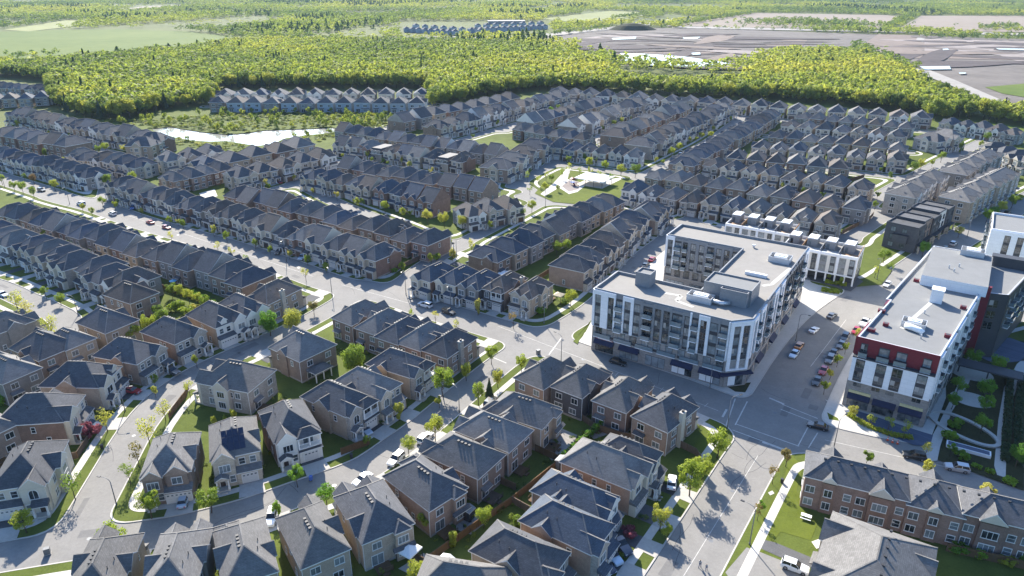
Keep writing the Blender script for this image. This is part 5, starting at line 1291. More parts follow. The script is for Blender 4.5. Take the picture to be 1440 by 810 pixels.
def tree_protos():
    # kind: (crown radius, crown half height, crown centre z, trunk, leaves, clumps, leaf size)
    K={'round':(2.2,2.0,4.2,.13,2700,20,.115),'small':(1.35,1.5,3.0,.08,1500,13,.10),'tall':(1.8,3.0,5.0,.13,2700,22,.115),'big':(3.3,3.7,6.2,.2,7000,30,.15),
       'thin':(2.0,2.3,4.6,.11,520,14,.13),'bush':(1.6,1.1,1.0,.1,1500,12,.14),'column':(1.0,2.3,2.6,.1,1500,12,.13),'wisp':(1.2,1.5,3.0,.07,260,9,.11)}
    for k,(rx,rz,cz,tr,n,cl,lf) in K.items():
        TP[k]=[]
        for s in range(3):
            rn=np.random.default_rng(100*len(TP)+s)
            TP[k].append((trunk_mesh(rn,cz-rz*.6,tr,7,rx*.75,cz+rz*.5),quads_mesh('crown',leaf_cloud(rn,n,rx,rz,cz,cl,lf),'leaf spring')))
    TP['conifer']=[]
    for s in range(3):
        rn=np.random.default_rng(900+s); n=1500; z=rn.random(n)**1.3; r=(1-z)*2.3*(.45+.55*rn.random(n)); th=rn.random(n)*2*math.pi
        P=np.stack([r*np.cos(th),r*np.sin(th),.8+z*9],1); nrm=np.stack([np.cos(th),np.sin(th),.6*np.ones(n)],1)+rn.normal(size=(n,3))*.3; nrm/=np.linalg.norm(nrm,axis=1)[:,None]
        a=np.cross(nrm,rn.normal(size=(n,3))); a/=np.linalg.norm(a,axis=1)[:,None]; b=np.cross(nrm,a); sc=.28
        V=np.stack([P-a*sc-b*sc*.5,P+a*sc-b*sc*.5,P+a*sc+b*sc*.5,P-a*sc+b*sc*.5],1)
        TP['conifer'].append((trunk_mesh(rn,6,.16,0,1,9),quads_mesh('crown',V,'leaf conifer')))
LEAF={'spring':'bright spring-green','yellow':'pale yellow-green','green':'deep green','bronze':'bronze','conifer':'dark evergreen','pink':'purple-pink'}
TREES=[]
tree_n=[0]
def tree(x,y,kind,leaf,label,group,s=1.0,cat='tree',z=0,name=None):
    i=tree_n[0]; tree_n[0]+=1; tm,cm=TP[kind][i%3]
    nm=name or {'bush':'shrub','conifer':'evergreen_tree'}.get(kind,'street_tree')
    r=empty(nm,(x,y,z),i*2.4,label,cat,group); r.scale=(s,s,s*(1+.06*((i*37)%5-2)))
    link('trunk',tm,r); c=link('crown',cm,r)
    m='leaf shrub pink' if leaf=='pink' else 'leaf '+leaf
    if c.data.materials[0].name!=m: c.material_slots[0].link='OBJECT'; c.material_slots[0].material=MATS[m]
    TREES.append((x,y)); return r
def T(px,py,kind,leaf,label,s=1.0,group=None,cz=None):
    h={'round':4.2,'small':3.0,'tall':5.0,'big':6.2,'thin':4.6,'bush':1.0,'column':2.6,'wisp':3.0,'conifer':4}[kind]*s
    x,y=at(px,py,h); return tree(x,y,kind,leaf,label,group,s,cat='shrub' if kind=='bush' else 'tree')
def series(desc,group,L,frm='left'):
    """trees told apart by size, colour and order along their street"""
    L=sorted(L,key=lambda q:q[0])
    sz={'round':'round-crowned','small':'small','tall':'tall','big':'large','thin':'sparse','bush':'low','column':'narrow','wisp':'spindly young','conifer':'pointed'}
    for i,(px,py,k,l,s) in enumerate(L):
        noun='shrub' if k=='bush' else 'tree'
        T(px,py,k,l,f'{sz[k]} {LEAF[l]} {noun}, {ORD[i]} from the left {desc}',s,group)
def trees():
    tree_protos(); g='spring'
    series('around the lower left crossing','trees of the lower left crossing',[(158,755,'round',g,1.05),(207,705,'round',g,1.0),(292,695,'round',g,1.05),(98,676,'thin','spring',1.0),(30,727,'round',g,.9),(178,660,'thin',g,.85)])
    series('along the court side','trees of the court',[(416,667,'round','green',.75),(388,716,'column','green',.8),(457,690,'round','green',.85),(516,618,'small',g,.7),(574,622,'round',g,.75),(611,599,'round',g,.95),(560,576,'column','yellow',1.2),(617,561,'small',g,.8),(672,548,'tall',g,.85),(622,532,'round',g,1.25),(655,516,'tall',g,.8),(700,527,'tall','yellow',.75),(733,507,'round',g,.8),(691,496,'round',g,.8)])
    series('along the crescent','trees of the crescent',[(145,583,'thin','yellow',1.0),(205,602,'thin','yellow',1.1),(190,634,'wisp','bronze',1.4),(228,570,'thin','yellow',.95),(216,531,'small',g,.8),(265,543,'wisp',g,1.1),(275,506,'small',g,.8),(217,549,'small','yellow',.7),(377,449,'big','green',.85),(411,450,'big','yellow',.8),(440,428,'round','bronze',.8)])
    T(688,548,'conifer','conifer','dark blue-green conifer beside the pink-brown brick house',.55); T(125,608,'bush','pink','purple-pink bush by the red brick house',1.5); T(883,746,'bush','pink','pink flowering bush by the blue parked cars',1.0)
    T(497,504,'big',g,'large bright bush-like tree behind the balcony houses',.9)
    series('in the garden behind the white-gabled house','trees of the hedge garden',[(240,402,'round',g,.9),(252,409,'round',g,.75),(264,413,'round',g,.75),(276,417,'round',g,.7),(288,423,'round',g,.75),(220,434,'round',g,.8),(228,445,'round',g,.9),(208,453,'round',g,.95),(185,464,'round',g,.95),(162,471,'round',g,.9),(262,437,'bush',g,1.5),(247,430,'bush',g,1.5),(275,432,'bush','yellow',1.4)])
    series('along the left street','trees of the left street',[(20,420,'thin','yellow',1.35),(35,432,'thin','yellow',1.3),(62,408,'small',g,1.0),(83,417,'round',g,.7),(25,451,'thin','yellow',1.2),(70,456,'thin','yellow',1.1)])
    series('in the back gardens of the left row','back garden trees of the left row',[(65,328,'round',g,.95),(95,342,'round','green',.9),(130,352,'bush','green',1.2)])
    series('along the main road','trees of the main road',[(238,307,'small',g,1.0),(256,311,'tall',g,.65),(318,331,'small',g,1.0),(379,348,'small',g,.9),(432,364,'round',g,.6),(458,375,'small',g,.8),(1,251,'round',g,.8),(18,258,'round',g,.9),(30,261,'round',g,.9),(45,267,'tall',g,.8),(75,257,'round',g,.95),(33,246,'small',g,.9),(46,250,'round','bronze',.8),(115,289,'small','yellow',1.),(128,294,'small',g,1.),(143,281,'round',g,.8),(161,287,'small',g,1.05),(240,330,'wisp','yellow',1.1),(305,345,'wisp','yellow',1.1),(325,352,'wisp','yellow',1.2),(345,365,'wisp',g,1.1),(429,382,'wisp','yellow',1.2),(578,440,'wisp',g,1.),(672,432,'column','yellow',1.0),(722,445,'wisp','bronze',1.3),(641,456,'wisp','yellow',1.0),(612,441,'wisp','yellow',1.0)])
    T(501,370,'bush','bronze','red and orange bush before the corner house turret',.9)
    series('beside the bus-stop lane','trees of the bus-stop lane',[(565,373,'small',g,.95),(552,379,'bush','green',1.0),(606,363,'small','yellow',1.),(614,360,'round',g,.75),(636,356,'column','yellow',1.2),(629,340,'round',g,.85),(663,343,'wisp','yellow',1.4)])
    series('behind the tan row','garden trees of the tan row',[(783,347,'round',g,.85),(796,342,'round',g,.95)])
    series('by the lane corner gazebo','trees by the lane corner',[(803,415,'round',g,.9),(795,424,'bush',g,1.0),(760,437,'bush','green',1.1)])
    series('along the avenue','trees of the avenue',[(930,725,'round','yellow',.85),(937,742,'small',g,.9),(973,668,'round',g,1.25),(990,649,'round',g,1.1),(1012,618,'round',g,1.15),(1108,638,'small','bronze',1.1),(1070,708,'small','green',.75),(1089,664,'wisp','bronze',1.),(1067,718,'wisp','bronze',.8)])
    series('by the lower right terrace','trees by the lower right terrace',[(1222,640,'small',g,.95),(1308,658,'small','yellow',1.0),(1391,687,'small','yellow',1.1)])
    series('along the plaza kerb','plaza street trees',[(1206,467,'small','yellow',.8),(1190,487,'small',g,.8),(1179,504,'small',g,.85),(1169,522,'small','yellow',.8),(1161,541,'small',g,.9),(1201,574,'small','yellow',.9),(1251,594,'wisp',g,1.),(1228,587,'wisp',g,1.),(1274,602,'wisp',g,1.),(1305,627,'wisp','yellow',1.2)])
    series('in the shaded garden beside the red-topped block','trees of the shaded garden',[(1372,497,'round','green',1.0),(1404,510,'round','green',.95),(1350,538,'round','green',.85),(1389,541,'round','green',.95),(1342,560,'round','green',.75),(1387,567,'round','green',.85),(1384,592,'round','green',.8),(1340,628,'small','green',.8),(1420,520,'small','green',.9),(1343,595,'bush','green',1.),(1336,612,'bush','green',1.0),(1435,636,'round','green',.9),(1352,640,'bush','green',.9)])
    series('by the raised terrace block','trees by the raised terrace',[(1167,388,'column',g,.75),(1183,395,'column',g,.75),(1232,380,'wisp',g,1.),(1245,355,'round',g,1.0),(1300,348,'round','green',.9),(1350,323,'round','yellow',.8),(1255,374,'wisp',g,1.)])
    series('before the right pitched terrace','trees before the right terrace',[(1390,300,'round','green',1.),(1400,294,'round','green',1.),(1410,289,'round',g,1.0),(1425,281,'round',g,1.),(1433,277,'bush',g,1.2)])
    series('in the park','trees of the park',[(742,246,'wisp',g,1.2),(758,252,'wisp',g,1.3),(768,245,'wisp',g,1.2),(776,249,'round',g,.7),(767,262,'round',g,.8),(745,264,'wisp',g,1.2),(800,236,'wisp',g,1.4),(815,238,'wisp',g,1.2),(830,240,'wisp',g,1.3),(842,243,'wisp',g,1.3),(858,249,'wisp',g,1.3),(785,262,'small',g,.9),(790,243,'wisp',g,1.2)])
    series('before the row facing the park','trees before the park row',[(800,221,'round',g,.85),(823,220,'round',g,.9),(829,228,'round',g,1.),(838,224,'wisp','yellow',1.2),(851,231,'round',g,.95),(874,235,'round',g,1.15),(894,236,'round',g,1.25),(733,298,'round',g,.9),(748,288,'round',g,.9),(744,239,'small',g,.9)])
    series('along the park-side street','trees of the park-side street',[(933,225,'small',g,1.),(923,224,'small','yellow',.9),(945,211,'round',g,.9),(955,206,'round',g,.9),(980,193,'small',g,1.0),(988,190,'small',g,1.),(1000,187,'round',g,.9),(1020,186,'small',g,.9),(863,172,'round',g,.85),(874,169,'round',g,.85),(848,178,'small',g,1.),(887,164,'small',g,.9),(775,152,'round','green',.8),(785,150,'round',g,.8),(738,172,'round',g,.9)])
    series('along the rear street','trees of the rear street',[(501,282,'small',g,1.2),(541,288,'round',g,.85),(566,296,'small',g,1.2),(601,302,'round','yellow',1.0),(624,305,'round','yellow',1.1),(650,311,'round','yellow',.95),(690,315,'small',g,1.),(377,262,'bush',g,1.),(517,219,'column','yellow',1.15),(538,224,'small',g,1.),(565,227,'column','yellow',.9),(605,239,'small','yellow',.9),(665,190,'small',g,1.),(698,158,'small',g,1.)])
    series('among the left homes','trees among the left homes',[(150,252,'round',g,1.05),(186,246,'round',g,1.),(57,227,'column',g,1.1),(63,216,'column',g,1.3),(87,223,'small',g,1.2),(108,224,'small',g,1.1),(138,209,'round',g,.9),(147,204,'round',g,1.),(173,206,'round','yellow',1.),(25,172,'round','yellow',1.),(45,178,'small',g,1.)])
    series('along the right-hand street bend','trees of the right street bend',[(1287,232,'round',g,1.2),(1297,229,'round','yellow',1.),(1312,226,'small',g,1.1),(1325,218,'round',g,1.),(1352,207,'column',g,1.4),(1380,200,'small',g,1.2),(1389,191,'round',g,1.),(1235,272,'small',g,1.),(1253,246,'small',g,1.),(1206,262,'small','yellow',1.),(1217,260,'small',g,1.1),(1232,285,'small',g,1.1),(1101,262,'small','yellow',1.)])
    series('behind the half-timbered terrace','shrubs behind the half-timbered terrace',[(1350,770,'bush','green',1.0),(1378,778,'bush','green',.8),(1418,790,'bush',g,.9),(1436,780,'bush','green',1.0)])
    # young street trees before the middle rows
    rn=random.Random(9)
    for key,nt_ in (('A3',7),('A5',5),('A7',5),('M2',4),('M6',5),('D3',4),('D5',3),('L5',3),('T2',5),('L2',5)):
        r=[q for q in ROWS if q[0]==key][0]; A,B=at(*r[1],7.5),at(*r[2],7.5); ang=math.atan2(B[1]-A[1],B[0]-A[0]); fa=ang-R(90)
        for i in range(nt_):
            t=(i+.5+rn.uniform(-.3,.3))/nt_; o=11.5; x,y=A[0]+(B[0]-A[0])*t+math.cos(fa)*o,A[1]+(B[1]-A[1])*t+math.sin(fa)*o
            tree(x,y,'small',rn.choice(('spring','spring','yellow')),f'young street tree, {ORD[i]} from {"near end" if r[7]=="near" else "left"} before {r[6]}','young trees before '+r[6],rn.uniform(.8,1.1))
    # back gardens near the bottom
    series('in the near back gardens','trees of the near back gardens',[(600,647+80,'round',g,.0001 if 0 else .85),(637,755,'column','spring',.95),(680,723,'round',g,.8),(588,800,'round',g,.9),(300,592,'column',g,.75),(328,586,'column',g,.8),(316,590,'column',g,.55),(730,733,'bush',g,.8)])
# ------------------------------------------------------------------ woods
FOREST=[(-80,104),(0,108),(70,115),(78,150),(125,168),(172,169),(205,163),(235,154),(300,149),(306,124),(600,124),(608,152),(640,146),(690,135),(720,131),(780,125),(870,129),(960,137),(1060,140),(1150,146),(1230,154),(1290,160),(1308,174),(1345,166),(1440,180),(1580,192),(1580,178),(1400,164),(1330,147),(1300,129),(1275,111),(1240,94),(1215,82),(1150,81),(1090,91),(1040,122),(960,126),(880,122),(858,106),(800,76),(720,68),(600,64),(480,63),(350,64),(250,78),(110,90),(0,102),(-80,100)]
def low_tree(rn,leaves,conifer=False):
    if conifer:
        n=leaves; z=rn.random(n)**1.2; r=(1-z)*.5*(.5+.5*rn.random(n)); th=rn.random(n)*6.283
        P=np.stack([r*np.cos(th),r*np.sin(th),.1+z*1.1],1); nrm=np.stack([np.cos(th),np.sin(th),.7*np.ones(n)],1)+rn.normal(size=(n,3))*.3; nrm/=np.linalg.norm(nrm,axis=1)[:,None]
        a=np.cross(nrm,rn.normal(size=(n,3))); a/=np.linalg.norm(a,axis=1)[:,None]; b=np.cross(nrm,a); s=.10
        return np.stack([P-a*s-b*s,P+a*s-b*s,P+a*s+b*s,P-a*s+b*s],1)
    V=leaf_cloud(rn,leaves,.5,.42,.60,10,.074,.16); return V
def wood_points(poly,sp,rn,excl=(),zcut=None,keep=None,world_bounds=None):
    if poly: Q=[at(*p) for p in poly]; x0=min(p[0] for p in Q);x1=max(p[0] for p in Q);y0=min(p[1] for p in Q);y1=max(p[1] for p in Q)
    else: x0,x1,y0,y1=world_bounds
    xs=np.arange(x0,x1,sp);ys=np.arange(y0,y1,sp*.87); X,Y=np.meshgrid(xs,ys); X=X+((np.arange(len(ys))%2)*sp/2)[:,None]
    X=(X+rn.uniform(-.4,.4,X.shape)*sp).ravel(); Y=(Y+rn.uniform(-.4,.4,Y.shape)*sp).ravel()
    k=np.abs(X)<Y*.80+70
    X,Y=X[k],Y[k]
    def ins(P):
        r=np.zeros(X.shape,bool); n=len(P)
        for i in range(n):
            a,b=P[i],P[(i+1)%n]; r^=((a[1]>Y)!=(b[1]>Y))&(X<(b[0]-a[0])*(Y-a[1])/((b[1]-a[1]) or 1e-9)+a[0])
        return r
    m=ins(Q) if poly else np.ones(X.shape,bool)
    for e in excl: m&=~ins([at(*p) for p in e])
    return X[m],Y[m]
def mass(name,X,Y,h,w,tint,protos,pick,m,mat_kind='stuff',z=0):
    """one object holding a wood: every tree an own crown of leaf clumps"""
    out=[];tt=[]
    for k,pr in enumerate(protos):
        s=np.flatnonzero(pick==k)
        if not len(s): continue
        rn=np.random.default_rng(k); a=rn.random(len(s))*6.283; c,sn=np.cos(a),np.sin(a)
        B=pr[None]; n=pr.shape[0]
        x=B[...,0]*c[:,None,None]-B[...,1]*sn[:,None,None]; y=B[...,0]*sn[:,None,None]+B[...,1]*c[:,None,None]
        V=np.stack([x*w[s][:,None,None]+X[s][:,None,None],y*w[s][:,None,None]+Y[s][:,None,None],np.broadcast_to(B[...,2]*h[s][:,None,None]+z,x.shape)],-1)
        out.append(V.reshape(-1,4,3)); tt.append(np.repeat(tint[s],n))
    o=link(name,quads_mesh(name,np.concatenate(out),m,np.concatenate(tt))); tag(o,kind=mat_kind); return o
def vnoise(X,Y,s,seed):
    rn=np.random.default_rng(seed); G=rn.random((64,64)); u=X/s+500; v=Y/s+500; i=np.floor(u).astype(int);j=np.floor(v).astype(int); f=u-i;g=v-j; f=f*f*(3-2*f);g=g*g*(3-2*g)
    q=lambda a,b:G[a%64,b%64]
    return (q(i,j)*(1-f)+q(i+1,j)*f)*(1-g)+(q(i,j+1)*(1-f)+q(i+1,j+1)*f)*g
def woods():
    rn=np.random.default_rng(5)
    EX=[[(735,53),(800,47),(870,38),(1020,41),(1440,55),(1800,66),(1800,140),(1440,120),(1330,110),(1270,86),(1215,60),(1150,60),(1080,72),(1030,90),(880,86),(858,72),(800,58)]]
    X,Y=wood_points(FOREST,7.4,rn,EX)
    D=seg_dist(X,Y,[at(*p) for p in FOREST[:31]])
    # the front trees of the wood can be told apart: each one is an object
    Qf=[at(*p) for p in FOREST[1:30]]
    d=seg_dist(X,Y,Qf); order=np.argsort(d+Y*.02); front=[i for i in order if d[i]<15 and abs(X[i])<Y[i]*.75+15][:130]
    det=[]
    for s in range(5):
        r=np.random.default_rng(300+s); det.append((trunk_mesh(r,5.5,.28,6,3.0,10),quads_mesh('crown',leaf_cloud(r,2300,4.9,5.2,8.4,24,.33,.45),'leaf edge')))
    for k,i in enumerate(sorted(front,key=lambda i:X[i])):
        h=rn.uniform(.85,1.2); con=rn.random()<.06
        r=empty('forest_tree',(X[i],Y[i],0),k*1.7,None,'forest tree','trees along the near edge of the forest')
        if con:
            r['label']='dark evergreen standing in the near edge of the forest'; r.scale=(1.3,1.3,1.5); link('trunk',TP['conifer'][k%3][0],r); link('crown',TP['conifer'][k%3][1],r)
        else:
            r['label']='broad yellow-green tree in the near edge of the forest'; r.scale=(h*rn.uniform(.9,1.15),)*2+(h,); link('trunk',det[k%5][0],r); link('crown',det[k%5][1],r)
    keep=np.ones(len(X),bool); keep[front]=False
    X,Y,D=X[keep],Y[keep],D[keep]; n=len(X)
    pr=[low_tree(np.random.default_rng(50+i),190) for i in range(5)]+[low_tree(np.random.default_rng(60+i),90,True) for i in range(2)]
    N=vnoise(X,Y,70,1)*.6+vnoise(X,Y,26,2)*.4
    right=1/(1+np.exp(-(X-20)/60.))
    bright=vnoise(X,Y,160,3)
    tint=np.clip(.40+.55*(N-.5)+.45*(bright-.45)+.16*right+rn.normal(size=n)*.10,0,1)
    pick=rn.integers(0,5,n); cf=(rn.random(n)<np.where(vnoise(X,Y,90,7)>.74,.03,.004)); pick[cf]=5+(rn.random(cf.sum())<.5); tint[cf]=rn.uniform(-.25,.02,cf.sum())
    h=rn.uniform(12,15,n)*(.92+.2*N); w=rn.uniform(10,16,n); w[cf]*=.65; h[cf]*=.95
    mass('forest',X,Y,h,w,tint,pr,pick,'leaf forest')
    # patchwork of woods, hedges and thickets out to the horizon
    pf=[low_tree(np.random.default_rng(70+i),60) for i in range(4)]+[low_tree(np.random.default_rng(80+i),40,True)]
    X,Y=wood_points(None,17,rn,[SITE]+FARF+[FOREST],world_bounds=(-3600,3600,760,4400))
    px=720+CF*X/(Y*CS+CH*SN); py=405+CF*(CH*CS-Y*SN)/(Y*CS+CH*SN)
    dens=vnoise(X,Y,230,11)*.55+vnoise(X,Y*.45,90,12)*.45
    k=(dens>.44)|(rn.random(len(X))<.10)
    k&=~((px>560)&(px<775)&(py>30)&(py<54))&(Y>800)
    road=seg_dist(X,Y,[at(590,51),at(690,52.5),at(760,49),at(870,39.5),at(965,26)])<22; k&=~road
    X,Y,dens=X[k],Y[k],dens[k]; n=len(X); 
    tint=np.clip(.36+.8*(vnoise(X,Y,300,13)-.5)+rn.normal(size=n)*.08,-.05,1); pick=rn.integers(0,4,n); cf=(rn.random(n)<.015)|(vnoise(X,Y,240,17)>.78)&(rn.random(n)<.5); pick[cf]=4; tint[cf]=rn.uniform(-.3,0,cf.sum())
    h=rn.uniform(8,15,n)*np.clip(.35+dens*1.2,.4,1.1); w=rn.uniform(15,24,n); w[cf]*=.7
    mass('distant_woods',X,Y,h,w,tint,pf,pick,'leaf forest')
    # hedgerows and copses between the brown fields
    HX=[];HY=[]
    def hedge(a,b,sp,wd):
        A,B=at(*a),at(*b); L=hyp(A,B); m=int(L/sp)
        for i in range(m):
            t=i/m; HX.append(A[0]+(B[0]-A[0])*t+rn.normal()*wd); HY.append(A[1]+(B[1]-A[1])*t+rn.normal()*wd)
    for a,b,sp,wd in [((945,37),(1060,19),4,7),((1060,18.5),(1440,22),9,12),((1245,41),(1285,22),4,8),((1330,55),(1440,56),4,8),((1300,53),(1440,52.5),8,8),((960,39),(1240,48),18,5),((745,54),(860,40),7,7),((0,84),(70,80),4,14),((330,53),(480,57),4,12),((0,40),(95,27),5,10),((860,27),(930,19),5,6),((1385,42),(1430,38),3,14),((1400,22.5),(1600,24),6,10)]: hedge(a,b,sp,wd)
    C=at(1150,33)
    for _ in range(260): HX.append(C[0]+rn.normal()*75-30); HY.append(C[1]+rn.normal()*70)
    C=at(1178,37)
    for _ in range(110): HX.append(C[0]+rn.normal()*50); HY.append(C[1]+rn.normal()*50)
    X=np.array(HX);Y=np.array(HY); n=len(X); tint=np.clip(.2+rn.normal(size=n)*.14,-.1,1)
    mass('distant_hedgerows',X,Y,rn.uniform(6,13,n),rn.uniform(8,15,n),tint,pf,rn.integers(0,4,n),'leaf forest')
    # reeds, saplings and bushes on the pond banks
    BK=[[(130,172),(205,168),(260,165),(300,160),(470,158),(540,160),(560,172),(500,185),(470,180),(420,182),(380,183),(330,189),(290,186),(250,179),(215,180)],[(205,190),(240,193),(270,198),(300,200),(345,204),(360,205),(352,216),(320,214),(300,209),(240,205),(215,198)],[(392,200),(405,194),(440,190),(480,184),(478,192),(440,202),(400,206)],[(480,170),(560,166),(555,178),(500,190),(480,192)]]
    XX=[];YY=[]
    for P in BK:
        x,y=wood_points(P,3.0,rn,[WATER]); XX.append(x);YY.append(y)
    X=np.concatenate(XX);Y=np.concatenate(YY); k=rn.random(len(X))<.42; X,Y=X[k],Y[k]; n=len(X)
    nr=Y<at(300,195)[1]; big=rn.random(n)<np.where(nr,.10,.14); h=np.where(big,rn.uniform(3.5,7,n)*np.where(nr,.8,1),rn.uniform(.7,2.0,n)); w=np.where(big,rn.uniform(3,5,n),rn.uniform(2.4,4.5,n))
    mass('pond_bank_shrubbery',X,Y,h,w,np.clip(.38+rn.normal(size=n)*.2,0,1),pr,rn.integers(0,5,n),'leaf forest')

def planting():
    """low planting and shrubs along house walls and fences of the near gardens"""
    rn=np.random.default_rng(77); XX=[];YY=[]
    for x,y,a,w,d in HOUSES:
        if y>215: continue
        for _ in range(12):
            s=rn.choice((-1,1)); c,sn=math.cos(a),math.sin(a)
            if rn.random()<.45: u,v=rn.uniform(-d/2-6,-d/2-1.0),rn.uniform(-w/2,w/2)      # back garden
            elif rn.random()<.6: u,v=rn.uniform(d/2+1.2,d/2+3.2),rn.choice((-1,1))*rn.uniform(w*.35,w*.5)
            else: u,v=rn.uniform(-d/2,d/2),s*(w/2+rn.uniform(.35,.7))
            XX.append(x+c*u-sn*v); YY.append(y+sn*u+c*v)
    X=np.array(XX);Y=np.array(YY); k=road_sdf(X,Y)>4.4; X,Y=X[k],Y[k]; n=len(X)
    pr=[low_tree(np.random.default_rng(50+i),110) for i in range(4)]
    mass('garden_planting',X,Y,rn.uniform(.4,1.5,n),rn.uniform(.6,1.6,n),np.clip(.25+rn.normal(size=n)*.2,-.1,1),pr,rn.integers(0,4,n),'leaf forest')
# ------------------------------------------------------------------ vehicles (front towards -y)
def loft(b,rings,m=0,closed=True):
    """rings: lists of points with equal count"""
    base=[]
    for r in rings: base.append(len(b.v)); b.v.extend(r)
    n=len(rings[0])
    for a,c in zip(base,base[1:]):
        for q in range(n): b.f.append((a+q,a+(q+1)%n,c+(q+1)%n,c+q)); b.m.append(m)
    b.f.append(tuple(base[0]+q for q in range(n))[::-1]); b.m.append(m); b.f.append(tuple(base[-1]+q for q in range(n))); b.m.append(m)
CARP={}
def car_proto(kind):
    L,Wd,H,hood,cab0,cab1,name={'sedan':(4.7,1.82,1.45,.86,-.85,1.75,'sedan'),'suv':(4.65,1.9,1.72,1.02,-.85,2.15,'suv'),'van':(5.0,1.98,1.78,1.05,-1.25,2.4,'minivan'),'pickup':(5.6,2.0,1.85,1.1,-.9,1.0,'pickup_truck'),'sport':(4.4,1.85,1.28,.82,-.5,1.35,'sports_car')}[kind]
    root=empty(name); w=Wd/2; h=L/2
    b=MB(); 
    def ring(y,ww,z0,z1): return [(-ww,y,z0+.12),(-ww*.96,y,z0),(ww*.96,y,z0),(ww,y,z0+.12),(ww,y,z1-.14),(ww*.9,y,z1),(-ww*.9,y,z1),(-ww,y,z1-.14)]
    tail=hood+.08 if kind!='pickup' else hood
    loft(b,[ring(-h,w*.80,.34,hood-.20),ring(-h+.18,w*.94,.24,hood-.12),ring(-h+.9,w,.2,hood-.02),ring(cab0,w,.2,hood+.06),ring(cab1*.6,w,.2,tail+.06),ring(h-.5,w,.22,tail+.02),ring(h-.12,w*.95,.26,tail-.06),ring(h,w*.84,.36,tail-.18)])
    if kind=='pickup':
        b.box(-w+.18,w-.18,cab1+.25,h-.15,tail+.06,tail+.075,1)
    body=b.build('body',['paint white','dark trim'],root,smooth=False)
    g=MB(); z0=hood+.04; rk=.75 if kind!='van' else 1.0; re=.55 if kind in('sedan','sport') else .22
    tr=lambda y,ww,z:[(-ww,y,z),(ww,y,z)]
    bot=[(-w*.93,cab0-.05),(w*.93,cab0-.05),(w*.93,cab1+.1),(-w*.93,cab1+.1)]; top=[(-w*.74,cab0+rk),(w*.74,cab0+rk),(w*.74,cab1-re),(-w*.74,cab1-re)]
    B=[(x,y,z0) for x,y in bot];Tt=[(x,y,H-.06) for x,y in top]
    for k in range(4): g.face((B[k],B[(k+1)%4],Tt[(k+1)%4],Tt[k]))
    g.face(Tt); g.build('windows','car glass',root)
    r=MB(); x0=w*.75; r.prism([(-x0,cab0+rk-.03),(x0,cab0+rk-.03),(x0,cab1-re+.05),(-x0,cab1-re+.05)],H-.07,H,0)
    for sx in (-1,1):                                   # roof pillars
        for (p,q) in ((0,0),(2,2)) if sx>0 else ((3,3),(0,0)):
            pass
        for yb,yt in ((cab0-.03,cab0+rk),((cab0+cab1)/2,(cab0+cab1)/2+.05),(cab1+.06,cab1-re)):
            r.face(((sx*w*.945,yb-.05,z0),(sx*w*.945,yb+.07,z0),(sx*w*.755,yt+.07,H-.06),(sx*w*.755,yt-.05,H-.06)))
    r.build('roof_panel',['paint white'],root)
    wr=.34 if kind in('sedan','sport') else .38
    tm=MB(); tm.tube([(-.11,0,0),(.11,0,0)],wr,14); tyre=tm.mesh('tyre',['tyre']); rm=MB(); rm.tube([(-.125,0,0),(.125,0,0)],wr*.6,10); rim=rm.mesh('rim',['rim'])
    for sx in (-1,1):
        for y in (-h+.85,h-.9):
            t=link('wheel',tyre,root,(sx*(w-.07),y,wr)); link('rim',rim,t)
    for sx in (-1,1):
        q=MB(); q.box(-.2,.2,-.06,.02,-.07,.07); q.build('headlight','lamp clear',root,(sx*w*.62,-h+.04,hood-.3)); q=MB(); q.box(-.17,.17,-.02,.06,-.1,.1); q.build('tail_light','lamp red',root,(sx*w*.66,h-.04,tail-.34))
        q=MB(); q.box(-.1,.1,-.06,.06,0,.14); q.build('wing_mirror','dark trim',root,(sx*(w+.06),cab0+.35,hood+.06))
    CARP[kind]=root
def car(px,py,kind,col,toward,label,group=None,z=None,flip=False):
    """toward: picture point that the bonnet points to"""
    x,y=at(px,py,.6); tx,ty=at(*toward,.6); a=math.atan2(ty-y,tx-x)
    p=CARP[kind]; first=not p.get('label')
    c=p if False else copy_tree(p,None,{'paint white':'paint '+col} if col!='white' else None)
    d=float(road_sdf(np.array([x]),np.array([y]))[0]); zz=ZR if d<0 else .06
    c.location=(x,y,zz); c.rotation_euler=(0,0,a+R(90)); tag(c,label,{'sedan':'car','suv':'suv','van':'van','pickup':'pickup truck','sport':'car'}[kind],group); return c
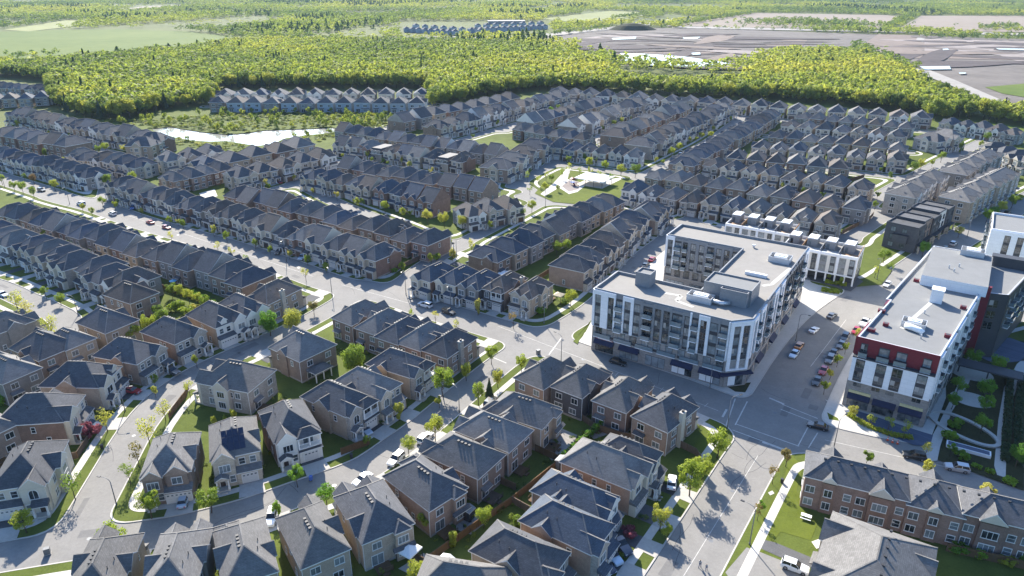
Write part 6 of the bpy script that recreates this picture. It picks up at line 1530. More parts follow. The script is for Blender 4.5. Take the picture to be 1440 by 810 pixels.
def cars():
    for k in('sedan','suv','van','pickup','sport'): car_proto(k)
    C=car
    C(258,703,'sedan','paleblue',(262,690),'silver-blue sedan in the drive at the crescent corner')
    C(167,548,'sedan','black',(190,548),'dark car beside the columned porch'); C(186,549,'sedan','red',(205,552),'red car at the end of the drive by the columned porch')
    C(242,522,'suv','grey',(254,526),'grey SUV on the drive of the orange brick house'); C(128,596,'sedan','grey',(150,600),'car tucked beside the red brick house')
    C(382,728,'suv','white',(377,745),'white SUV behind the narrow garden tree on the court'); C(510,673,'sedan','silver',(480,692),'silver and black car under the bare tree on the court'); C(557,645,'suv','white',(535,665),'white SUV parked at the court kerb, middle of three')
    C(598,615,'suv','white',(615,600),'white SUV parked at the court kerb, farthest of three'); C(513,604,'sedan','paleblue',(528,616),'pale blue car under the balcony of the tan house'); C(672,583,'sedan','paleblue',(660,575),'pale car in the drive at the court end')
    C(945,678,'sedan','white',(947,660),'white sedan on the wide drive beside the red fence'); C(873,766,'pickup','navy',(885,780),'dark blue pickup nearest the pink bush'); C(861,782,'suv','paleblue',(873,795),'pale blue SUV between two dark cars'); C(851,794,'sedan','navy',(863,806),'dark car nearest the slate-roofed house')
    C(1118,797,'suv','white',(1135,803),'white SUV on the drive by the stone terrace'); C(1150,598,'sedan','black',(1110,588),'black car waiting at the crossing'); C(1286,640,'suv','black',(1260,635),'black SUV on the main road before the shaded plaza'); C(1346,657,'suv','silver',(1320,652),'silver SUV on the main road at the right')
    C(598,428,'van','white',(570,420),'white minivan on the main road before the five-house row'); C(631,438,'suv','black',(655,446),'black SUV parked before the five-house row'); C(869,508,'sedan','black',(890,514),'black car parked at the shop pavement')
    C(211,312,'sedan','red',(190,305),'red car on the main road, left one of two'); C(234,319,'sedan','red',(255,326),'dark red car on the main road, right one of two'); C(158,300,'suv','white',(140,293),'white SUV on the main road by the turret house'); C(187,292,'suv','blue',(180,300),'bright blue car in the drive of the turret row'); C(58,267,'suv','black',(70,270),'black SUV at the kerb by the left lawn'); C(114,286,'van','white',(100,282),'white van behind the roof gap on the main road')
    C(392,354,'sedan','black',(385,360),'black car in the drive below the turret row middle'); C(425,362,'suv','paleblue',(418,368),'pale car in the drive of the joined tan house'); C(4,413,'sedan','white',(20,420),'white car on the left street at the picture edge'); C(690,570-5,'suv','black',(700,555),'dark SUV under the court entrance tree')
    g='cars parked along the plaza street'
    C(1145,463,'sport','white',(1155,455),'white sports car at the pavement of the C-shaped block',g); C(1170,443,'sedan','grey',(1185,432),'dark grey car farthest along the C-shaped block pavement',g); C(1117,497,'sedan','paleblue',(1108,508),'silver-blue car nearest the crossing by the C-shaped block',g); C(1124,485,'sedan','orange',(1133,473),'orange taxi-coloured car behind the silver-blue one',g)
    C(1216,453,'pickup','white',(1200,470),'white pickup by the red-topped block',g); C(1204,464,'sedan','red',(1195,477),'dark red car behind the white pickup',g); C(1188,474,'suv','black',(1180,488),'black SUV just after the dark red car',g); C(1183,484,'sedan','grey',(1173,497),'grey car fourth in the line by the red-topped block',g); C(1172,496,'sedan','black',(1165,508),'black sedan in the middle of the plaza line',g); C(1167,505,'suv','grey',(1160,517),'grey SUV between black sedan and bright red car',g); C(1158,520,'sedan','red',(1150,533),'bright red car near the crossing end of the line',g); C(1149,535,'sedan','black',(1143,547),'black car nearest the crossing on the plaza line',g)
    C(1248,399,'sedan','white',(1235,410),'white car at the grassy corner by the raised terrace')
    g='cars parked along the dark terrace'
    C(1305,365,'sedan','white',(1290,375),'white car nearest the junction below the dark terrace',g); C(1313,359,'sedan','black',(1325,350),'black car second in the line below the dark terrace',g); C(1321,353,'sedan','navy',(1333,344),'navy car third in the line below the dark terrace',g); C(1330,348,'sedan','black',(1342,339),'black car fourth in the line below the dark terrace',g); C(1341,342,'suv','silver',(1353,333),'silver SUV last in the line below the dark terrace',g)
    C(908,372,'sedan','black',(915,365),'black car on the lane beside the C-shaped block'); C(917,364,'sedan','red',(925,356),'red car on the lane beside the C-shaped block'); C(1408,305,'sedan','navy',(1420,298),'dark blue car on the far right street'); C(1417,298,'suv','black',(1430,290),'black SUV on the far right street')
    C(1040,203,'suv','grey',(1030,208),'grey SUV on the park-side street far up'); C(993,200,'sedan','white',(985,204),'white car on the park-side street'); C(958,214,'sedan','silver',(948,219),'silver car near the park-side corner'); C(430,262,'sedan','red',(422,256),'red car before the bay-windowed tan house'); C(393,256,'sedan','red',(385,252),'dark red car in the pond-side street')
    for r in CARP.values():
        def rm(x):
            for ch in list(KIDS.get(x.name,())): rm(ch)
            KIDS.pop(x.name,None); bpy.data.objects.remove(x)
        rm(r)
# ------------------------------------------------------------------ street furniture
LM={}
def lamp(px,py,to,label,h=8.5,arm=2.2,m='pole grey'):
    x,y=at(px,py); tx,ty=at(*to); a=math.atan2(ty-y,tx-x); k=(h,arm,m)
    if k not in LM:
        b=MB(); b.tube([(0,0,0),(0,0,.5)],.17,10); b.tube([(0,0,.5),(0,0,h-.6)],[.11,.075],10); p=b.mesh('pole',[m],smooth=True)
        b=MB(); b.tube([(0,0,h-.62),(arm*.15,0,h-.1),(arm*.5,0,h+.18),(arm,0,h+.2)],[.06,.05,.045,.04],8); ar=b.mesh('arm',[m],smooth=True)
        b=MB(); b.box(-.1,.62,-.17,.17,0,.14); b.box(0,.55,-.12,.12,-.05,0,1); hd=b.mesh('lamp_head',['pole black','lamp lens']); LM[k]=(p,ar,hd)
    r=empty('street_lamp',(x,y,0),a,label,'street lamp','street lamps'); p,ar,hd=LM[k]; link('pole',p,r); link('arm',ar,r); link('lamp_head',hd,r,(arm,0,h+.14)); return r
def lamps():
    for px,py,to,l,h in [(1054,766,(1030,755),'grey street lamp on the grass by the avenue pavement',8.6),(164,710,(140,705),'dark street lamp on the crescent corner strip',6.2),(1022,606,(1050,600),'street lamp with long arm at the avenue crossing corner',9),(1172,632,(1190,620),'street lamp beside the terrace corner at the main road',8),(998,546,(1020,560),'slim lamp before the corner shop of the C-shaped block',8),
        (1119,479,(1140,485),'black lamp on the pavement of the C-shaped block',8.5),(789,509,(770,500),'lamp before the pink-brown brick house on the main road',8),(571,414,(560,425),'tall lamp at the red brick corner house',8.6),(467,415,(460,405),'lamp in front of the chimney corner house',8.6),(403,368,(395,376),'lamp before the turret row on the main road',8.5),
        (646,580,(635,570),'lamp under the court trees',6.4),(642,362,(650,370),'lamp at the bend of the bus-stop lane',7),(634,433,(625,445),'lamp beside the black parked SUV',8),(765,455,(780,445),'lamp at the lane corner by the tan stone house',8),(176,578,(195,575),'dark lamp by the columned porch house',6.2),(110,443,(95,440),'lamp by the blue gable house on the left street',6.2),
        (7,264,(15,270),'lamp by the lawn at the left picture edge',8),(98,287,(90,292),'lamp on the main road opposite the left homes',8),(767,292,(775,280),'lamp at the south corner of the park',7),(1260,307,(1250,300),'lamp opposite the dark terrace end',7),(1233,393,(1220,400),'lamp in the grassy corner by the raised terrace',8),(1360,333,(1345,335),'lamp by the white block street',8),(866,465,(860,455),'lamp on the lane verge',7)]:
        lamp(px,py,to,l,h)
def fence(pts,label,m='wood fence',h=1.75,px=True):
    P=[at(*p) for p in pts] if px else pts; r=empty('board_fence',(P[0][0],P[0][1],0),0,label,'fence','garden fences'); O=P[0]
    b=MB(); pm=MB(); pm.box(-.06,.06,-.06,.06,0,h+.12); pme=pm.mesh('post',[m])
    for A,B in zip(P,P[1:]):
        L=hyp(A,B); n=max(1,round(L/2.4)); a=math.atan2(B[1]-A[1],B[0]-A[0]); M=Matrix.Translation((A[0]-O[0],A[1]-O[1],0))@Matrix.Rotation(a,4,'Z')
        q=MB(); k=int(L/.15)
        for i in range(k): q.box(i*L/k+.004,(i+1)*L/k-.004,-.02+.008*(i%2),.012+.008*(i%2),.04,h)
        q.box(0,L,-.05,.06,h-.12,h-.04); q.box(0,L,-.07,.08,h,h+.05); q.xf(M); o=len(b.v); b.v+=q.v; b.f+=[tuple(o+v for v in f) for f in q.f]; b.m+=q.m
        for i in range(n): l=M@Vector((i*L/n,0,0)); link('post',pme,r,l,a)
    b.build('boards',m,r); return r
def fences():
    W='wood fence'
    for pts,l in [([(598,795),(660,750),(720,708),(790,652),(838,605)],'long board fence between the court gardens and the avenue gardens'),([(725,690),(648,655),],'board fence beside the dark brown brick house lawn'),([(790,652),(752,634)],'board fence closing the stone patio garden'),([(642,722),(600,690)],'board fence beside the round patio'),([(596,795),(566,775),(545,755)],'board fence beside the white garden canopy'),
        ([(720,708),(745,722)],'short board fence by the deep shaded yard'),([(838,605),(790,572)],'board fence behind the stone patio'),([(838,605),(873,617),(900,620)],'board fence behind the red brick house'),([(890,560),(850,590)],'board fence between charcoal and red brick houses'),([(942,622),(978,640),(985,650)],'reddish board fence behind the white sedan'),
        ([(265,548),(262,558),(245,580),(238,590)],'white-edged board fence curving at the crescent lawn'),([(90,620),(125,622),(110,645),(92,648)],'board fence round the tiny yard by the cream corner house'),([(118,470),(140,478)],'wood gate fence beside the tan small-windowed house'),([(200,392),(232,408),(300,430)],'board fence above the hedge garden'),([(203,395),(160,378),(90,350),(30,325)],'long board fence between the left row and the main road row'),([(345,600),(365,590),(400,570)],'board fence behind the solar panel house'),
        ([(560,380),(590,366),(601,350)],'board fence beside the corner house on the bus-stop lane'),([(735,408),(760,392),(850,335)],'board fence between the tan row and the backing row'),([(1183,330),(1222,310),(1228,303)],'brown board fence at the end of the front row'),([(1195,255),(1215,250)],'wood fence at the end of the third row'),([(1290,307),(1345,272)],'long screen fence along the nearest grey terrace'),([(1360,262),(1432,228)],'long screen fence along the farthest grey terrace'),([(275,268),(305,258)],'tan fence beside the pale yard behind the turret row'),([(1330,775),(1395,790),(1470,808)],'board fence behind the half-timbered terrace'),([(1392,760),(1388,788)],'short board fence between two terrace yards'),([(480,640),(520,625)],'low fence beside the tan balcony house')]:
        fence(pts,l,W)
    # clipped hedges
    def hedge(pts,label,h=1.6,w=1.4,seed=1,kind='leaf green'):
        P=[at(*p) for p in pts]; rn=np.random.default_rng(seed); V=[]
        for A,B in zip(P,P[1:]):
            L=hyp(A,B); n=int(L*w*70); t=rn.random(n); u=rn.uniform(-w/2,w/2,n); z=rn.random(n)**.6*h*(1+.15*np.sin(t*L*2)); d=((B[0]-A[0])/L,(B[1]-A[1])/L)
            C=np.stack([A[0]+(B[0]-A[0])*t-d[1]*u,A[1]+(B[1]-A[1])*t+d[0]*u,z],1); a=rn.normal(size=(n,3));a/=np.linalg.norm(a,axis=1)[:,None]; q=np.cross(a,rn.normal(size=(n,3)));q/=np.linalg.norm(q,axis=1)[:,None]; b=np.cross(a,q); s=.14
            V.append(np.stack([C-q*s-b*s,C+q*s-b*s,C+q*s+b*s,C-q*s+b*s],1))
        o=link('hedge',quads_mesh('hedge',np.concatenate(V),kind)); tag(o,label,'hedge')
    hedge([(60,538),(0,572)],'dark clipped hedge behind the red brick house',2.2,2.0); hedge([(790,650),(850,598)],'row of tall cedars along the shaded back fence',2.2,1.0,2); hedge([(270,415),(300,430),(315,440)],'hedge along the garden fence of the white-gabled house',1.8,1.8,3)
    hedge([(840,482),(856,487)],'low dark planting before the first awning',.8,1.6,4); hedge([(883,495),(897,500)],'low dark planting before the second awning',.8,1.6,5); hedge([(935,512),(950,517)],'low dark planting before the lit shop window',.8,1.6,6); hedge([(990,528),(1003,532)],'low dark planting by the corner shop',.8,1.6,7)
    hedge([(1192,583),(1215,598),(1250,612),(1283,617)],'curved planted strip along the blue plaza paving',.7,1.5,8,'leaf spring'); hedge([(1420,530),(1415,600),(1412,650)],'long shade-darkened planting beside the curved garden path',1.2,1.6,9,'leaf conifer'); hedge([(1436,530),(1430,600),(1432,655)],'second long planting at the right picture edge',1.2,1.6,10,'leaf conifer'); hedge([(1160,397),(1190,402)],'low planting at the raised terrace lane',.8,2.5,12,'leaf spring'); hedge([(1155,408),(1180,412)],'small green bed beside the white path',.7,3,13,'leaf spring')  # conifer leaf colour on the two long strips paints in garden shade
    hedge([(1366,655),(1380,660)],'clipped box hedge at the right pavement, left one',.7,1.2,14); hedge([(1385,662),(1398,667)],'clipped box hedge at the right pavement, middle one',.7,1.2,15); hedge([(1411,675),(1428,683)],'clipped box hedge at the right pavement, largest one',.9,2.2,16)
# ------------------------------------------------------------------ gardens, plaza, park
def canopy(px,py,label,m='canvas white',s=3.2,h=2.4,rise=.8,rz=R(-33)):
    x,y=at(px,py,h); r=empty('garden_canopy',(x,y,0),rz,label,'canopy'); a=s/2
    b=MB(); c=[(-a,-a,h),(a,-a,h),(a,a,h),(-a,a,h)]
    for k in range(4): b.face((c[k],c[(k+1)%4],(0,0,h+rise))); p,q=c[k],c[(k+1)%4]; b.face((p,q,(q[0],q[1],h-.25),(p[0],p[1],h-.25)))
    b.build('canopy_roof',m,r); p=MB(); p.box(-.05,.05,-.05,.05,0,h-.02); me=p.mesh('post',['pole black'])
    for k in range(4): link('post',me,r,(c[k][0]*.95,c[k][1]*.95,0))
def umbrella(px,py,label,m='canvas white',s=1.5):
    x,y=at(px,py,2.4); r=empty('garden_umbrella',(x,y,0),0,label,'umbrella'); b=MB(); n=8
    for k in range(n):
        a0,a1=2*math.pi*k/n,2*math.pi*(k+1)/n; b.face(((s*math.cos(a0),s*math.sin(a0),2.2),(s*math.cos(a1),s*math.sin(a1),2.2),(0,0,2.75)))
    b.build('umbrella_shade',m,r); p=MB(); p.tube([(0,0,0),(0,0,2.7)],.04,6); p.tube([(0,0,0),(0,0,.1)],.3,8); p.build('umbrella_pole','pole grey',r)
def table_set(px,py,label,m='pole black',top='pole grey'):
    x,y=at(px,py,.7); r=empty('garden_table',(x,y,0),.4,label,'table'); b=MB(); b.tube([(0,0,.68),(0,0,.74)],.6,12); b.build('tabletop',top,r)
    p=MB(); p.tube([(0,0,0),(0,0,.68)],.06,6); p.tube([(0,0,0),(0,0,.05)],.35,8); p.build('pedestal',m,r)
    for k in range(4):
        a=k*math.pi/2; c=empty('garden_chair',(x+math.cos(a)*1.05,y+math.sin(a)*1.05,0),a-R(90),None,'chair','chairs round a garden table'); c['label']='dark chair at the '+label.replace('table','table',1) if len(label.split())<9 else 'dark garden chair at a patio table'
        q=MB(); q.box(-.24,.24,-.24,.24,.42,.47); q.build('seat',m,c); q=MB(); q.box(-.24,.24,.2,.25,.48,.9); q.build('backrest',m,c); lg=MB(); lg.box(-.025,.025,-.025,.025,0,.42); me=lg.mesh('leg',[m])
        for dx in (-.2,.2):
            for dy in (-.2,.2): link('leg',me,c,(dx,dy,0))
def shed(px,py,label,m,roofm,s=(3,2.4),h=2.1,rz=R(-33)):
    x,y=at(px,py,h); r=empty('garden_shed',(x,y,0),rz,label,'shed'); b=MB(); b.box(-s[0]/2,s[0]/2,-s[1]/2,s[1]/2,0,h); b.build('wall',m,r)
    b=MB(); gable(b,-s[0]/2,s[0]/2,-s[1]/2,s[1]/2+.2,h,.35,oh=.15); b.build('roof',[roofm,'white trim',m,roofm],r); b=MB(); b.box(-.5,.5,-.04,0,.05,1.8); b.build('door','door dark',r,(0,-s[1]/2,0))
def misc():
    canopy(575,772,'white square garden canopy beside the orange bay house','canvas white',3.4); canopy(783,670,'beige garden gazebo behind the pink brick house','canvas beige',3.6); umbrella(763,688,'white garden umbrella by the dark fence'); canopy(786,414,'beige gazebo at the tan corner house fence','canvas beige',3.0); umbrella(709,383,'pale blue-white canopy umbrella behind the five-house row','canvas white',2.3); umbrella(243,394,'small blue garden umbrella in the yard by the pool','pool liner',1.3)
    shed(627,791,'white-roofed garden shed at the lower fence','stucco white','canvas white'); shed(657,716,'dark grey shed beside the round patio','panel dark','panel grey',(2.2,1.8)); shed(820,628,'small white-grey shed with peaked roof behind the stacked roofs','stucco white','panel white',(2.4,2.2)); shed(793,648,'low grey shed roof behind the beige gazebo','panel grey','panel grey',(3,2))
    table_set(661,738,'round table on the patio beside the two dark shrubs'); table_set(806,628+20,'table behind the pale shed'); table_set(775,620,'table on the sunlit stone patio')
    # patios
    for nm,P,m in [('patio',[(640,728),(672,722),(680,738),(662,752),(642,745)],'masonry taupe'),('patio',[(757,627),(790,603),(812,612),(798,640),(776,648)],'paver drive'),('patio',[(560,800),(596,778),(612,792),(585,812)],'concrete apron'),('patio',[(822,606),(858,596),(868,606),(835,618)],'paver drive'),('patio',[(183,385),(215,378),(225,388),(200,396)],'concrete walk'),('patio',[(280,272),(302,266),(306,276),(286,282)],'concrete walk')]: sheet(nm,P,.03,m)
    # raised pool
    x,y=at(205,381,.8); r=empty('garden_pool',(x,y,0),R(-33),'round blue raised pool behind the left row','pool'); b=MB(); b.tube([(0,0,0),(0,0,1.1)],3.2,24); b.build('pool_wall','panel white',r); b=MB(); b.tube([(0,0,1.1),(0,0,1.13)],2.95,24); b.build('pool_liner','pool liner',r)
    # picnic table on the sunny lawn
    x,y=at(1134,725,.7); r=empty('picnic_table',(x,y,0),R(-30),'white picnic table on the sunlit lawn','table'); b=MB(); b.box(-.95,.95,-.4,.4,.7,.76); b.build('tabletop','canvas white',r); sm=MB(); sm.box(-.95,.95,-.14,.14,.42,.47); me=sm.mesh('seat',['canvas white']); link('seat',me,r,(0,.72,0)); link('seat',me,r,(0,-.72,0)); lm=MB(); lm.box(-.05,.05,-.75,.75,.36,.42); lm.box(-.05,.05,-.5,-.4,0,.7); lm.box(-.05,.05,.4,.5,0,.7); me=lm.mesh('leg_frame',['bark']); link('leg_frame',me,r,(.7,0,0)); link('leg_frame',me,r,(-.7,0,0))
    # lawn beside the avenue, walks, pads
    for nm,P,m,z in [('mown_lawn',[(1112,640),(1130,655),(1120,690),(1150,735),(1140,760),(1098,748),(1062,790),(1040,800),(1060,745),(1100,680)],'mown grass',.0035),('mown_lawn',[(998,590),(1020,600),(1012,640),(985,680),(962,655),(985,610)],'mown grass',.0035),('front_walk',[(1065,757),(1090,763),(1150,788),(1146,800),(1100,785),(1062,768)],'asphalt drive',.008),
        ('driveway',[(1050,770),(1070,777),(1165,815),(1155,835),(1040,835),(1020,805)],'asphalt road',.0075),('paving_pad',[(1141,762),(1152,758),(1160,768),(1148,772)],'concrete walk',.014),('paving_pad',[(1080,693),(1086,690),(1089,694),(1083,697)],'concrete walk',.014),
        ('garden_bed',[(1330,480),(1440,480),(1440,690),(1300,640),(1330,560)],'dark bed',.014),('garden_path',[(1402,668),(1398,655),(1404,590),(1412,545),(1430,512),(1450,495),(1452,512),(1434,535),(1424,562),(1416,610),(1414,672)],'concrete walk',.022),('garden_path',[(1296,640),(1318,600),(1345,545),(1362,500),(1375,490),(1378,500),(1362,540),(1338,580),(1322,628),(1318,648),(1300,650)],'concrete walk',.020),
        ('blue_paving',[(1182,578),(1200,576),(1292,606),(1312,612),(1308,628),(1285,626),(1230,606),(1200,590)],'blue pavers',.020),('blue_paving',[(1160,562),(1182,570),(1192,585),(1180,580)],'concrete walk',.020),('garden_wall_path',[(1300,510),(1316,480),(1330,486),(1312,520)],'concrete walk',.020),
        ('grass_strip',[(1016,540),(1056,538),(1048,552),(1034,551)],'dark bed',.014),('grass_strip',[(1160,390),(1220,396),(1235,372),(1255,380),(1240,400),(1200,404)],'lawn',.014),('grass_strip',[(958,478),(975,462),(838,445),(806,480),(812,484)][2:]+[(830,452)],'lawn',.014),('grass_strip',[(1163,580),(1178,588),(1180,592),(1166,590)],'mown grass',.014),
        ('parking_court',[(1122,372),(1150,352),(1214,396),(1196,410),(1140,394)],'asphalt drive',.03),('sports_court',[(1378,480),(1420,475),(1460,490),(1460,505),(1400,512),(1368,498)],'blue pavers',.018)]: sheet(nm,P,z,m)
    for (px,py),(a,b_),l in [((1366,525),(5.0,4.2),'a'),((1366,562),(4.6,3.6),'b')]:
        c=at(px,py); o=sheet('paving_circle',ellipse(*c,a,b_,R(-30)),.026,'concrete walk',px=False)
    c=at(1354,603); r=empty('ring_seat_wall',(*c,0),R(-62),'pale oval seat wall around a lawn in the shaded garden','seat wall'); b=MB(); A=ellipse(0,0,8.2,4.4,0,36);B_=ellipse(0,0,7.2,3.5,0,36)
    for k in range(36):
        j=(k+1)%36; b.face(((*A[k],.45),(*A[j],.45),(*B_[j],.45),(*B_[k],.45))); b.face(((*A[k],0),(*A[j],0),(*A[j],.45),(*A[k],.45))); b.face(((*B_[k],0),(*B_[j],0),(*B_[j],.45),(*B_[k],.45)))
    b.build('wall_ring','concrete walk',r); b=MB(); b.face([(x,y,.03) for x,y in ellipse(0,0,7.1,3.4,0,36)]); b.build('lawn','dark bed',r)
    x,y=at(1361,634); r=empty('planter_bench',(x,y,0),R(-31),'long white planter with blue top at the garden corner','planter'); b=MB(); b.box(-4.2,4.2,-1,1,0,.8); b.build('planter_box','panel white',r); b=MB(); b.box(-3.9,3.9,-.75,.75,.8,.83); b.build('planter_top','blue pavers',r)
    for i,(px,py,w) in enumerate(((1248,619,'left'),(1255,622,'middle'),(1262,624,'right'))):
        x,y=at(px,py); r=empty('traffic_cone',(x,y,.01),0,f'{w} orange traffic cone of three on the shaded pavement','traffic cone','traffic cones'); b=MB(); b.box(-.25,.25,-.25,.25,0,.05); b.build('base','cone orange',r); b=MB(); b.tube([(0,0,.05),(0,0,.4)],[.19,.13],10); b.tube([(0,0,.55),(0,0,1.0)],[.1,.04],10); b.build('cone_body','cone orange',r); b=MB(); b.tube([(0,0,.4),(0,0,.55)],[.131,.1],10); b.build('stripe','canvas white',r)
    for px,py,l in ((1100,676,'black litter bin by the terrace pavement'),(1035,535,'black litter bin at the corner shop'),(143,628,'dark waste bin on the crescent verge'),(494,641,'dark waste bin on the court verge')):
        x,y=at(px,py,.5); r=empty('litter_bin',(x,y,0),.3,l,'bin'); b=MB(); b.tube([(0,0,0),(0,0,.95)],[.3,.36],12); b.build('bin_body','pole black',r); b=MB(); b.tube([(0,0,.95),(0,0,1.05)],[.38,.3],12); b.build('lid','dark trim',r)
    for px,py,l in ((952,600,'grey utility box by the plaza crossing lawn'),(757,495,'small grey signal box on the main road kerb'),(66,775,'green utility box at the lower left grass corner')):
        x,y=at(px,py,.6); r=empty('utility_box',(x,y,0),.5,l,'utility box'); b=MB(); b.box(-.5,.5,-.4,.4,.1,1.3); b.build('cabinet','pole grey',r); b=MB(); b.box(-.55,.55,-.45,.45,0,.1); b.build('plinth','concrete apron',r)
    for k,(px,py) in enumerate(((338,560),(283,697),(494,560),(437,672))):
        x,y=at(px,py,.6); r=empty('waste_cart',(x,y,0),k,'blue wheeled waste cart '+('behind the solar panel house','at the beige paved drive','beside the tan balcony house','by the court porch steps')[k],'waste cart','waste carts'); b=MB(); b.box(-.28,.28,-.3,.3,.1,1.0); b.build('cart_body','plastic blue',r); b=MB(); b.box(-.31,.31,-.34,.33,1.0,1.07); b.build('lid','plastic blue',r); wm=MB(); wm.tube([(-.3,0,0),(-.24,0,0)],.11,8); me=wm.mesh('wheel',['tyre']); link('wheel',me,r,(0,.28,.11)); link('wheel',me,r,(.54,.28,.11))
    # covers in the carriageway
    mb=MB(); mb.tube([(0,0,0),(0,0,.006)],.42,14); me=mb.mesh('manhole_cover',['pole grey'])
    for px,py in ((95,745),(188,612),(470,682),(608,588),(820,505),(1030,690),(1000,760),(1090,580),(1160,500),(640,442),(420,376),(250,330),(125,757),(875,390)):
        x,y=at(px,py); tag(link('manhole_cover',me,None,(x,y,ZR+.002)),kind='structure')
    # park
    sheet('park_lawn',[(752,272),(778,284),(850,291),(897,272),(905,256),(870,250),(835,246),(803,240),(790,237),(772,248)],.0035,'mown grass'); sheet('park_path',[(760,273),(778,258),(798,236),(803,236),(798,252),(815,256),(822,262),(812,270),(800,273),(794,269),(786,264),(766,276)],.02,'concrete walk'); sheet('park_path',[(846,258),(858,252),(872,250),(874,252),(852,263)],.02,'concrete walk'); sheet('playground_surface',[(790,262),(800,254),(815,256),(814,266),(800,270)],.026,'bare earth pale')
    x,y=at(836,250,3.2); r=empty('park_pavilion',(x,y,0),R(-33),'white flat-roofed park pavilion on posts','pavilion'); b=MB(); b.box(-8,8,-6.5,6.5,3.2,3.6); b.build('roof','canvas white',r); b=MB(); b.box(-7.4,7.4,-5.9,5.9,0,.08); b.build('floor_slab','concrete walk',r); b=MB(); b.box(-1.5,1.5,-.6,.6,.08,1.4); b.build('service_counter','panel white',r,(4,2,0)); p=MB(); p.tube([(0,0,.08),(0,0,3.2)],.14,8); me=p.mesh('post',['pole grey'])
    for sx in (-7,-2.3,2.3,7):
        for sy in (-5.5,5.5): link('post',me,r,(sx,sy,0))
    x,y=at(805,260); r=empty('play_structure',(x,y,0),.3,'climbing frame with slide on the red park surface','play structure'); p=MB(); p.tube([(0,0,0),(0,0,3)],.08,6); me=p.mesh('post',['pole grey'])
    for sx in (-1,1):
        for sy in (-1,1): link('post',me,r,(sx,sy,0))
    b=MB(); b.box(-1.1,1.1,-1.1,1.1,1.4,1.5); b.build('deck','plastic blue',r); b=MB(); gable(b,-1.1,1.1,-1.1,1.1,2.9,.6,oh=.2); b.build('roof',['panel red']*4,r); b=MB(); b.face(((-.4,-1.1,1.45),(.4,-1.1,1.45),(.4,-3.6,.2),(-.4,-3.6,.2))); b.box(-.45,-.38,-3.6,-1.1,.2,.4); b.build('slide','panel red',r)
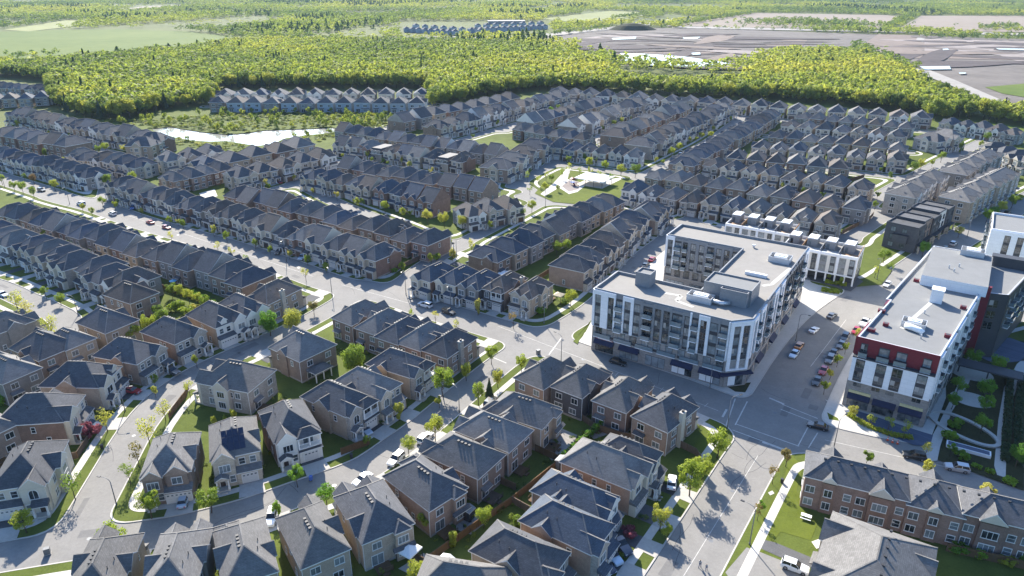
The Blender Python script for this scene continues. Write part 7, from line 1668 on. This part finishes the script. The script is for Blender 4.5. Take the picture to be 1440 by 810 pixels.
# ------------------------------------------------------------------ two walkers on the avenue
def skinmesh(name,V,E,rad,m,parent,root=0):
    me=bpy.data.meshes.new(name); me.from_pydata(V,E,[]); o=bpy.data.objects.new(name,me); COL.objects.link(o); o.parent=parent; KIDS.setdefault(parent.name,[]).append(o)
    md=o.modifiers.new('skin','SKIN'); md.use_smooth_shade=True
    for i,r in enumerate(rad): v=me.skin_vertices[0].data[i]; v.radius=(r,r); v.use_root=(i==root)
    s=o.modifiers.new('sub','SUBSURF'); s.levels=1; s.render_levels=1; me.materials.append(MATS[m]); return o
def person(px,py,to,h,label,top,hair_long=True):
    x,y=at(px,py); tx,ty=at(*to); a=math.atan2(ty-y,tx-x); r=empty('person',(x,y,ZR),a-R(90),label,'person'); k=h/1.72   # local front +y
    r.scale=(k,k,k)
    J={'pel':(0,0,.95),'sp':(0,.01,1.18),'ch':(0,.0,1.36),'nk':(0,.0,1.49),'hd':(0,.03,1.60),'hc':(0,.03,1.68),
       'hl':(.09,0,.90),'kl':(.10,.20,.52),'al':(.10,.18,.09),'tl':(.11,.34,.04),'hr':(-.09,0,.90),'kr':(-.10,-.02,.50),'ar':(-.10,-.30,.14),'tr':(-.11,-.22,.03),
       'sl':(.19,0,1.41),'el':(.25,-.10,1.14),'wl':(.25,.03,.90),'pl':(.25,.06,.83),'sr':(-.19,0,1.41),'er':(-.25,.06,1.13),'wr':(-.25,.22,.93),'pr':(-.25,.26,.87)}
    N=list(J); I={n:i for i,n in enumerate(N)}; E=[('pel','sp'),('sp','ch'),('ch','nk'),('nk','hd'),('hd','hc'),('pel','hl'),('hl','kl'),('kl','al'),('al','tl'),('pel','hr'),('hr','kr'),('kr','ar'),('ar','tr'),('ch','sl'),('sl','el'),('el','wl'),('wl','pl'),('ch','sr'),('sr','er'),('er','wr'),('wr','pr')]
    rad={'pel':.13,'sp':.115,'ch':.13,'nk':.052,'hd':.088,'hc':.085,'hl':.085,'kl':.06,'al':.042,'tl':.035,'hr':.085,'kr':.06,'ar':.042,'tr':.035,'sl':.06,'el':.042,'wl':.028,'pl':.026,'sr':.06,'er':.042,'wr':.028,'pr':.026}
    V=[J[n] for n in N]; ee=[(I[p],I[q]) for p,q in E]; rr=[rad[n] for n in N]
    for s,b in ((1,'pl'),(-1,'pr')):                      # five fingers, the thumb off the side of the palm
        p=J[b]
        for q,(dx,L) in enumerate(((-.028,.07),(-.009,.085),(.010,.08),(.028,.06))):
            V.append((p[0]+dx*.3,p[1]+dx,p[2]-.04)); V.append((p[0]+dx*.3,p[1]+dx+.012,p[2]-.04-L)); n=len(V); ee+=[(I[b],n-2),(n-2,n-1)]; rr+=[.010,.008]
        V.append((p[0],p[1]+.045,p[2]-.01)); V.append((p[0],p[1]+.06,p[2]-.05)); n=len(V); ee+=[(I[b],n-2),(n-2,n-1)]; rr+=[.011,.009]
    skinmesh('body',V,ee,rr,'skin',r)
    sub=lambda names,grow:( [J[n] for n in names],[(names.index(p),names.index(q)) for p,q in E if p in names and q in names],[rad[n]+grow for n in names])
    skinmesh('jacket',*sub(['ch','pel','sp','sl','el','wl','sr','er','wr'],.022),top,r); skinmesh('trousers',*sub(['pel','hl','kl','al','hr','kr','ar'],.016),'denim',r)
    b=MB()
    hv=[(0,-.015,1.70),(0,-.06,1.62)]+([(0,-.10,1.50),(0,-.11,1.38)] if hair_long else [(0,-.06,1.56)])
    skinmesh('hair',hv,[(i,i+1) for i in range(len(hv)-1)],[.095,.10]+([.085,.05] if hair_long else [.07]),'hair black',r)
    for s in (-1,1):
        q=MB(); q.box(-.045,.045,-.08,.14,0,.07); q.build('shoe','dark trim',r,(s*.105,.19 if s>0 else -.28,.0 if s>0 else .06))
        q=MB(); q.tube([(0,0,-.004),(0,.006,.004)],.011,8); q.build('eye','hair black',r,(s*.032,.112,1.635))
    q=MB(); q.tube([(0,0,0),(0,.03,-.025)],[.008,.014],6); q.build('nose','skin',r,(0,.108,1.62)); q=MB(); q.box(-.022,.022,0,.008,0,.008); q.build('mouth','panel red',r,(0,.108,1.565))
def far_houses():
    # townhouses of the next estate, far beyond the woods
    b=MB(); b.box(-4,4,-6,6,0,6.5); wm=b.mesh('wall',['siding blue grey']); b=MB(); hip(b,-4,4,-6,6,6.5,.7); rm=b.mesh('roof',['roof slate blue','white trim','stone beige','roof grey'])
    k=0
    for p0,p1,n in (((572,45),(640,49),9),((585,40),(676,47),8),((668,46),(765,41),13),((672,40),(760,36),8)):
        for i in range(n):
            t=i/(n-1); x,y=at(p0[0]+(p1[0]-p0[0])*t,p0[1]+(p1[1]-p0[1])*t); r=empty('distant_house',(x,y,0),R(15+10*(k%2)),'small blue-grey house in the far estate beyond the woods','distant house','houses of the far estate'); r.scale=(1.35,1.2,1.05); link('wall',wm,r); link('roof',rm,r); k+=1
    x,y=at(712,33); r=empty('warehouse',(x,y,0),R(5),'long white-roofed building beyond the far estate','building'); b=MB(); b.box(-42,42,-18,18,0,6); b.build('wall','panel grey',r); b=MB(); b.box(-43,43,-19,19,6,6.5); b.build('roof','roof path',r)
def haze():
    b=MB(); b.box(-7000,7000,-500,12000,-2,103); o=b.build('haze','kerb concrete'); tag(o,kind='stuff'); m=bpy.data.materials.new('haze air'); m.use_nodes=True; t=m.node_tree; t.nodes.remove(t.nodes['Principled BSDF']); v=t.nodes.new('ShaderNodeVolumePrincipled'); v.inputs['Color'].default_value=(.62,.80,1,1); v.inputs['Density'].default_value=HAZE; v.inputs['Anisotropy'].default_value=0.0
    t.links.new(v.outputs[0],t.nodes['Material Output'].inputs['Volume']); o.data.materials.clear(); o.data.materials.append(m)
HAZE=.00004
import time as _t
t0=_t.time()
def step(n): print('STEP',n,round(_t.time()-t0,1),flush=True)
far_streets(); build_ground(); markings(); wear(); build_far(); step('ground')
near_houses(); step('near'); protos(); rows(); step('rows'); blocks(); step('blocks')
trees(); step('trees'); woods(); step('woods'); cars(); lamps(); fences(); misc(); step('misc')
person(984,797,(1030,725),1.72,'adult with long black hair in a light jacket walking up the avenue','cloth light'); person(993,801,(1038,728),1.42,'child in grey walking beside the adult on the avenue','cloth grey',False)
far_houses(); planting()
if HAZE: haze()
step('done')
